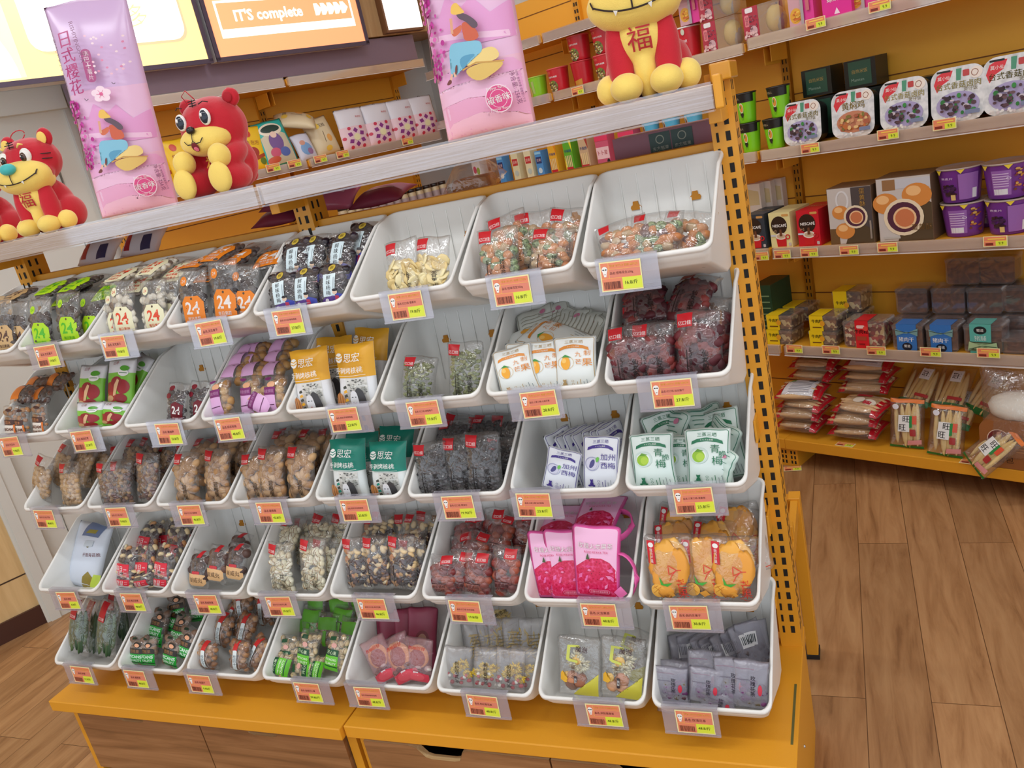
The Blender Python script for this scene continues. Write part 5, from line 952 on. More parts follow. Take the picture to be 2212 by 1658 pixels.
def bear_plush(loc, rz, label):
    t = empty('plush_bear', loc, rz, label, 'plush toy', 'new year plush toys')
    blob('body', [((0, .02, .064), (.066, .06, .066)), ((0, .01, .098), (.05, .046, .045)), ((0, 0, .148), (.080, .072, .070)), ((-.048, -.045, .034), (.034, .055, .033)), ((.048, -.045, .034), (.034, .055, .033)),
        ((-.058, -.03, .083), (.022, .045, .024), 18, 'X'), ((.058, -.03, .083), (.022, .045, .024), 18, 'X'), ((0, .085, .03), (.018, .018, .018))], VRED, t)
    MZ = ((0, -.042, .124), (.066, .045, .036)); blob('muzzle', [MZ], VYEL, t)
    for x in (-1, 1):
        blob('foot_sole', [((x*.05, -.098, .037), (.031, .014, .036))], VYEL, t)
        blob('hand', [((x*.050, -.078, .083), (.026, .026, .028))], VYEL, t)
        e = blob('ear', [((x*.062, .008, .2040), (.024, .014, .022))], VRED, t); a = MB(); a.ball((x*.062, -.005, .2040), (.013, .004, .012), P((170, 24, 40), .85), None, 10, 8); a.build('inner_ear', e)
        a = MB(); a.ball((x*.034, -.066, .1700), (.0125, .008, .0165), P((40, 50, 64), .12), None, 14, 10); a.ball((x*.034, -.0655, .1700), (.0145, .0068, .0185), P((236, 236, 234), .3), None, 14, 10); a.ball((x*.034-.004, -.0725, .1750), (.0036, .0025, .0046), P(WHITE, .2), None, 8, 6); a.build('eye', t)
        a = MB(); a.tube([(x*.024, -.062, .1990), (x*.036, -.061, .2030), (x*.046, -.056, .1990)], .0012, VINK, 6); a.build('brow', t)
    blob('nose', [((0, -.085, .1480), (.012, .008, .009))], P((34, 26, 28), .3), t, .003)
    onball('mouth', [('l', [(-.026, .1280), (-.018, .1190), (-.006, .1180), (0, .1250), (.006, .1180), (.018, .1190), (.026, .1280)], .0022, (48, 34, 30)), ('l', [(0, .1250), (0, .1400)], .002, (48, 34, 30)), ('e', 0, .1110, .009, .010, (120, 30, 40)), ('e', 0, .1070, .006, .005, (236, 120, 150))], *MZ, t, .002)
    onball('lucky_character', [('t', '福', 0, .070, .036, (226, 170, 60), {'b': .01})], (0, .02, .064), (.066, .064, .070), t, .004)
    a = MB()
    for k in (-1, 0, 1): a.tube([(-.010, -.052, .2050+k*.005), (.010, -.052, .2050+k*.005)], .0012, VINK, 6)
    a.tube([(0, -.050, .2130), (0, -.054, .1970)], .0012, VINK, 6); a.build('stripes', t)
    a = MB(); a.tube([(-.03, .0, .2180), (-.045, -.005, .2410), (-.06, -.005, .2310), (-.05, 0, .2060)], .0013, VRED, 6); a.build('hanging_loop', t)
    return t
def topat(px, py, y): p = on_y(px, py, y); return (p.x, y, ZT)
tiger(topat(-6, 510, .205), math.radians(10), 'red tiger plush cut off by the picture edge at the far end of top shelf').scale = (.86, .86, .86)
tiger(topat(122, 490, .205), math.radians(10), 'red tiger plush with teal nose between the cut-off tiger and pink bag').scale = (.88, .88, .88)
bear_plush(topat(505, 412, .215), math.radians(2), 'red sitting bear plush with yellow muzzle between the two pink bags')
tiger(topat(1408, 205, .205), math.radians(6), 'red and yellow tiger plush by the orange slotted post, head out of frame')
# the tall pink crisp bags
MAG = (206, 66, 140); LIL = (226, 178, 228); PK1 = (240, 190, 222); PK2 = (230, 150, 206)
def bigpink(var):
    H = 2.55; rnd = random.Random(4); g = []
    g += [('p', [(.02, 1.0), (.12, 1.22), (.22, 1.18), (.34, 1.34), (.5, 1.22), (.62, 1.30), (.78, 1.12), (.98, 1.2), (.98, .86), (.02, .86)], (230, 164, 216)), ('p', [(.02, .98), (.98, .86), (.98, .92), (.02, 1.04)], (246, 206, 236))]
    for k, (z, c) in enumerate(((.60, (236, 176, 220)), (.46, (242, 196, 226)), (.30, (236, 172, 208)), (.14, (244, 194, 216)))):
        g.append(('p', [(.02, .02)]+[(.98, .02)]+[(.98-.96*i/16, z+.05*math.sin(i*1.1+k*1.7)+.04*math.sin(i*.5+k)) for i in range(17)], c))
    for i in range(70):
        z = rnd.uniform(.62, 1.42); g.append(('e', rnd.uniform(.02, .02+.20*(1-abs(z-1.0)/.6)+.05), z, rnd.uniform(.012, .03), rnd.uniform(.012, .03), rnd.choice([(206, 70, 170), (226, 110, 190), (190, 50, 150)])))
    g += [('l', [(.03, .66), (.06, .9), (.10, 1.2), (.08, 1.4)], .012, (110, 60, 70)), ('l', [(.07, 1.0), (.16, 1.12)], .008, (110, 60, 70))]
    # crisps
    g += [('s', [(.42, .62), (.56, .48), (.78, .56), (.86, .62), (.80, .66), (.58, .66)], (226, 192, 104)), ('s', [(.44, .66), (.56, .66), (.84, .66), (.80, .80), (.62, .78)], (240, 214, 136)), ('l', [(.42, .63), (.58, .675), (.86, .64)], .014, (206, 160, 80))]
    # sitting figure: trousers, top, arm, hair, hat, shoes
    g += [('s', [(.36, .78), (.40, .70), (.46, .74), (.64, .74), (.68, .80), (.66, .88), (.46, .88), (.34, .90), (.30, .80), (.30, .72), (.27, .60), (.34, .58), (.40, .68)], (132, 196, 222)), ('s', [(.40, .76), (.62, .76), (.50, .70), (.42, .62)], (90, 160, 196))]
    g += [('s', [(.50, .88), (.66, .88), (.66, .96), (.58, 1.06), (.50, 1.06), (.50, .98)], (206, 96, 66)), ('s', [(.50, 1.06), (.42, .97), (.40, 1.02), (.37, .98), (.41, .94), (.50, .99)], (214, 110, 76)), ('l', [(.385, .98), (.40, 1.12)], .03, (226, 168, 136)), ('s', [(.46, 1.16), (.56, 1.14), (.66, 1.06), (.68, 1.0), (.62, .98), (.56, 1.06), (.48, 1.10)], (96, 76, 92)), ('s', [(.40, 1.14), (.58, 1.14), (.52, 1.18), (.50, 1.25), (.43, 1.24)], (240, 196, 90))]
    g += [('r', .315, .585, .345, .63, (236, 186, 160)), ('s', [(.20, .53), (.27, .53), (.28, .57), (.25, .58)], (120, 60, 56)), ('s', [(.33, .60), (.36, .62), (.38, .70), (.35, .68)], (120, 60, 56)), ('l', [(.27, .57), (.30, .62)], .025, (236, 186, 160))]
    # blossom
    for i in range(5):
        a = math.radians(90+72*i); g.append(('e', .52+.07*math.cos(a), 1.42+.055*math.sin(a), .055, .04, (250, 226, 240)))
    g.append(('e', .52, 1.42, .025, .02, (236, 120, 170)))
    for i in range(5): a = math.radians(60+60*i); g.append(('l', [(.52, 1.42), (.52+.06*math.cos(a), 1.42+.05*math.sin(a))], .004, (226, 90, 150)))
    g += [('l', [(.30, 1.40), (.32, 1.37), (.35, 1.385)], .008, (90, 70, 90)), ('l', [(.68, 1.54), (.70, 1.52), (.72, 1.53)], .008, (90, 70, 90))]
    # flavour seal
    g += [('e', .74, .30, .135, .135, (250, 226, 240)), ('e', .74, .30, .125, .125, (222, 78, 140)), ('o', ell(.74, .30, .085), .005, (250, 226, 240)), ('t', '椒香味', .74, .30, .075, WHITE, {'b': .02, 'rot': 6}), ('t', 'Pepper flavor', .74, .40, .035, WHITE), ('t', 'Pepper flavor', .74, .20, .035, WHITE),
          ('t', '净含量: 256克', .925, .37, .05, (120, 50, 100), {'rot': -86, 'fit': .42}), ('t', '规格: 散装称重 保质期八个月', .965, .37, .022, (120, 60, 110), {'rot': -86, 'fit': .38})]
    # name lettering
    g += [('v', '日式樱花', .24, 1.82, .17, (186, 70, 130), {'b': .03, 'gap': 1.08}), ('rr', .40, 1.56, .52, 1.94, .05, (176, 80, 136)), ('v', '锅巴+薯片', .46, 1.75, .062, (250, 230, 242), {'b': .02, 'gap': 1.1}), ('t', 'RISHIYINGHUA', .385, 2.03, .05, (140, 90, 130), {'rot': -84}), ('v', 'おこげポテトチップス', .10, 1.86, .045, (110, 80, 110), {'gap': 1.25})]
    for i in range(26): g.append(('e', rnd.uniform(.5, .95), rnd.uniform(1.6, 2.1), .016, .012, rnd.choice([(244, 200, 220), (226, 140, 180), (250, 226, 236)])))
    return g
KIND['bigpink'] = dict(w=.195, h=.195*2.55, t=.036, look='', name='snack_bag', cat='snack bag', base=None, matf=lambda u, v: P((220, 190, 232), .2) if v > 1.5 else P((236, 196, 230), .2) if v > .7 else P((240, 196, 222), .2), film=None, gfx=bigpink(0), lab=(), cont=None, cname='contents', dk=dict(step=.04, eps=.0016, gain=.00022), kw=dict(pinch=.03, wr=2.2, nu=26, low=.25))
for px, py, roll, yaw, lab in ((302, 462, 3.0, 24, 'tall pink crisp bag with blossom print between the tiger and bear plush'), (1060, 289, .5, 2, 'tall pink crisp bag with blossom print between the bear and nearer tiger')):
    p = on_y(px, py, .20); o = place_bag('bigpink', Vector((p.x, .205, ZT+.001)), 3, roll, yaw, bottom=True); tag(o, lab, 'snack bag', 'tall pink crisp bags')
# ================================================================ packets lying on the rear shelf behind the top beam
MARO = P((140, 50, 76), .55)
kind('maroon_bag', .15, .12, .022, 'maroon', base=MARO, wr=2, gfx=[('r', .2, .3, .8, .36, (150, 70, 90))])
kind('rose_bag', .13, .11, .022, 'pink', base=P((206, 110, 140), .3), wr=2, gfx=[('r', .2, .3, .8, .36, (236, 190, 200))])
kind('white_bag', .15, .10, .016, 'white', base=P((226, 222, 230), .6), wr=2, gfx=[('p', [(.1, .1), (.3, .1), (.25, .5), (.1, .4)], (170, 30, 50)), ('p', [(.6, .1), (.85, .15), (.8, .45), (.6, .4)], (60, 60, 100))])
def lay(key, px, py, y, z, lean, roll, label, sc=1):
    p = on_y(px, py, y); o = place_bag(key, Vector((p.x, y, z)), lean, roll, 0, bottom=True, sx=sc); return tag(o, label, 'snack bag')
lay('maroon_bag', 592, 500, .36, 1.455, 78, 4, 'dull maroon bag lying on the rear shelf, under another maroon bag')
lay('maroon_bag', 605, 470, .36, 1.487, 70, 12, 'dull maroon bag lying on top of another maroon bag behind the beam')
lay('rose_bag', 715, 455, .38, 1.462, 55, 8, 'shiny pink bag on the rear shelf beside the middle slotted post')
lay('maroon_bag', 815, 470, .36, 1.455, 80, -4, 'flat red bag lying on the rear shelf in front of the jars')
lay('white_bag', 300, 560, .36, 1.44, 40, 10, 'white and navy snack packet lying behind the beam at its far end')
lay('white_bag', 205, 580, .36, 1.44, 44, 10, 'white and red snack packet lying beside the white and navy packet')
p = on_y(1028, 405, .36)
t = empty('wrapped_loaf', (p.x, .36, 1.432), 0, 'brown cake block in a loose clear wrapper on the rear shelf', 'cake')
a = MB(); a.add(*(lambda q: (q.v, q.f))((lambda q: (q.box((-.05, -.03, 0), (.045, .05, .042), PAINT), q)[1])(MB())), P((186, 122, 60), .6)); a.build('cake', t, bevel=.012)
kw_ = Bag(.13, .11, .05, seed=3, wr=3); a = MB(); kw_.sheet(a, FILM); o = a.build('wrapper', t); o.rotation_euler = (-1.35, 0, 0); o.location = (0, -.055, .012)
t = empty('gift_box', (0, 0, 0), 0, 'maroon display box with dark green square emblems on the rear shelf', 'box')
q0 = on_y(1335, 318, .40); q1 = on_y(1556, 300, .40); MB1 = P((156, 100, 116), .4)
a = MB(); bw = q1.x-q0.x; a.box((0, 0, 0), (bw, .10, .060), MB1)
S = flat((0, -.0004, 0), (1, 0, 0), (0, 0, 1), (0, -1, 0))
g = []
for x in (.10, bw-.07): g += [('p', [(x-.022, .014), (x+.022, .014), (x+.022, .056), (x-.022, .056)], (26, 66, 56)), ('o', ell(x, .042, .008), .002, (160, 170, 150)), ('t', '东方甄果', x, .024, .008, (170, 176, 160))]
for i in range(9): g.append(('r', .015+i*.008, .012, .02+i*.008, .018, (60, 30, 44)))
draw(a, g, S, step=1); a.build('box_body', t); t.location = (q0.x, .36, 1.4305)
# ================================================================ goods on the wall shelves
def rpos(px, py, b, z): p = on_plane(px, py, RN*b, RN); return RA*p.dot(RA)+RN*b+Vector((0, 0, z))
def lpos(px, py, d, z): n = -RA; p = on_plane(px, py, n*(d-LF), n); return n*(d-LF)+RN*p.dot(RN)+Vector((0, 0, z))
def cup_mesh(key, rt, rb, h, col, gfx, lid=(230, 226, 220), span=2.6, rim=None):
    if key in _art: return _art[key]
    a = MB(); prof = [(0, 0), (rb*.96, 0), (rb, .003)]+[(rb+(rt-rb)*i/8, .003+(h-.006)*i/8) for i in range(1, 9)]
    a.lathe(prof, P(col, .3), 32)
    a.lathe([(rt, h-.004), (rt*1.045, h-.003), (rt*1.05, h+.001), (rt*1.0, h+.002), (rt*.97, h), (0, h)], P(rim or lid, .3), 32)
    def S(U, V, off=0):
        r = rb+(rt-rb)*V/h+off; t = (U-.5)*span; return Vector((r*math.sin(t), -r*math.cos(t), V))
    draw(a, gfx, lambda U, V, off=0: S(U, V*h, off+.0004), step=.06); _art[key] = a.mesh('cup'); return _art[key]
def put(name, me, pos, rz, label, cat, group=None, sc=1, tilt=0):
    o = link(name, me); o.location = pos; o.rotation_euler = (math.radians(tilt), 0, rz); o.scale = (sc, sc, sc); return tag(o, label, cat, group)
def box_mesh(key, w_, d_, h_, col, front=(), side=(), top=(), bev=0, rough=.4):
    if key in _art: return _art[key]
    a = MB(); a.box((-w_/2, 0, 0), (w_/2, d_, h_), P(col, rough))
    draw(a, front, flat((-w_/2, 0, 0), (w_, 0, 0), (0, 0, w_), (0, -1, 0)), step=1); draw(a, side, flat((-w_/2, d_, 0), (0, -w_, 0), (0, 0, w_), (-1, 0, 0)), step=1)
    draw(a, top, flat((-w_/2, 0, h_), (w_, 0, 0), (0, w_, 0), (0, 0, 1)), step=1)
    _art[key] = a.mesh('carton'); return _art[key]
def blobs(seed, n, x0, x1, z0, z1, r0, r1, cols):
    r = random.Random(seed); return [('e', r.uniform(x0, x1), r.uniform(z0, z1), r.uniform(r0, r1), r.uniform(r0, r1)*.8, r.choice(cols)) for _ in range(n)]
B0 = BF+.012
# ---- green noodle cups
GC = (132, 214, 34)
gcup = cup_mesh('gcup', .041, .031, .108, GC, [('r', 0, .70, 1, .97, (30, 30, 28)), ('t', '食族人', .34, .84, .10, (190, 176, 140), {'fit': .26}), ('e', .5, .52, .085, .17, (240, 236, 220)), ('e', .5, .52, .07, .14, (226, 150, 60)), ('e', .47, .56, .03, .06, (90, 150, 50)), ('r', .43, .27, .57, .35, (40, 36, 30)), ('e', .5, .26, .05, .06, (50, 44, 36)), ('r', .46, .10, .47, .22, (40, 60, 20)), ('r', .53, .10, .54, .22, (40, 60, 20))], lid=(40, 40, 38))
for px, py, lv, lab in ((1625, 322, 0, 'lower of the stacked pair by the orange post'), (1678, 314, 0, 'lower, half hidden behind the first food tray'), (1614, 246, 1, 'upper of the stacked pair by the orange post'), (1684, 222, 1, 'upper, above the first food tray')):
    put('noodle_cup', gcup, rpos(px, py, B0+.043, 1.2805+lv*.1105), ROTR, 'lime green and black noodle cup, '+lab, 'noodle cup', 'green noodle cups')
# ---- food trays shown lid forward
def tray_mesh(key, brown):
    if key in _art: return _art[key]
    w_, h_ = .158, .165; a = MB(); S = flat((-w_/2, 0, 0), (w_, 0, 0), (0, 0, w_), (0, -1, 0)); hh = h_/w_
    o1 = rrect(0, 0, 1, hh, .24, 6); o2 = rrect(.06, .06, .94, hh-.06, .2, 6); n = len(o1); T = P((28, 30, 30), .3)
    vs = [S(u, v) for u, v in o1]+[S(u, v, -.006) for u, v in o1]+[S(u, v, -.075) for u, v in o2]
    a.add(vs, [(i, (i+1) % n, (i+1) % n+n, i+n) for i in range(n)]+[(i+n, (i+1) % n+n, (i+1) % n+2*n, i+2*n) for i in range(n)]+[tuple(range(2*n, 3*n))[::-1]], T, False)
    lid = speck('foil_lid', [(0.35, (196, 200, 204)), (0.6, (228, 230, 232))], 40, .22)
    g = [('p', o1, lid), ('p', [(.12, .60), (.06, .75), (.12, .92), (.28, 1.0), (.42, .98), (.36, .82), (.22, .74)], (214, 56, 66)), ('t', '莫小仙', .25, .86, .075, WHITE, {'fit': .24}), ('p', [(.48, .78), (.56, .78), (.58, 1.0), (.48, 1.0)], (80, 150, 120)), ('rr', .60, .84, .72, .96, .02, (190, 70, 70)), ('e', .84, .88, .12, .11, (236, 226, 216)), ('o', ell(.82, .88, .06, None, 0, 300), .014, (150, 100, 80))]
    if brown: g += [('t', '黄焖鸡', .52, .70, .17, (150, 130, 60), {'b': .02, 'fit': .7}), ('e', .52, .34, .40, .24, (196, 130, 100))]+blobs(3, 40, .22, .84, .18, .48, .03, .07, [(206, 150, 110), (170, 96, 70), (226, 190, 130), (130, 120, 60), (190, 110, 60)])
    else: g += [('t', '台式香菇卤肉', .52, .70, .13, (150, 140, 70), {'b': .02, 'fit': .82}), ('t', '煲仔饭', .74, .60, .08, (130, 120, 90), {'fit': .3}), ('e', .5, .32, .40, .26, (170, 160, 200))]+blobs(4, 46, .20, .80, .14, .50, .025, .06, [(70, 52, 60), (90, 66, 74), (54, 42, 48), (110, 84, 88), (50, 120, 60), (60, 140, 70), (200, 190, 200)])
    g += [('rr', .66, .12, .92, .20, .02, (120, 130, 160))]+blobs(8, 16, .08, .9, .04, .1, .02, .035, [(230, 226, 222), (206, 196, 196)])  # pale dots paint silver glints low on the lid
    draw(a, g, S, step=1, rough=.25); a.box((-.06, -.0009, .152), (-.02, -.0002, .158), T); _art[key] = a.mesh('food_tray'); return _art[key]
LT = ['leftmost, beside the green cups', 'with golden brown stew print', 'third from the green cups', 'fourth from the green cups', 'cut off at the right picture edge']
for i, (px, py) in enumerate(((1734, 304), (1843, 285), (1952, 262), (2068, 237), (2186, 213))):
    put('food_tray', tray_mesh('tray%d' % (i == 1), i == 1), rpos(px, py, B0+.012, 1.2815), ROTR, 'square self-heating food tray shown lid forward, '+LT[i], 'food tray', 'self-heating food trays', .92+.03*i, -6)
dg = box_mesh('dgbox', .112, .10, .095, (28, 34, 32), [('r', .14, .08, .86, .80, (46, 88, 70)), ('t', '自热米饭', .5, .5, .12, (176, 150, 80), {'fit': .5}), ('t', 'Mannan', .42, .25, .1, (150, 176, 160), {'fit': .4})], rough=.3)
for i, (px, py, z, b) in enumerate(((1765, 190, 1.435, 1.84), (1858, 165, 1.435, 1.84), (1765, 275, 1.2815, 1.84), (1858, 255, 1.2815, 1.84), (1965, 240, 1.2815, 1.84), (2080, 215, 1.2815, 1.84), (2195, 190, 1.2815, 1.84))):
    up = z > 1.4; sc = 1.0 if up else 1.55
    put('carton', dg, rpos(px, py, b, z), ROTR, 'dark green and black meal box '+(['on the upper layer above the leftmost food tray', 'on the upper layer above the golden brown food tray'][i] if up else 'standing behind the %s food tray' % ['leftmost', 'golden brown', 'third', 'fourth', 'cut-off'][i-2]), 'box', 'dark green meal boxes', sc)
# ---- shelf with coffee, pastry and purple cups
def coffee(key, col, dark):
    return box_mesh(key, .088, .16, .135, col, [('e', .46, .98, .38, .40, (44, 28, 22)), ('t', 'NESCAFÉ', .48, .98, .15, WHITE, {'b': .02, 'fit': .72}), ('rr', .62, 1.36, .94, 1.46, .04, (214, 160, 90)), ('t', '1+2', .22, .74, .10, (214, 176, 140)), ('p', [(.26, .50), (.30, .04), (.72, .04), (.76, .50)], (204, 30, 40)), ('e', .51, .50, .27, .15, (236, 226, 214)), ('e', .51, .50, .2, .10, (206, 180, 150)), ('p', [(.44, .5), (.58, .5), (.56, .8), (.47, .8)], (110, 66, 44)), ('o', ell(.82, .46, .09), .05, (204, 30, 40)), ('r', .02, .5, .26, .58, (210, 214, 226)), ('rr', .84, .06, .96, .2, .03, (200, 190, 190))],
        top=[('t', 'NESCAFÉ', .5, 1.0, .2, (214, 190, 140))])
for px, py, k, c, nm in ((1636, 536, 'cfd', (48, 58, 70), 'dark blue-grey'), (1690, 533, 'cfc', (232, 222, 160), 'cream yellow'), (1750, 528, 'cfr', (204, 24, 44), 'bright red')):
    put('carton', coffee(k, c, 0), rpos(px, py, B0+.004, .9075), ROTR, nm+' instant coffee box with red cup print', 'box', 'instant coffee boxes')
wb = box_mesh('whitebox', .068, .035, .235, (226, 216, 206), [('p', [(.1, 2.2), (.9, 2.2), (.9, 3.0), (.1, 3.2)], (214, 196, 150)), ('e', .5, 1.2, .3, .15, (206, 186, 160))], side=[('r', .1, 2.2, .4, 2.8, (90, 76, 66))])
for i in range(3): put('carton', wb, rpos(1632+i*14, 470, B0+.14+i*.004, .9075)+RN*(.04*i)*0+RA*(.0)+RN*(i*.036), ROTR, 'tall pale beige box behind the dark coffee box, %s of three' % ['front', 'middle', 'rear'][i], 'box', 'tall pale boxes')
def pastry(key, w_, h_, left):
    c = (112, 88, 68); g = [('r', .01, .01, .99, h_/w_-.01, (200, 194, 190)), ('p', [(.35, .01), (.99, .01), (.99, .7), (.7, .9), (.5, .4)], (84, 70, 52))]
    bun = lambda x, z, r: [('e', x, z, r, r*.82, (214, 140, 70)), ('e', x-.2*r, z+.3*r, r*.5, r*.35, (240, 190, 130))]
    cut = lambda x, z, r: [('e', x, z, r, r*.95, (232, 216, 186)), ('e', x, z, r*.82, r*.78, (84, 46, 66)), ('e', x+.06*r, z-.04*r, r*.58, r*.56, (236, 196, 150)), ('e', x+.06*r, z-.04*r, r*.48, r*.46, (204, 122, 82))]
    if left: g += [('r', .01, .01, .22, .36, (112, 84, 54)), ('p', [(.55, .55), (.99, .30), (.99, 1.25), (.55, 1.25)], (78, 72, 74)), ('o', ell(.34, .98, .13, .2), .04, (220, 220, 222))]+bun(.28, .72, .19)+bun(.36, .30, .22)+cut(.62, .60, .27)+[('v', '蛋黄酥', .80, 1.02, .12, (170, 130, 60)), ('r', .92, .1, .96, .5, (150, 140, 130))]
    else: g += [('r', .12, .98, .36, 1.18, (150, 112, 76)), ('r', .36, 1.0, .99, 1.18, (196, 198, 206))]+bun(.74, .86, .27)+bun(.16, .74, .24)+cut(.48, .46, .37)+[('v', '', .8, .3, .1, WHITE), ('t', '蛋黄酥', .80, .26, .12, (110, 80, 40)), ('r', .08, .06, .4, .10, (190, 186, 180))]
    return box_mesh(key, w_, .13, h_, c, g)
put('carton', pastry('pst1', .162, .205, True), rpos(1842, 521, B0+.004, .9075), ROTR, 'brown pastry box with egg yolk pastry print, smaller, beside the red coffee box', 'box', 'egg yolk pastry boxes')
put('carton', pastry('pst2', .182, .222, False), rpos(1958, 513, B0+.004, .9075), ROTR, 'brown pastry box with egg yolk pastry print, larger, beside the purple cups', 'box', 'egg yolk pastry boxes')
PU = (112, 52, 140)
def pcup(key, back):
    g = ([('r', .34, .12, .66, .82, (150, 100, 176)), ('r', .36, .14, .60, .30, (220, 220, 226))]+[('r', .36, .36+.07*i, .62, .39+.07*i, (206, 180, 220)) for i in range(6)]+blobs(5, 26, .72, .92, .1, .85, .02, .045, [(200, 140, 60), (170, 80, 60), (214, 170, 90), (120, 60, 40)])+[('o', ell(.62, .6, .03), .012, (226, 216, 236))]) if back else (blobs(6, 26, .26, .52, .2, .6, .03, .05, [(52, 30, 60), (70, 40, 80), (60, 34, 40)])+[('r', .58, .1, .9, .85, (150, 100, 176)), ('r', .44, .1, .52, .26, (220, 190, 120)), ('r', .80, .12, .88, .4, (220, 220, 226)), ('t', '燕麦片', .4, .74, .14, (226, 206, 236), {'fit': .2})])
    return cup_mesh(key, .068, .055, .112, PU, g+[('p', [(.2, .98), (.32, .98), (.26, .84)], (232, 206, 60)), ('p', [(.56, .98), (.68, .98), (.62, .86)], (232, 206, 60))], lid=(176, 160, 150), span=2.8)
for px, py, lv, b, lab in ((2085, 506, 0, 1, 'lower, beside the pastry box'), (2182, 498, 0, 0, 'lower, at the picture edge'), (2078, 440, 1, 0, 'upper, beside the pastry box'), (2178, 424, 1, 1, 'upper, at the picture edge')):
    put('cereal_cup', pcup('pc%d' % b, b), rpos(px, py, B0+.07, .9075+lv*.1145), ROTR, 'purple cereal cup with foil lid, '+lab, 'cup', 'purple cereal cups')
put('carton', pcup('pc1', 1), rpos(2132, 470, B0+.20, .9075), ROTR, 'purple cereal cup standing in the second row behind the others', 'cup', 'purple cereal cups')
# ---- shelf with beef bites and tubs
NUTS_G = speck('gold_wrapped_bites', [(0.2, (70, 40, 30)), (0.45, (150, 104, 70)), (0.6, (110, 70, 50)), (0.8, (226, 206, 150))], 75, .3, kind='cells', bump=.4)
NUTS_R = speck('red_wrapped_bites', [(0.2, (110, 16, 26)), (0.45, (190, 40, 46)), (0.6, (214, 180, 120)), (0.85, (240, 226, 190))], 75, .3, kind='cells', bump=.4)
JERKY = speck('brown_jerky', [(0.3, (62, 34, 22)), (0.5, (96, 54, 32)), (0.7, (124, 74, 44))], 60, .4, bump=.5)
def tub(pos, w_, d_, h_, core, lab, name, label, cat, group, bands, tilt=0):
    t = empty(name, pos, ROTR, label, cat, group); k = ('tub', w_, d_, h_, core.name)
    if k not in _art:
        a = MB(); o1 = rrect(-w_/2, 0, w_/2, h_, min(w_, h_)*.14, 5); a.prism(o1, 0, d_, BOXP); o2 = rrect(-w_/2-.002, h_*.80, w_/2+.002, h_+.001, h_*.08, 4); a.prism(o2, -.002, d_+.002, BOXP)
        b = MB(); b.prism(rrect(-w_/2+.004, .003, w_/2-.004, h_*.88, min(w_, h_)*.13, 5), .004, d_-.004, core); _art[k] = (a.mesh('shell'), b.mesh('contents'))
    link('contents', _art[k][1], t)['kind'] = 'stuff'; link('shell', _art[k][0], t)
    if bands:
        kk = ('band', w_, h_, d_, lab)
        if kk not in _art:
            c = MB(); x0, x1, col = bands
            c.box((-w_/2+x0*w_, -.0035, .0), (-w_/2+x1*w_, -.0025, h_+.0025), P(col, .4)); c.box((-w_/2+x0*w_, -.0035, h_+.0015), (-w_/2+x1*w_, d_*.9, h_+.0025), P(col, .4))
            draw(c, BANDS[lab], flat((-w_/2, -.0035, 0), (w_, 0, 0), (0, 0, w_), (0, -1, 0)), step=1); _art[kk] = c.mesh('label_band')
        link('label_band', _art[kk], t)
    return t
BANDS = {'y': [('t', '牛肉粒', .32, .36, .2, (30, 26, 20), {'b': .03, 'fit': .40}), ('e', .50, .28, .09, .1, (226, 160, 40)), ('r', .14, .12, .46, .16, (110, 70, 20))],
         'r': [('t', '牛肉粒', .45, .42, .15, (40, 14, 14), {'b': .03, 'fit': .33}), ('rr', .34, .5, .54, .58, .03, (240, 206, 200)), ('r', .33, .2, .57, .3, (170, 70, 50)), ('r', .38, .08, .52, .12, (150, 20, 26)), ('e', .56, .5, .06, .06, (226, 70, 60))],
         'b': [('t', '猪肉干', .46, .40, .2, WHITE, {'b': .03, 'fit': .5}), ('e', .48, .14, .17, .14, (26, 34, 52)), ('t', '蜀道', .48, .16, .1, WHITE), ('p', [(.10, .78), (.40, .66), (.48, .68), (.56, .66), (.86, .80), (.84, .52), (.56, .64), (.48, .60), (.40, .62), (.12, .52)], (120, 160, 160)), ('l', [(.12, .72), (.48, .64), (.84, .7)], .02, (40, 60, 66))],
         't': [('e', .44, .70, .17, .12, (26, 40, 44)), ('t', '蜀道', .44, .70, .09, WHITE), ('t', '猪脯', .44, .46, .15, (226, 244, 240), {'b': .03}), ('p', [(.10, .08), (.40, .22), (.48, .18), (.56, .22), (.90, .06), (.86, .34), (.56, .26), (.48, .28), (.40, .26), (.14, .36)], (170, 196, 150)), ('l', [(.12, .12), (.48, .23), (.86, .2)], .02, (60, 90, 70))]}
Dz = .5085
for i, (px, py, b, z, lab) in enumerate(((1684, 735, 0, 0, 'lower of the pair by the post'), (1684, 705, 0, .062, 'upper of the pair beside the orange post'), (1778, 738, 0, 0, 'lower of the pair beside the red pack'), (1778, 706, 0, .062, 'upper of the pair beside the red pack'), (1830, 660, .12, .10, 'standing at the back above the red pack'), (1720, 690, .12, .062, 'lying behind the pair by the post'))):
    tub(rpos(px, py, B0+.004+b, Dz+z), .112, .10, .060 if i != 4 else .085, NUTS_G, 'y', 'snack_tub', 'gold beef bites pack with yellow band, '+lab, 'snack pack', 'beef bite packs', (.03, .52, (238, 204, 26)))
tub(rpos(1830, 700, B0+.125, Dz), .13, .10, .098, NUTS_G, None, 'snack_tub', 'clear pack of gold wrapped beef bites under the pack standing on end', 'snack pack', 'beef bite packs', None)
tub(rpos(1868, 741, B0+.004, Dz), .155, .09, .105, NUTS_R, 'r', 'snack_tub', 'clear pack of red and gold beef bites with red band', 'snack pack', 'beef bite packs', (.30, .62, (216, 30, 42)))
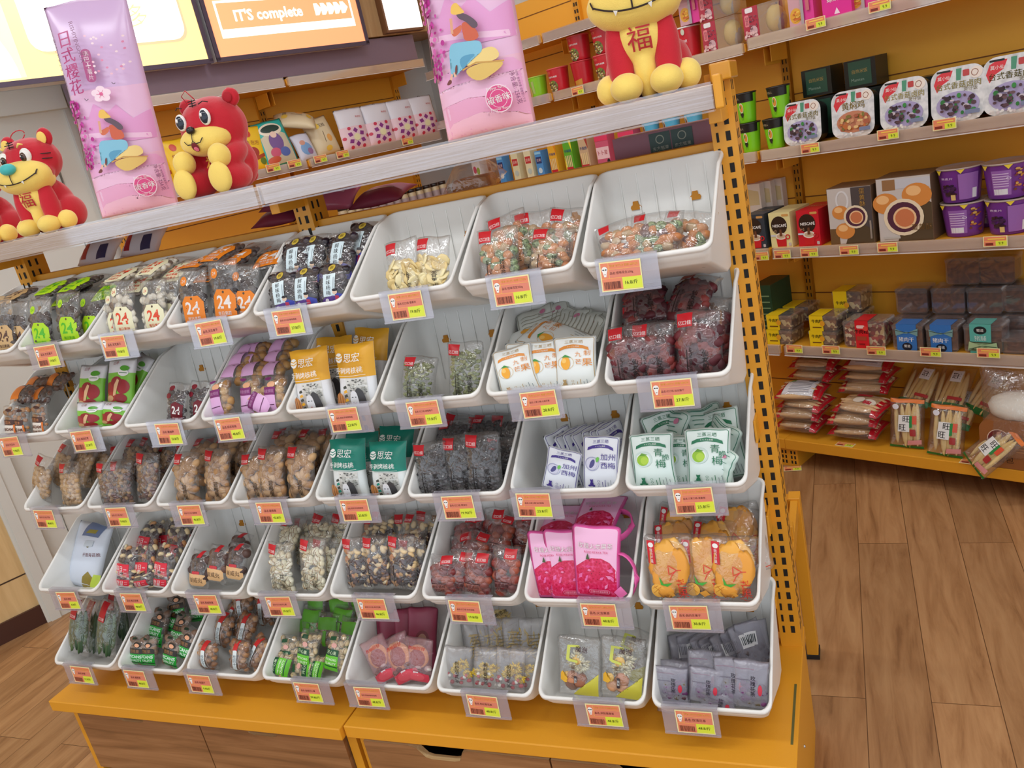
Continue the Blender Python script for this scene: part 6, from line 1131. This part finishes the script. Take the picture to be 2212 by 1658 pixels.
for px, py, k, lab in ((1962, 745, 'b', 'with blue ribbon label, beside the red pack'), (2036, 746, 'b', 'with blue ribbon label, beside the teal tub')):
    tub(rpos(px, py, B0+.0, Dz), .105, .07, .096, JERKY, k, 'snack_tub', 'clear tub of brown jerky '+lab, 'jerky tub', 'jerky tubs', (.14, .80, (54, 116, 190)))
tub(rpos(2124, 744, B0+.0, Dz), .118, .07, .102, JERKY, 't', 'snack_tub', 'clear tub of brown jerky with teal ribbon label', 'jerky tub', 'jerky tubs', (.16, .72, (90, 176, 166)))
tub(rpos(2205, 744, B0+.0, Dz), .11, .09, .055, JERKY, 't', 'snack_tub', 'low tub of brown jerky cut off at the picture edge', 'jerky tub', 'jerky tubs', None)
jp = [(1965, 715, .09, 0), (2045, 715, .09, 0), (2128, 712, .09, 0), (1972, 690, .13, .098), (2050, 686, .13, .098), (2128, 683, .13, .098), (2082, 640, .16, .198), (2155, 632, .16, .198), (2205, 700, .12, .0), (2205, 660, .15, .10)]
JN = ['behind the first blue tub', 'behind the second blue tub', 'behind the teal tub', 'second layer above the first blue tub', 'second layer above the second blue tub', 'second layer above the teal tub', 'topmost layer, nearer the post', 'topmost layer, nearer the picture edge', 'behind the low cut-off tub', 'second layer at the picture edge']
for (px, py, b, z), n in zip(jp, JN):
    tub(rpos(px, py, B0+b, Dz+z), .112, .08, .095, JERKY, None, 'snack_tub', 'unlabelled clear tub of brown jerky, '+n, 'jerky tub', 'jerky tubs', None)
ggb = box_mesh('greenbox', .085, .16, .235, (22, 62, 40), [('r', .1, .4+.3*i, .9, .46+.3*i, (120, 150, 110)) for i in range(7)], side=[('r', .3+.35*i, .3, .4+.35*i, 2.2, (90, 130, 90)) for i in range(4)])
put('carton', ggb, rpos(1652, 690, B0+.05, Dz), ROTR, 'tall dark green carton behind the yellow banded packs at the post', 'box')
# ---- base deck: twisted biscuit packs, rice cracker packs, bread
TW = [(222, 184, 136), (206, 166, 118), (230, 196, 150)]
kind('twist', .20, .15, .034, 'pack of twisted biscuits with red ends', film=FILM, cname='biscuits', cont=[dict(n=18, r=(.080, .011, .012), cols=TW, lo=.12, hi=.88, x0=.46, x1=.54, up=1, jit=.05, seg=14)], lab=[('r', .02, .02, .16, .73, (190, 20, 36)), '|', ('r', .84, .02, .98, .73, (190, 20, 36)), ], wr=1.6)
kind('twist_w', .20, .15, .034, 'pack of twisted biscuits with white back label', film=FILM, cname='biscuits', cont=KIND['twist']['cont'], lab=[('r', .02, .02, .16, .73, (190, 20, 36)), '|', ('r', .84, .02, .98, .73, (190, 20, 36)), '|', ('r', .18, .06, .82, .70, (226, 228, 234)), ('r', .20, .50, .34, .68, (90, 160, 70))]+[('r', .3, .12+.06*i, .74, .135+.06*i, (130, 130, 140)) for i in range(7)]+[('r', .62, .52, .76, .66, (60, 60, 66))], wr=1.6)
kind('twist_p', .20, .15, .034, 'pack of twisted biscuits with dark red print', film=FILM, cname='biscuits', cont=KIND['twist']['cont'], lab=[('r', .02, .02, .16, .73, (190, 20, 36)), '|', ('r', .84, .02, .98, .73, (190, 20, 36)), '|', ('p', [(.2, .2), (.8, .2), (.8, .62), (.2, .62)], (120, 30, 34)), ('e', .5, .42, .2, .08, (190, 40, 46))], wr=1.6)
kind('twist_l', .20, .15, .034, 'pack of twisted biscuits with red script label', film=FILM, cname='biscuits', cont=KIND['twist']['cont'], lab=[('r', .02, .02, .16, .73, (190, 20, 36)), '|', ('r', .84, .02, .98, .73, (190, 20, 36)), '|', ('p', [(.3, .48), (.62, .5), (.60, .62), (.28, .60)], (190, 36, 50)), ('e', .45, .34, .12, .10, (236, 226, 210)), ('e', .70, .32, .12, .10, (236, 226, 210)), ('r', .58, .24, .74, .34, (190, 60, 70))], wr=1.6)
def rbag(key, px, py, b, z, lean, roll, yaw, label, cat, group, sx=1, sz=1, var=0):
    o = place_bag(key, rpos(px, py, b, z), lean, roll, math.degrees(ROTR)+yaw, bottom=True, sx=sx, sz=sz, var=var); return tag(o, label, cat, group)
EZ = .131; BB = BF-.08+.03
st1 = [('twist', 1716, 945, BB, EZ+.028, 'first pile from the post, bottom pack'), ('twist', 1718, 922, BB, EZ+.075, 'first pile from the post, second pack up'), ('twist_l', 1722, 905, BB+.005, EZ+.115, 'first pile from the post, third pack up'), ('twist_w', 1722, 890, BB+.01, EZ+.16, 'first pile from the post, topmost in front'),
       ('twist', 1745, 840, BB+.13, EZ+.20, 'rear of first pile, lower'), ('twist_p', 1750, 810, BB+.13, EZ+.248, 'rear of first pile, uppermost')]
st2 = [('twist', 1838, 955, BB, EZ+.028, 'second pile from the post, bottom pack'), ('twist', 1838, 935, BB, EZ+.075, 'second pile from the post, second pack up'), ('twist_l', 1842, 905, BB+.005, EZ+.12, 'second pile from the post, topmost in front'), ('twist', 1862, 860, BB+.12, EZ+.165, 'rear of second pile, lower'), ('twist', 1862, 845, BB+.13, EZ+.21, 'rear of the second pile, middle'), ('twist_w', 1868, 828, BB+.135, EZ+.255, 'rear of second pile, uppermost')]
for i, (k, px, py, b, z, lab) in enumerate(st1+st2): rbag(k, px, py, b, z, 84, (-2, 1, 3)[i % 3], (-6, 3, -2, 5)[i % 4], KIND[k]['look']+', '+lab, 'biscuit pack', 'twisted biscuit packs', var=i % 2)
CRK = [(232, 200, 130), (226, 190, 116), (238, 210, 146)]
kind('cracker', .125, .19, .024, 'clear pack of stick rice crackers', film=FILM, cname='crackers', cont=[dict(n=7, r=(.0095, .009, .078), cols=CRK, lo=.46, hi=.5, x0=.14, x1=.86, up=1, jit=.06, seg=9, ring=10)],
     lab=[('p', [(.02, 1.38), (.98, 1.38), (.98, 1.49), (.02, 1.49)], (226, 120, 40)), ('p', [(.02, .02), (.98, .02), (.98, .09), (.02, .09)], (30, 120, 50)), ('p', [(.28, .52), (.62, .52), (.64, 1.02), (.30, 1.02)], (236, 238, 238)), ('p', [(.62, .64), (.70, .66), (.70, 1.0), (.62, 1.0)], (40, 140, 70)), ('t', '旺', .53, .90, .18, (24, 22, 24), {'b': .03}), ('t', '旺', .42, .65, .18, (24, 22, 24), {'b': .03}), ('p', [(.70, .76), (.82, .76), (.82, 1.02), (.70, 1.0)], (226, 90, 60)), ('rr', .64, .40, .80, .60, .03, (170, 50, 50)), ('p', [(.55, .12), (.94, .16), (.94, .30), (.58, .26)], (226, 150, 150)), ('e', .2, 1.26, .1, .08, (226, 226, 236))])
kind('cracker_back', .125, .19, .022, 'pack of stick rice crackers with green end', film=FILM, cname='crackers', cont=KIND['cracker']['cont'], lab=[('p', [(.02, .02), (.98, .02), (.98, .2), (.02, .2)], (30, 110, 46)), ('p', [(.4, .9), (.72, .9), (.72, 1.3), (.4, 1.3)], (236, 238, 238)), ('t', '旺', .56, 1.1, .2, (24, 22, 24), {'b': .03}), ('r', .5, .3, .9, .4, (190, 60, 60))])
for k, px, py, b, z, lean, roll, yaw, lab in (('cracker', 1958, 953, BB+.03, EZ, 14, 0, 4, 'standing in front, beside the biscuit piles'), ('cracker', 2040, 975, BB+.0, EZ, 16, 3, 2, 'standing in front, second from the biscuit piles'), ('cracker', 2100, 998, BB-.055, EZ+.004, 30, 34, -20, 'tilted over in front, beside the bread'),
       ('cracker_back', 1968, 868, BB+.15, EZ+.12, 52, 8, 0, 'lying at the back, nearest the biscuit piles'), ('cracker_back', 2040, 868, BB+.14, EZ+.12, 52, 3, 0, 'lying at the back, middle'), ('cracker_back', 2052, 885, BB+.11, EZ+.06, 56, 5, 0, 'lying at the back under another pack'), ('cracker_back', 2105, 860, BB+.17, EZ+.10, 40, 20, 0, 'lying at the back, behind the bread')):
    rbag(k, px, py, b, z, lean, roll, yaw, KIND[k]['look']+', '+lab, 'rice cracker pack', 'rice cracker packs')
pos = rpos(2192, 1000, BB-.03, EZ+.001); t = empty('bread_bag', pos, ROTR, 'large brown loaf in a clear bag with white top and round maroon emblem', 'bread')
a = MB(); a.prism(rrect(-.105, 0, .105, .17, .03, 5), 0, .17, P((150, 92, 44), .6, .3, 60)); lo = a.build('loaf', t)
a = MB(); S = flat((-.105, -.001, 0), (.21, 0, 0), (0, 0, .21), (0, -1, 0)); draw(a, [('e', .28, .50, .16, .17, (112, 36, 40)), ('o', ell(.28, .50, .16, .17), .012, (226, 200, 180)), ('p', [(.24, .42), (.32, .42), (.30, .60), (.34, .66), (.26, .62), (.25, .52)], (206, 150, 130)), ('t', '老面包', .30, .16, .12, (70, 40, 20), {'fit': .4})]+[('r', .52, .3+.05*i, .95, .32+.05*i, (190, 130, 70)) for i in range(6)], S, step=1); a.build('label', t)
a = MB(); a.ball((0, .085, .195), (.10, .08, .05), P((238, 236, 226), .5), None, 20, 12, .05, random.Random(2)); a.build('cream_layer', t)
kb = Bag(.25, .34, .10, seed=8, wr=3, nu=20, low=.3); a = MB(); kb.sheet(a, FILM, back=.9); o = a.build('wrapper', t); o.location = (0, .085, 0)
# ---- red noodle cups and window boxes on the upper shelf
RC = (200, 34, 48)
rg = [('t', '红烧牛肉面', .52, .66, .17, (240, 226, 226), {'b': .03, 'fit': .40}), ('t', '阿宽', .38, .85, .1, (240, 140, 110)), ('e', .5, .26, .2, .26, (120, 130, 60))]+blobs(9, 30, .36, .66, .06, .44, .025, .05, [(214, 190, 130), (206, 196, 170), (150, 80, 60), (90, 80, 70), (226, 200, 110), (110, 50, 44)])
rcup = cup_mesh('rcup', .049, .041, .102, RC, rg, lid=(226, 90, 96)); rplain = cup_mesh('rplain', .049, .041, .102, (190, 26, 40), [('p', [(.35, .0), (.7, .0), (.7, .3), (.35, .24)], (196, 140, 50))], lid=(206, 60, 70))
gcup2 = cup_mesh('gcup2', .045, .038, .09, (140, 206, 40), [('e', .36, .3, .12, .3, (196, 170, 90)), ('r', .5, .2, .62, .8, (170, 190, 110))], lid=(170, 216, 80))
AZ = 1.669
for px, py, me, lv, lab in ((1166, 205, gcup2, 0, 'lime green noodle cup at the end of the red cup row'), (1212, 195, rcup, 0, 'red noodle cup in the lower row beside the green cup'), (1264, 184, rplain, 0, 'plain red noodle cup seen from its back in the lower row'), (1314, 172, rcup, 0, 'red noodle cup in the lower row beside the tiger plush'), (1256, 126, rcup, 1, 'red noodle cup in the upper row, nearer the pink bag'), (1308, 112, rcup, 1, 'red noodle cup in the upper row, half behind the tiger plush')):
    put('noodle_cup', me, rpos(px, py, B0+.05, AZ+lv*.1055), ROTR, lab, 'noodle cup', 'red noodle cups')
kcup = cup_mesh('kcup', .052, .044, .115, (202, 30, 44), [('t', '红油面皮', .5, .56, .15, (240, 226, 226), {'b': .03, 'fit': .4}), ('e', .5, .24, .22, .25, (236, 226, 220)), ('e', .5, .24, .18, .20, (150, 60, 44))]+blobs(2, 14, .38, .62, .14, .36, .02, .05, [(214, 190, 170), (90, 130, 60), (200, 60, 40)])+[('e', .6, .85, .05, .1, (206, 210, 190))], lid=(236, 232, 230))
put('noodle_cup', kcup, rpos(1490, 112, B0+.054, AZ), ROTR, 'red noodle cup with white bowl print on the other side of the tiger plush', 'noodle cup', 'red noodle cups')
pkbox = box_mesh('pkbox', .09, .08, .115, (222, 60, 150), [('r', 0, 0, .5, 1.27, (206, 160, 170)), ('e', .28, .4, .24, .28, (226, 170, 60))]+blobs(6, 24, .12, .44, .2, .6, .03, .07, [(240, 200, 90), (226, 160, 60), (206, 110, 50)])+[('r', .5, 0, .62, 1.27, (170, 160, 166)), ('r', .72, .5, .86, 1.1, (200, 110, 120))])
for px, py, z, lab in ((1492, 50, AZ+.119, 'on top of the red noodle cup'), (1732, 40, 1.679, 'beside the window box on the upper shelf'),):
    put('carton', pkbox, rpos(px, py, B0+.006, z), ROTR, 'magenta box with yellow noodle bowl print, '+lab, 'box', 'magenta noodle boxes')
put('carton', box_mesh('magbox', .10, .08, .12, (222, 40, 150), [('p', [(.4, .1), (.5, .3), (.6, .1)], (240, 220, 236)), ('t', '螺蛳粉', .5, .6, .2, WHITE, {'fit': .8})]), rpos(1808, 22, B0+.006, 1.679), ROTR, 'plain magenta box at the top edge of the picture', 'box', 'magenta noodle boxes')
put('carton', pkbox, rpos(1862, 8, B0+.03, 1.679), ROTR, 'magenta box with noodle print, furthest along the top shelf', 'box', 'magenta noodle boxes')
def winbox(px, py, z, lab):
    t = empty('window_box', rpos(px, py, B0+.004, z), ROTR, 'clear window box with red label and yellow wafers, '+lab, 'box', 'clear window boxes')
    a = MB(); a.box((-.072, 0, 0), (.072, .09, .108), BOXP); a.build('shell', t)
    a = MB(); a.ball((.03, .045, .05), (.034, .035, .046), P((214, 184, 110), .5), None, 12, 8, .08, random.Random(3)); a.ball((.045, .05, .04), (.022, .03, .036), P((150, 140, 140), .4), None, 12, 8); a.build('wafers', t)
    a = MB(); a.box((-.073, -.001, 0), (-.012, -.0002, .108), P((178, 50, 72), .4)); S = flat((-.073, -.001, 0), (.061, 0, 0), (0, 0, .061), (0, -1, 0))
    draw(a, [('rr', .12, .7, .4, 1.35, .08, (226, 130, 140)), ('v', '旦旦', .26, 1.02, .2, (120, 30, 50)), ('e', .65, .4, .25, .3, (206, 170, 176)), ('rr', .2, 1.45, .7, 1.72, .08, (236, 232, 234))]+blobs(4, 22, .45, .95, .5, 1.3, .03, .06, [(100, 60, 80), (150, 90, 100)])+blobs(5, 12, .1, .95, .05, .4, .06, .12, [(226, 190, 190), (214, 150, 150)]), S, step=1); a.build('label', t)
winbox(1556, 92, AZ, 'lower of the stacked pair'); winbox(1548, 30, AZ+.110, 'upper of the stacked pair'); winbox(1648, 68, 1.679, 'alone past the shelf seam')
# ---- goods seen through the gap under the rack's top shelf, on the wall shelf behind
def gap_item(px, py, w_, col, g, label, cat, dep=.05, b=.004):
    T = on_plane(px, py, RN*(B0+b), RN); h_ = T.z-1.281; me = box_mesh(('gap', px), w_, dep, h_, col, [tuple(q[:1])+q[1:] for q in g(h_/w_)], bev=0, rough=.35)
    put('carton', me, RA*T.dot(RA)+RN*(B0+b)+Vector((0, 0, 1.2805)), ROTR, label, cat, 'cartons seen through the rack gap')
bl = lambda H: [('r', .1, H*.62, .9, H*.82, (44, 60, 110)), ('t', '坚果', .5, H*.72, .3, (220, 190, 190)), ('e', .5, H*.4, .3, .3, (206, 226, 236)), ('r', .06, H*.9, .94, H*.97, (150, 206, 236))]
cr = lambda H: [('r', .1, H*.62, .9, H*.82, (196, 60, 60)), ('t', '坚果', .5, H*.72, .3, (240, 210, 200)), ('e', .5, H*.4, .3, .3, (196, 206, 196))]
gap_item(1026, 350, .062, (236, 232, 232), lambda H: [('e', .3, H*.75, .2, .3, (206, 60, 100)), ('e', .7, H*.7, .2, .3, (150, 180, 70))], 'white fruit print carton seen through the gap, furthest from the tiger', 'carton')
gap_item(1054, 345, .03, (160, 130, 120), lambda H: [('e', .5, H*.7, .3, .4, (120, 70, 50))], 'brown grey carton beside the white fruit print carton', 'carton')
gap_item(1077, 338, .044, (80, 150, 214), bl, 'blue nut carton between the brown and cream cartons', 'carton')
gap_item(1108, 330, .046, (226, 220, 180), cr, 'cream nut carton next to the blue carton nearer the corner', 'carton')
gap_item(1136, 324, .046, (230, 222, 184), cr, 'cream nut carton next to the blue carton nearer the tiger', 'carton')
gap_item(1160, 326, .044, (80, 150, 214), bl, 'blue nut carton between the cream carton and yellow packet', 'carton')
def sticks(bg, acc): return lambda H: [('p', [(0, H*.2), (.3, H*.2), (0, H*.6)], acc), ('p', [(.7, H), (1, H), (1, H*.7)], acc)]+[('r', .12+.2*i, H*.3, .24+.2*i, H*.62, (232, 206, 150)) for i in range(4)]+[('r', .12, H*.2, .88, H*.32, (196, 40, 50)), ('t', '手指饼', .5, H*.74, .3, (60, 90, 150), {'fit': .8, 'b': .03})]
gap_item(1189, 312, .050, (236, 176, 50), sticks(0, (226, 140, 30)), 'orange-yellow finger biscuit packet seen through the gap', 'packet')
gap_item(1222, 304, .052, (96, 176, 50), sticks(0, (240, 226, 60)), 'green and yellow finger biscuit packet seen through the gap', 'packet')
gap_item(1256, 298, .054, (206, 176, 140), sticks(0, (170, 60, 50)), 'tan finger biscuit packet seen through the gap', 'packet')
pk = lambda H: [('r', .02, H*.4, .98, H*.7, (240, 200, 206)), ('t', '卜卜星', .5, H*.56, .26, (190, 40, 60), {'fit': .8, 'b': .03}), ('e', .85, H*.3, .12, .2, (40, 30, 36)), ('r', 0, H*.86, 1, H*.98, (226, 60, 100))]
gap_item(1296, 292, .075, (206, 90, 120), pk, 'pink and white puffed snack packet nearer the biscuits', 'packet'); gap_item(1350, 283, .085, (196, 80, 110), pk, 'pink and white puffed snack packet nearer the maroon box', 'packet')
bcup = cup_mesh('bcup', .038, .030, .09, (92, 180, 216), [('e', .35, .5, .09, .3, (206, 196, 176)), ('e', .35, .5, .06, .2, (120, 84, 60)), ('r', .3, .1, .4, .2, (226, 226, 226))], lid=(230, 236, 240))
for px, py, n in ((1408, 286, 'furthest from the post'), (1452, 276, 'middle of three'), (1500, 268, 'nearest the post')):
    q = rpos(px, py, B0+.045, 0); T = on_plane(px, py, RN*(B0+.045), RN); z = 1.386
    put('noodle_cup', bcup, q+Vector((0, 0, 1.281)), ROTR, 'light blue cup in the lower layer, '+n, 'cup', 'light blue cups', 1.15); put('noodle_cup', bcup, q+Vector((0, 0, 1.3865)), ROTR, 'light blue cup in the upper layer, '+n, 'cup', 'light blue cups')
jm = MB(); jm.lathe([(0, 0), (.022, 0), (.023, .004), (.023, .06), (.018, .07)], P((196, 176, 140), .25), 16); jar_mesh = jm.mesh('jar')
jm = MB(); jm.lathe([(.0235, .012), (.0235, .048)], P((170, 150, 150), .4), 16); jl_mesh = jm.mesh('label'); jm = MB(); jm.lathe([(.019, .068), (.021, .068), (.021, .084), (0, .084)], P((44, 34, 34), .35), 16); jd_mesh = jm.mesh('lid')
for i in range(14):
    q = lpos(735+17*i, 442-2.9*i, .04, 1.2905); o = put('jar', jar_mesh, q, ROTL, 'small jar with dark lid in the row seen through the gap', 'jar', 'small jars in a row'); link('lid', jd_mesh, o); link('label', jl_mesh, o)
# ---- left wall: bags on the shelf under the signs
LZ = 1.6215
def lbag(key, px, py, d, lean, roll, label, cat='snack bag', group=None, sx=1, sz=1, z=LZ, yaw=0):
    o = place_bag(key, lpos(px, py, d, z), lean, roll, math.degrees(ROTL)+yaw, bottom=True, sx=sx, sz=sz); return tag(o, label, cat, group)
kind('yel', .13, .20, .02, 'yellow', base=P((240, 196, 40), .35), gfx=[('p', [(.1, .2), (.95, .5), (.95, .62), (.1, .34)], (176, 70, 40)), ('t', '鱼泡泡', .45, .95, .16, (170, 90, 40), {'fit': .6}), ('e', .35, 1.25, .12, .12, (206, 70, 50)), ('e', .45, .62, .18, .17, (170, 60, 50)), ('e', .72, .3, .12, .12, (110, 130, 50))])
kind('tealbag', .15, .21, .022, 'teal', base=P((40, 178, 170), .35), gfx=[('p', [(.06, .06), (.94, .06), (.9, .9), (.7, 1.0), (.3, 1.0), (.1, .9)], (206, 196, 170)), ('e', .5, 1.1, .36, .2, (236, 226, 206)), ('e', .5, 1.12, .3, .12, (40, 66, 60)), ('e', .5, .7, .22, .28, (120, 90, 150)), ('e', .36, .4, .16, .14, (206, 90, 120)), ('e', .66, .36, .16, .14, (90, 110, 180)), ('e', .5, .92, .1, .1, (236, 206, 190)), ('e', .25, .2, .2, .1, (206, 90, 60))])
kind('smallwhite', .10, .13, .018, 'white', base=P((206, 206, 222), .35), gfx=[('e', .5, .5, .3, .3, (120, 160, 206)), ('e', .4, .8, .15, .12, (206, 150, 130)), ('e', .65, .35, .15, .15, (150, 110, 150))])
kind('beige', .15, .19, .035, 'beige', base=P((222, 206, 170), .4), gfx=[('t', '桂花糕', .5, .95, .14, (90, 70, 60), {'fit': .4}), ('e', .35, .95, .12, .1, (240, 206, 90)), ('e', .65, .5, .1, .12, (230, 170, 90)), ('l', [(.45, .4), (.5, .75)], .02, (110, 90, 70)), ('e', .5, .2, .12, .08, (236, 196, 80))])
def star():
    g = [('r', 0, 0, 1, .82, (236, 206, 216))]
    for i in range(6):
        a = math.radians(90+60*i); c, s = math.cos(a), math.sin(a); x, z = .5+.24*c, .43+.24*s
        g += [('p', [(x+.10*c, z+.10*s), (x-.09*s, z+.09*c), (x-.10*c, z-.10*s), (x+.09*s, z-.09*c)], (140, 60, 140)), ('e', .5+.42*math.cos(a+.52), .43+.38*math.sin(a+.52), .06, .06, (206, 60, 90))]
    g += [('e', .5, .43, .12, .12, (240, 236, 190)), ('t', '来伊份', .74, 1.14, .09, (206, 70, 70), {'fit': .22}), ('l', [(.45, 1.45), (.5, 1.48), (.55, 1.45)], .02, (90, 80, 80))]
    return g
kind('starpouch', .135, .20, .02, 'white', base=P((228, 228, 238), .35), gfx=star(), round_=.04, pinch=.03)
lbag('yel', 352, 398, .05, 8, 4, 'yellow snack bag furthest towards the white wall, half hidden', group='yellow snack bags', sx=.9); lbag('yel', 412, 392, .04, 10, -2, 'yellow snack bag directly behind the face of the bear plush', group='yellow snack bags'); lbag('yel', 560, 370, .05, 8, 6, 'yellow snack bag between the bear plush and teal bag', group='yellow snack bags', sx=1.0)
lbag('tealbag', 612, 352, .045, 12, -4, 'teal illustrated snack bag beside the yellow bags on the wall shelf', sx=1.12); lbag('smallwhite', 668, 338, .04, 16, -4, 'small white and blue snack bag beside the teal bag')
lbag('beige', 712, 332, .07, 14, -6, 'beige snack bag standing beside the star patterned pouches'); lbag('beige', 680, 262, .07, 62, -60, 'beige snack bag lying on top of the standing beige bag', z=LZ+.16)
for px, py, n in ((772, 312, 'nearest the beige bags'), (828, 302, 'second from the beige bags'), (880, 293, 'third from the beige bags'), (924, 284, 'in the corner, darkest lit')): lbag('starpouch', px, py, .05, 5, 0, 'white pouch with purple star pattern, '+n, 'pouch', 'star patterned pouches', sx=1.22)
# ---- price labels in the shelf rails
lb = MB(); lb.box((-.035, -.0012, -.017), (.035, 0, .017), P(CREAM, .6)); draw(lb, [('r', .04, .04, .96, .46, CARD), ('r', .52, .04, .97, .28, LIME), ('r', .04, .25, .97, .265, YCARD), ('r', .10, .07, .42, .18, (130, 50, 40)), ('r', .2, .33, .9, .39, YCARD), ('t', '9.9', .74, .16, .12, (80, 96, 20))], flat((-.035, -.0012, -.017), (.07, 0, 0), (0, 0, .07), (0, -1, 0)), step=1); SHL = lb.mesh('shelf_label')
def shl(px, py, under, left=False):
    if left: T = on_plane(px, py, -RA*(-LF-.0235), -RA)
    else: T = on_plane(px, py, RN*(BF-.0235), RN)
    put('shelf_label', SHL, T, ROTL if left else ROTR, 'price label in the shelf rail under '+under, 'price label', 'price labels in the wall shelf rails')
for px, py, u in ((1762, 50, 'the magenta box beside the window box'), (1900, 12, 'the furthest magenta box'), (1750, 320, 'the leftmost food tray'), (1918, 290, 'the gap between second and third food tray'), (2040, 268, 'the third and fourth food tray'),
    (1643, 553, 'the dark coffee box'), (1690, 549, 'the cream coffee box'), (1748, 545, 'the red coffee box'), (1834, 540, 'the smaller pastry box'), (1917, 534, 'the larger pastry box'), (2150, 521, 'the purple cups'), (1716, 753, 'the first yellow banded pair'), (1795, 755, 'the second yellow banded pair'), (1893, 757, 'the red banded pack'), (2010, 760, 'the blue labelled tubs'), (2135, 762, 'the teal labelled tub'), (1248, 196, 'the red noodle cups')): shl(px, py, u)
for px, py, u in ((590, 362, 'the yellow bag beside the bear'), (636, 353, 'the teal illustrated bag'), (692, 343, 'the small white and blue bag'), (740, 333, 'the standing beige bag'), (880, 305, 'the star patterned pouches')): shl(px, py, u, True)
for px, py, u in ((1826, 968, 'the second biscuit pile'), (2098, 1006, 'the tilted rice cracker pack')):
    T = on_z(px, py-8, .1308); o = put('shelf_label', SHL, T, ROTR, 'price label lying on the orange base deck before '+u, 'price label', 'price labels in the wall shelf rails'); o.rotation_euler = (-1.57, 0, ROTR)
T = on_z(1712, 1012, .004); o = put('shelf_label', SHL, T, ROTR+.5, 'fallen price label lying on the floor by the shelf foot', 'price label'); o.rotation_euler = (-1.45, 0, ROTR+.5)
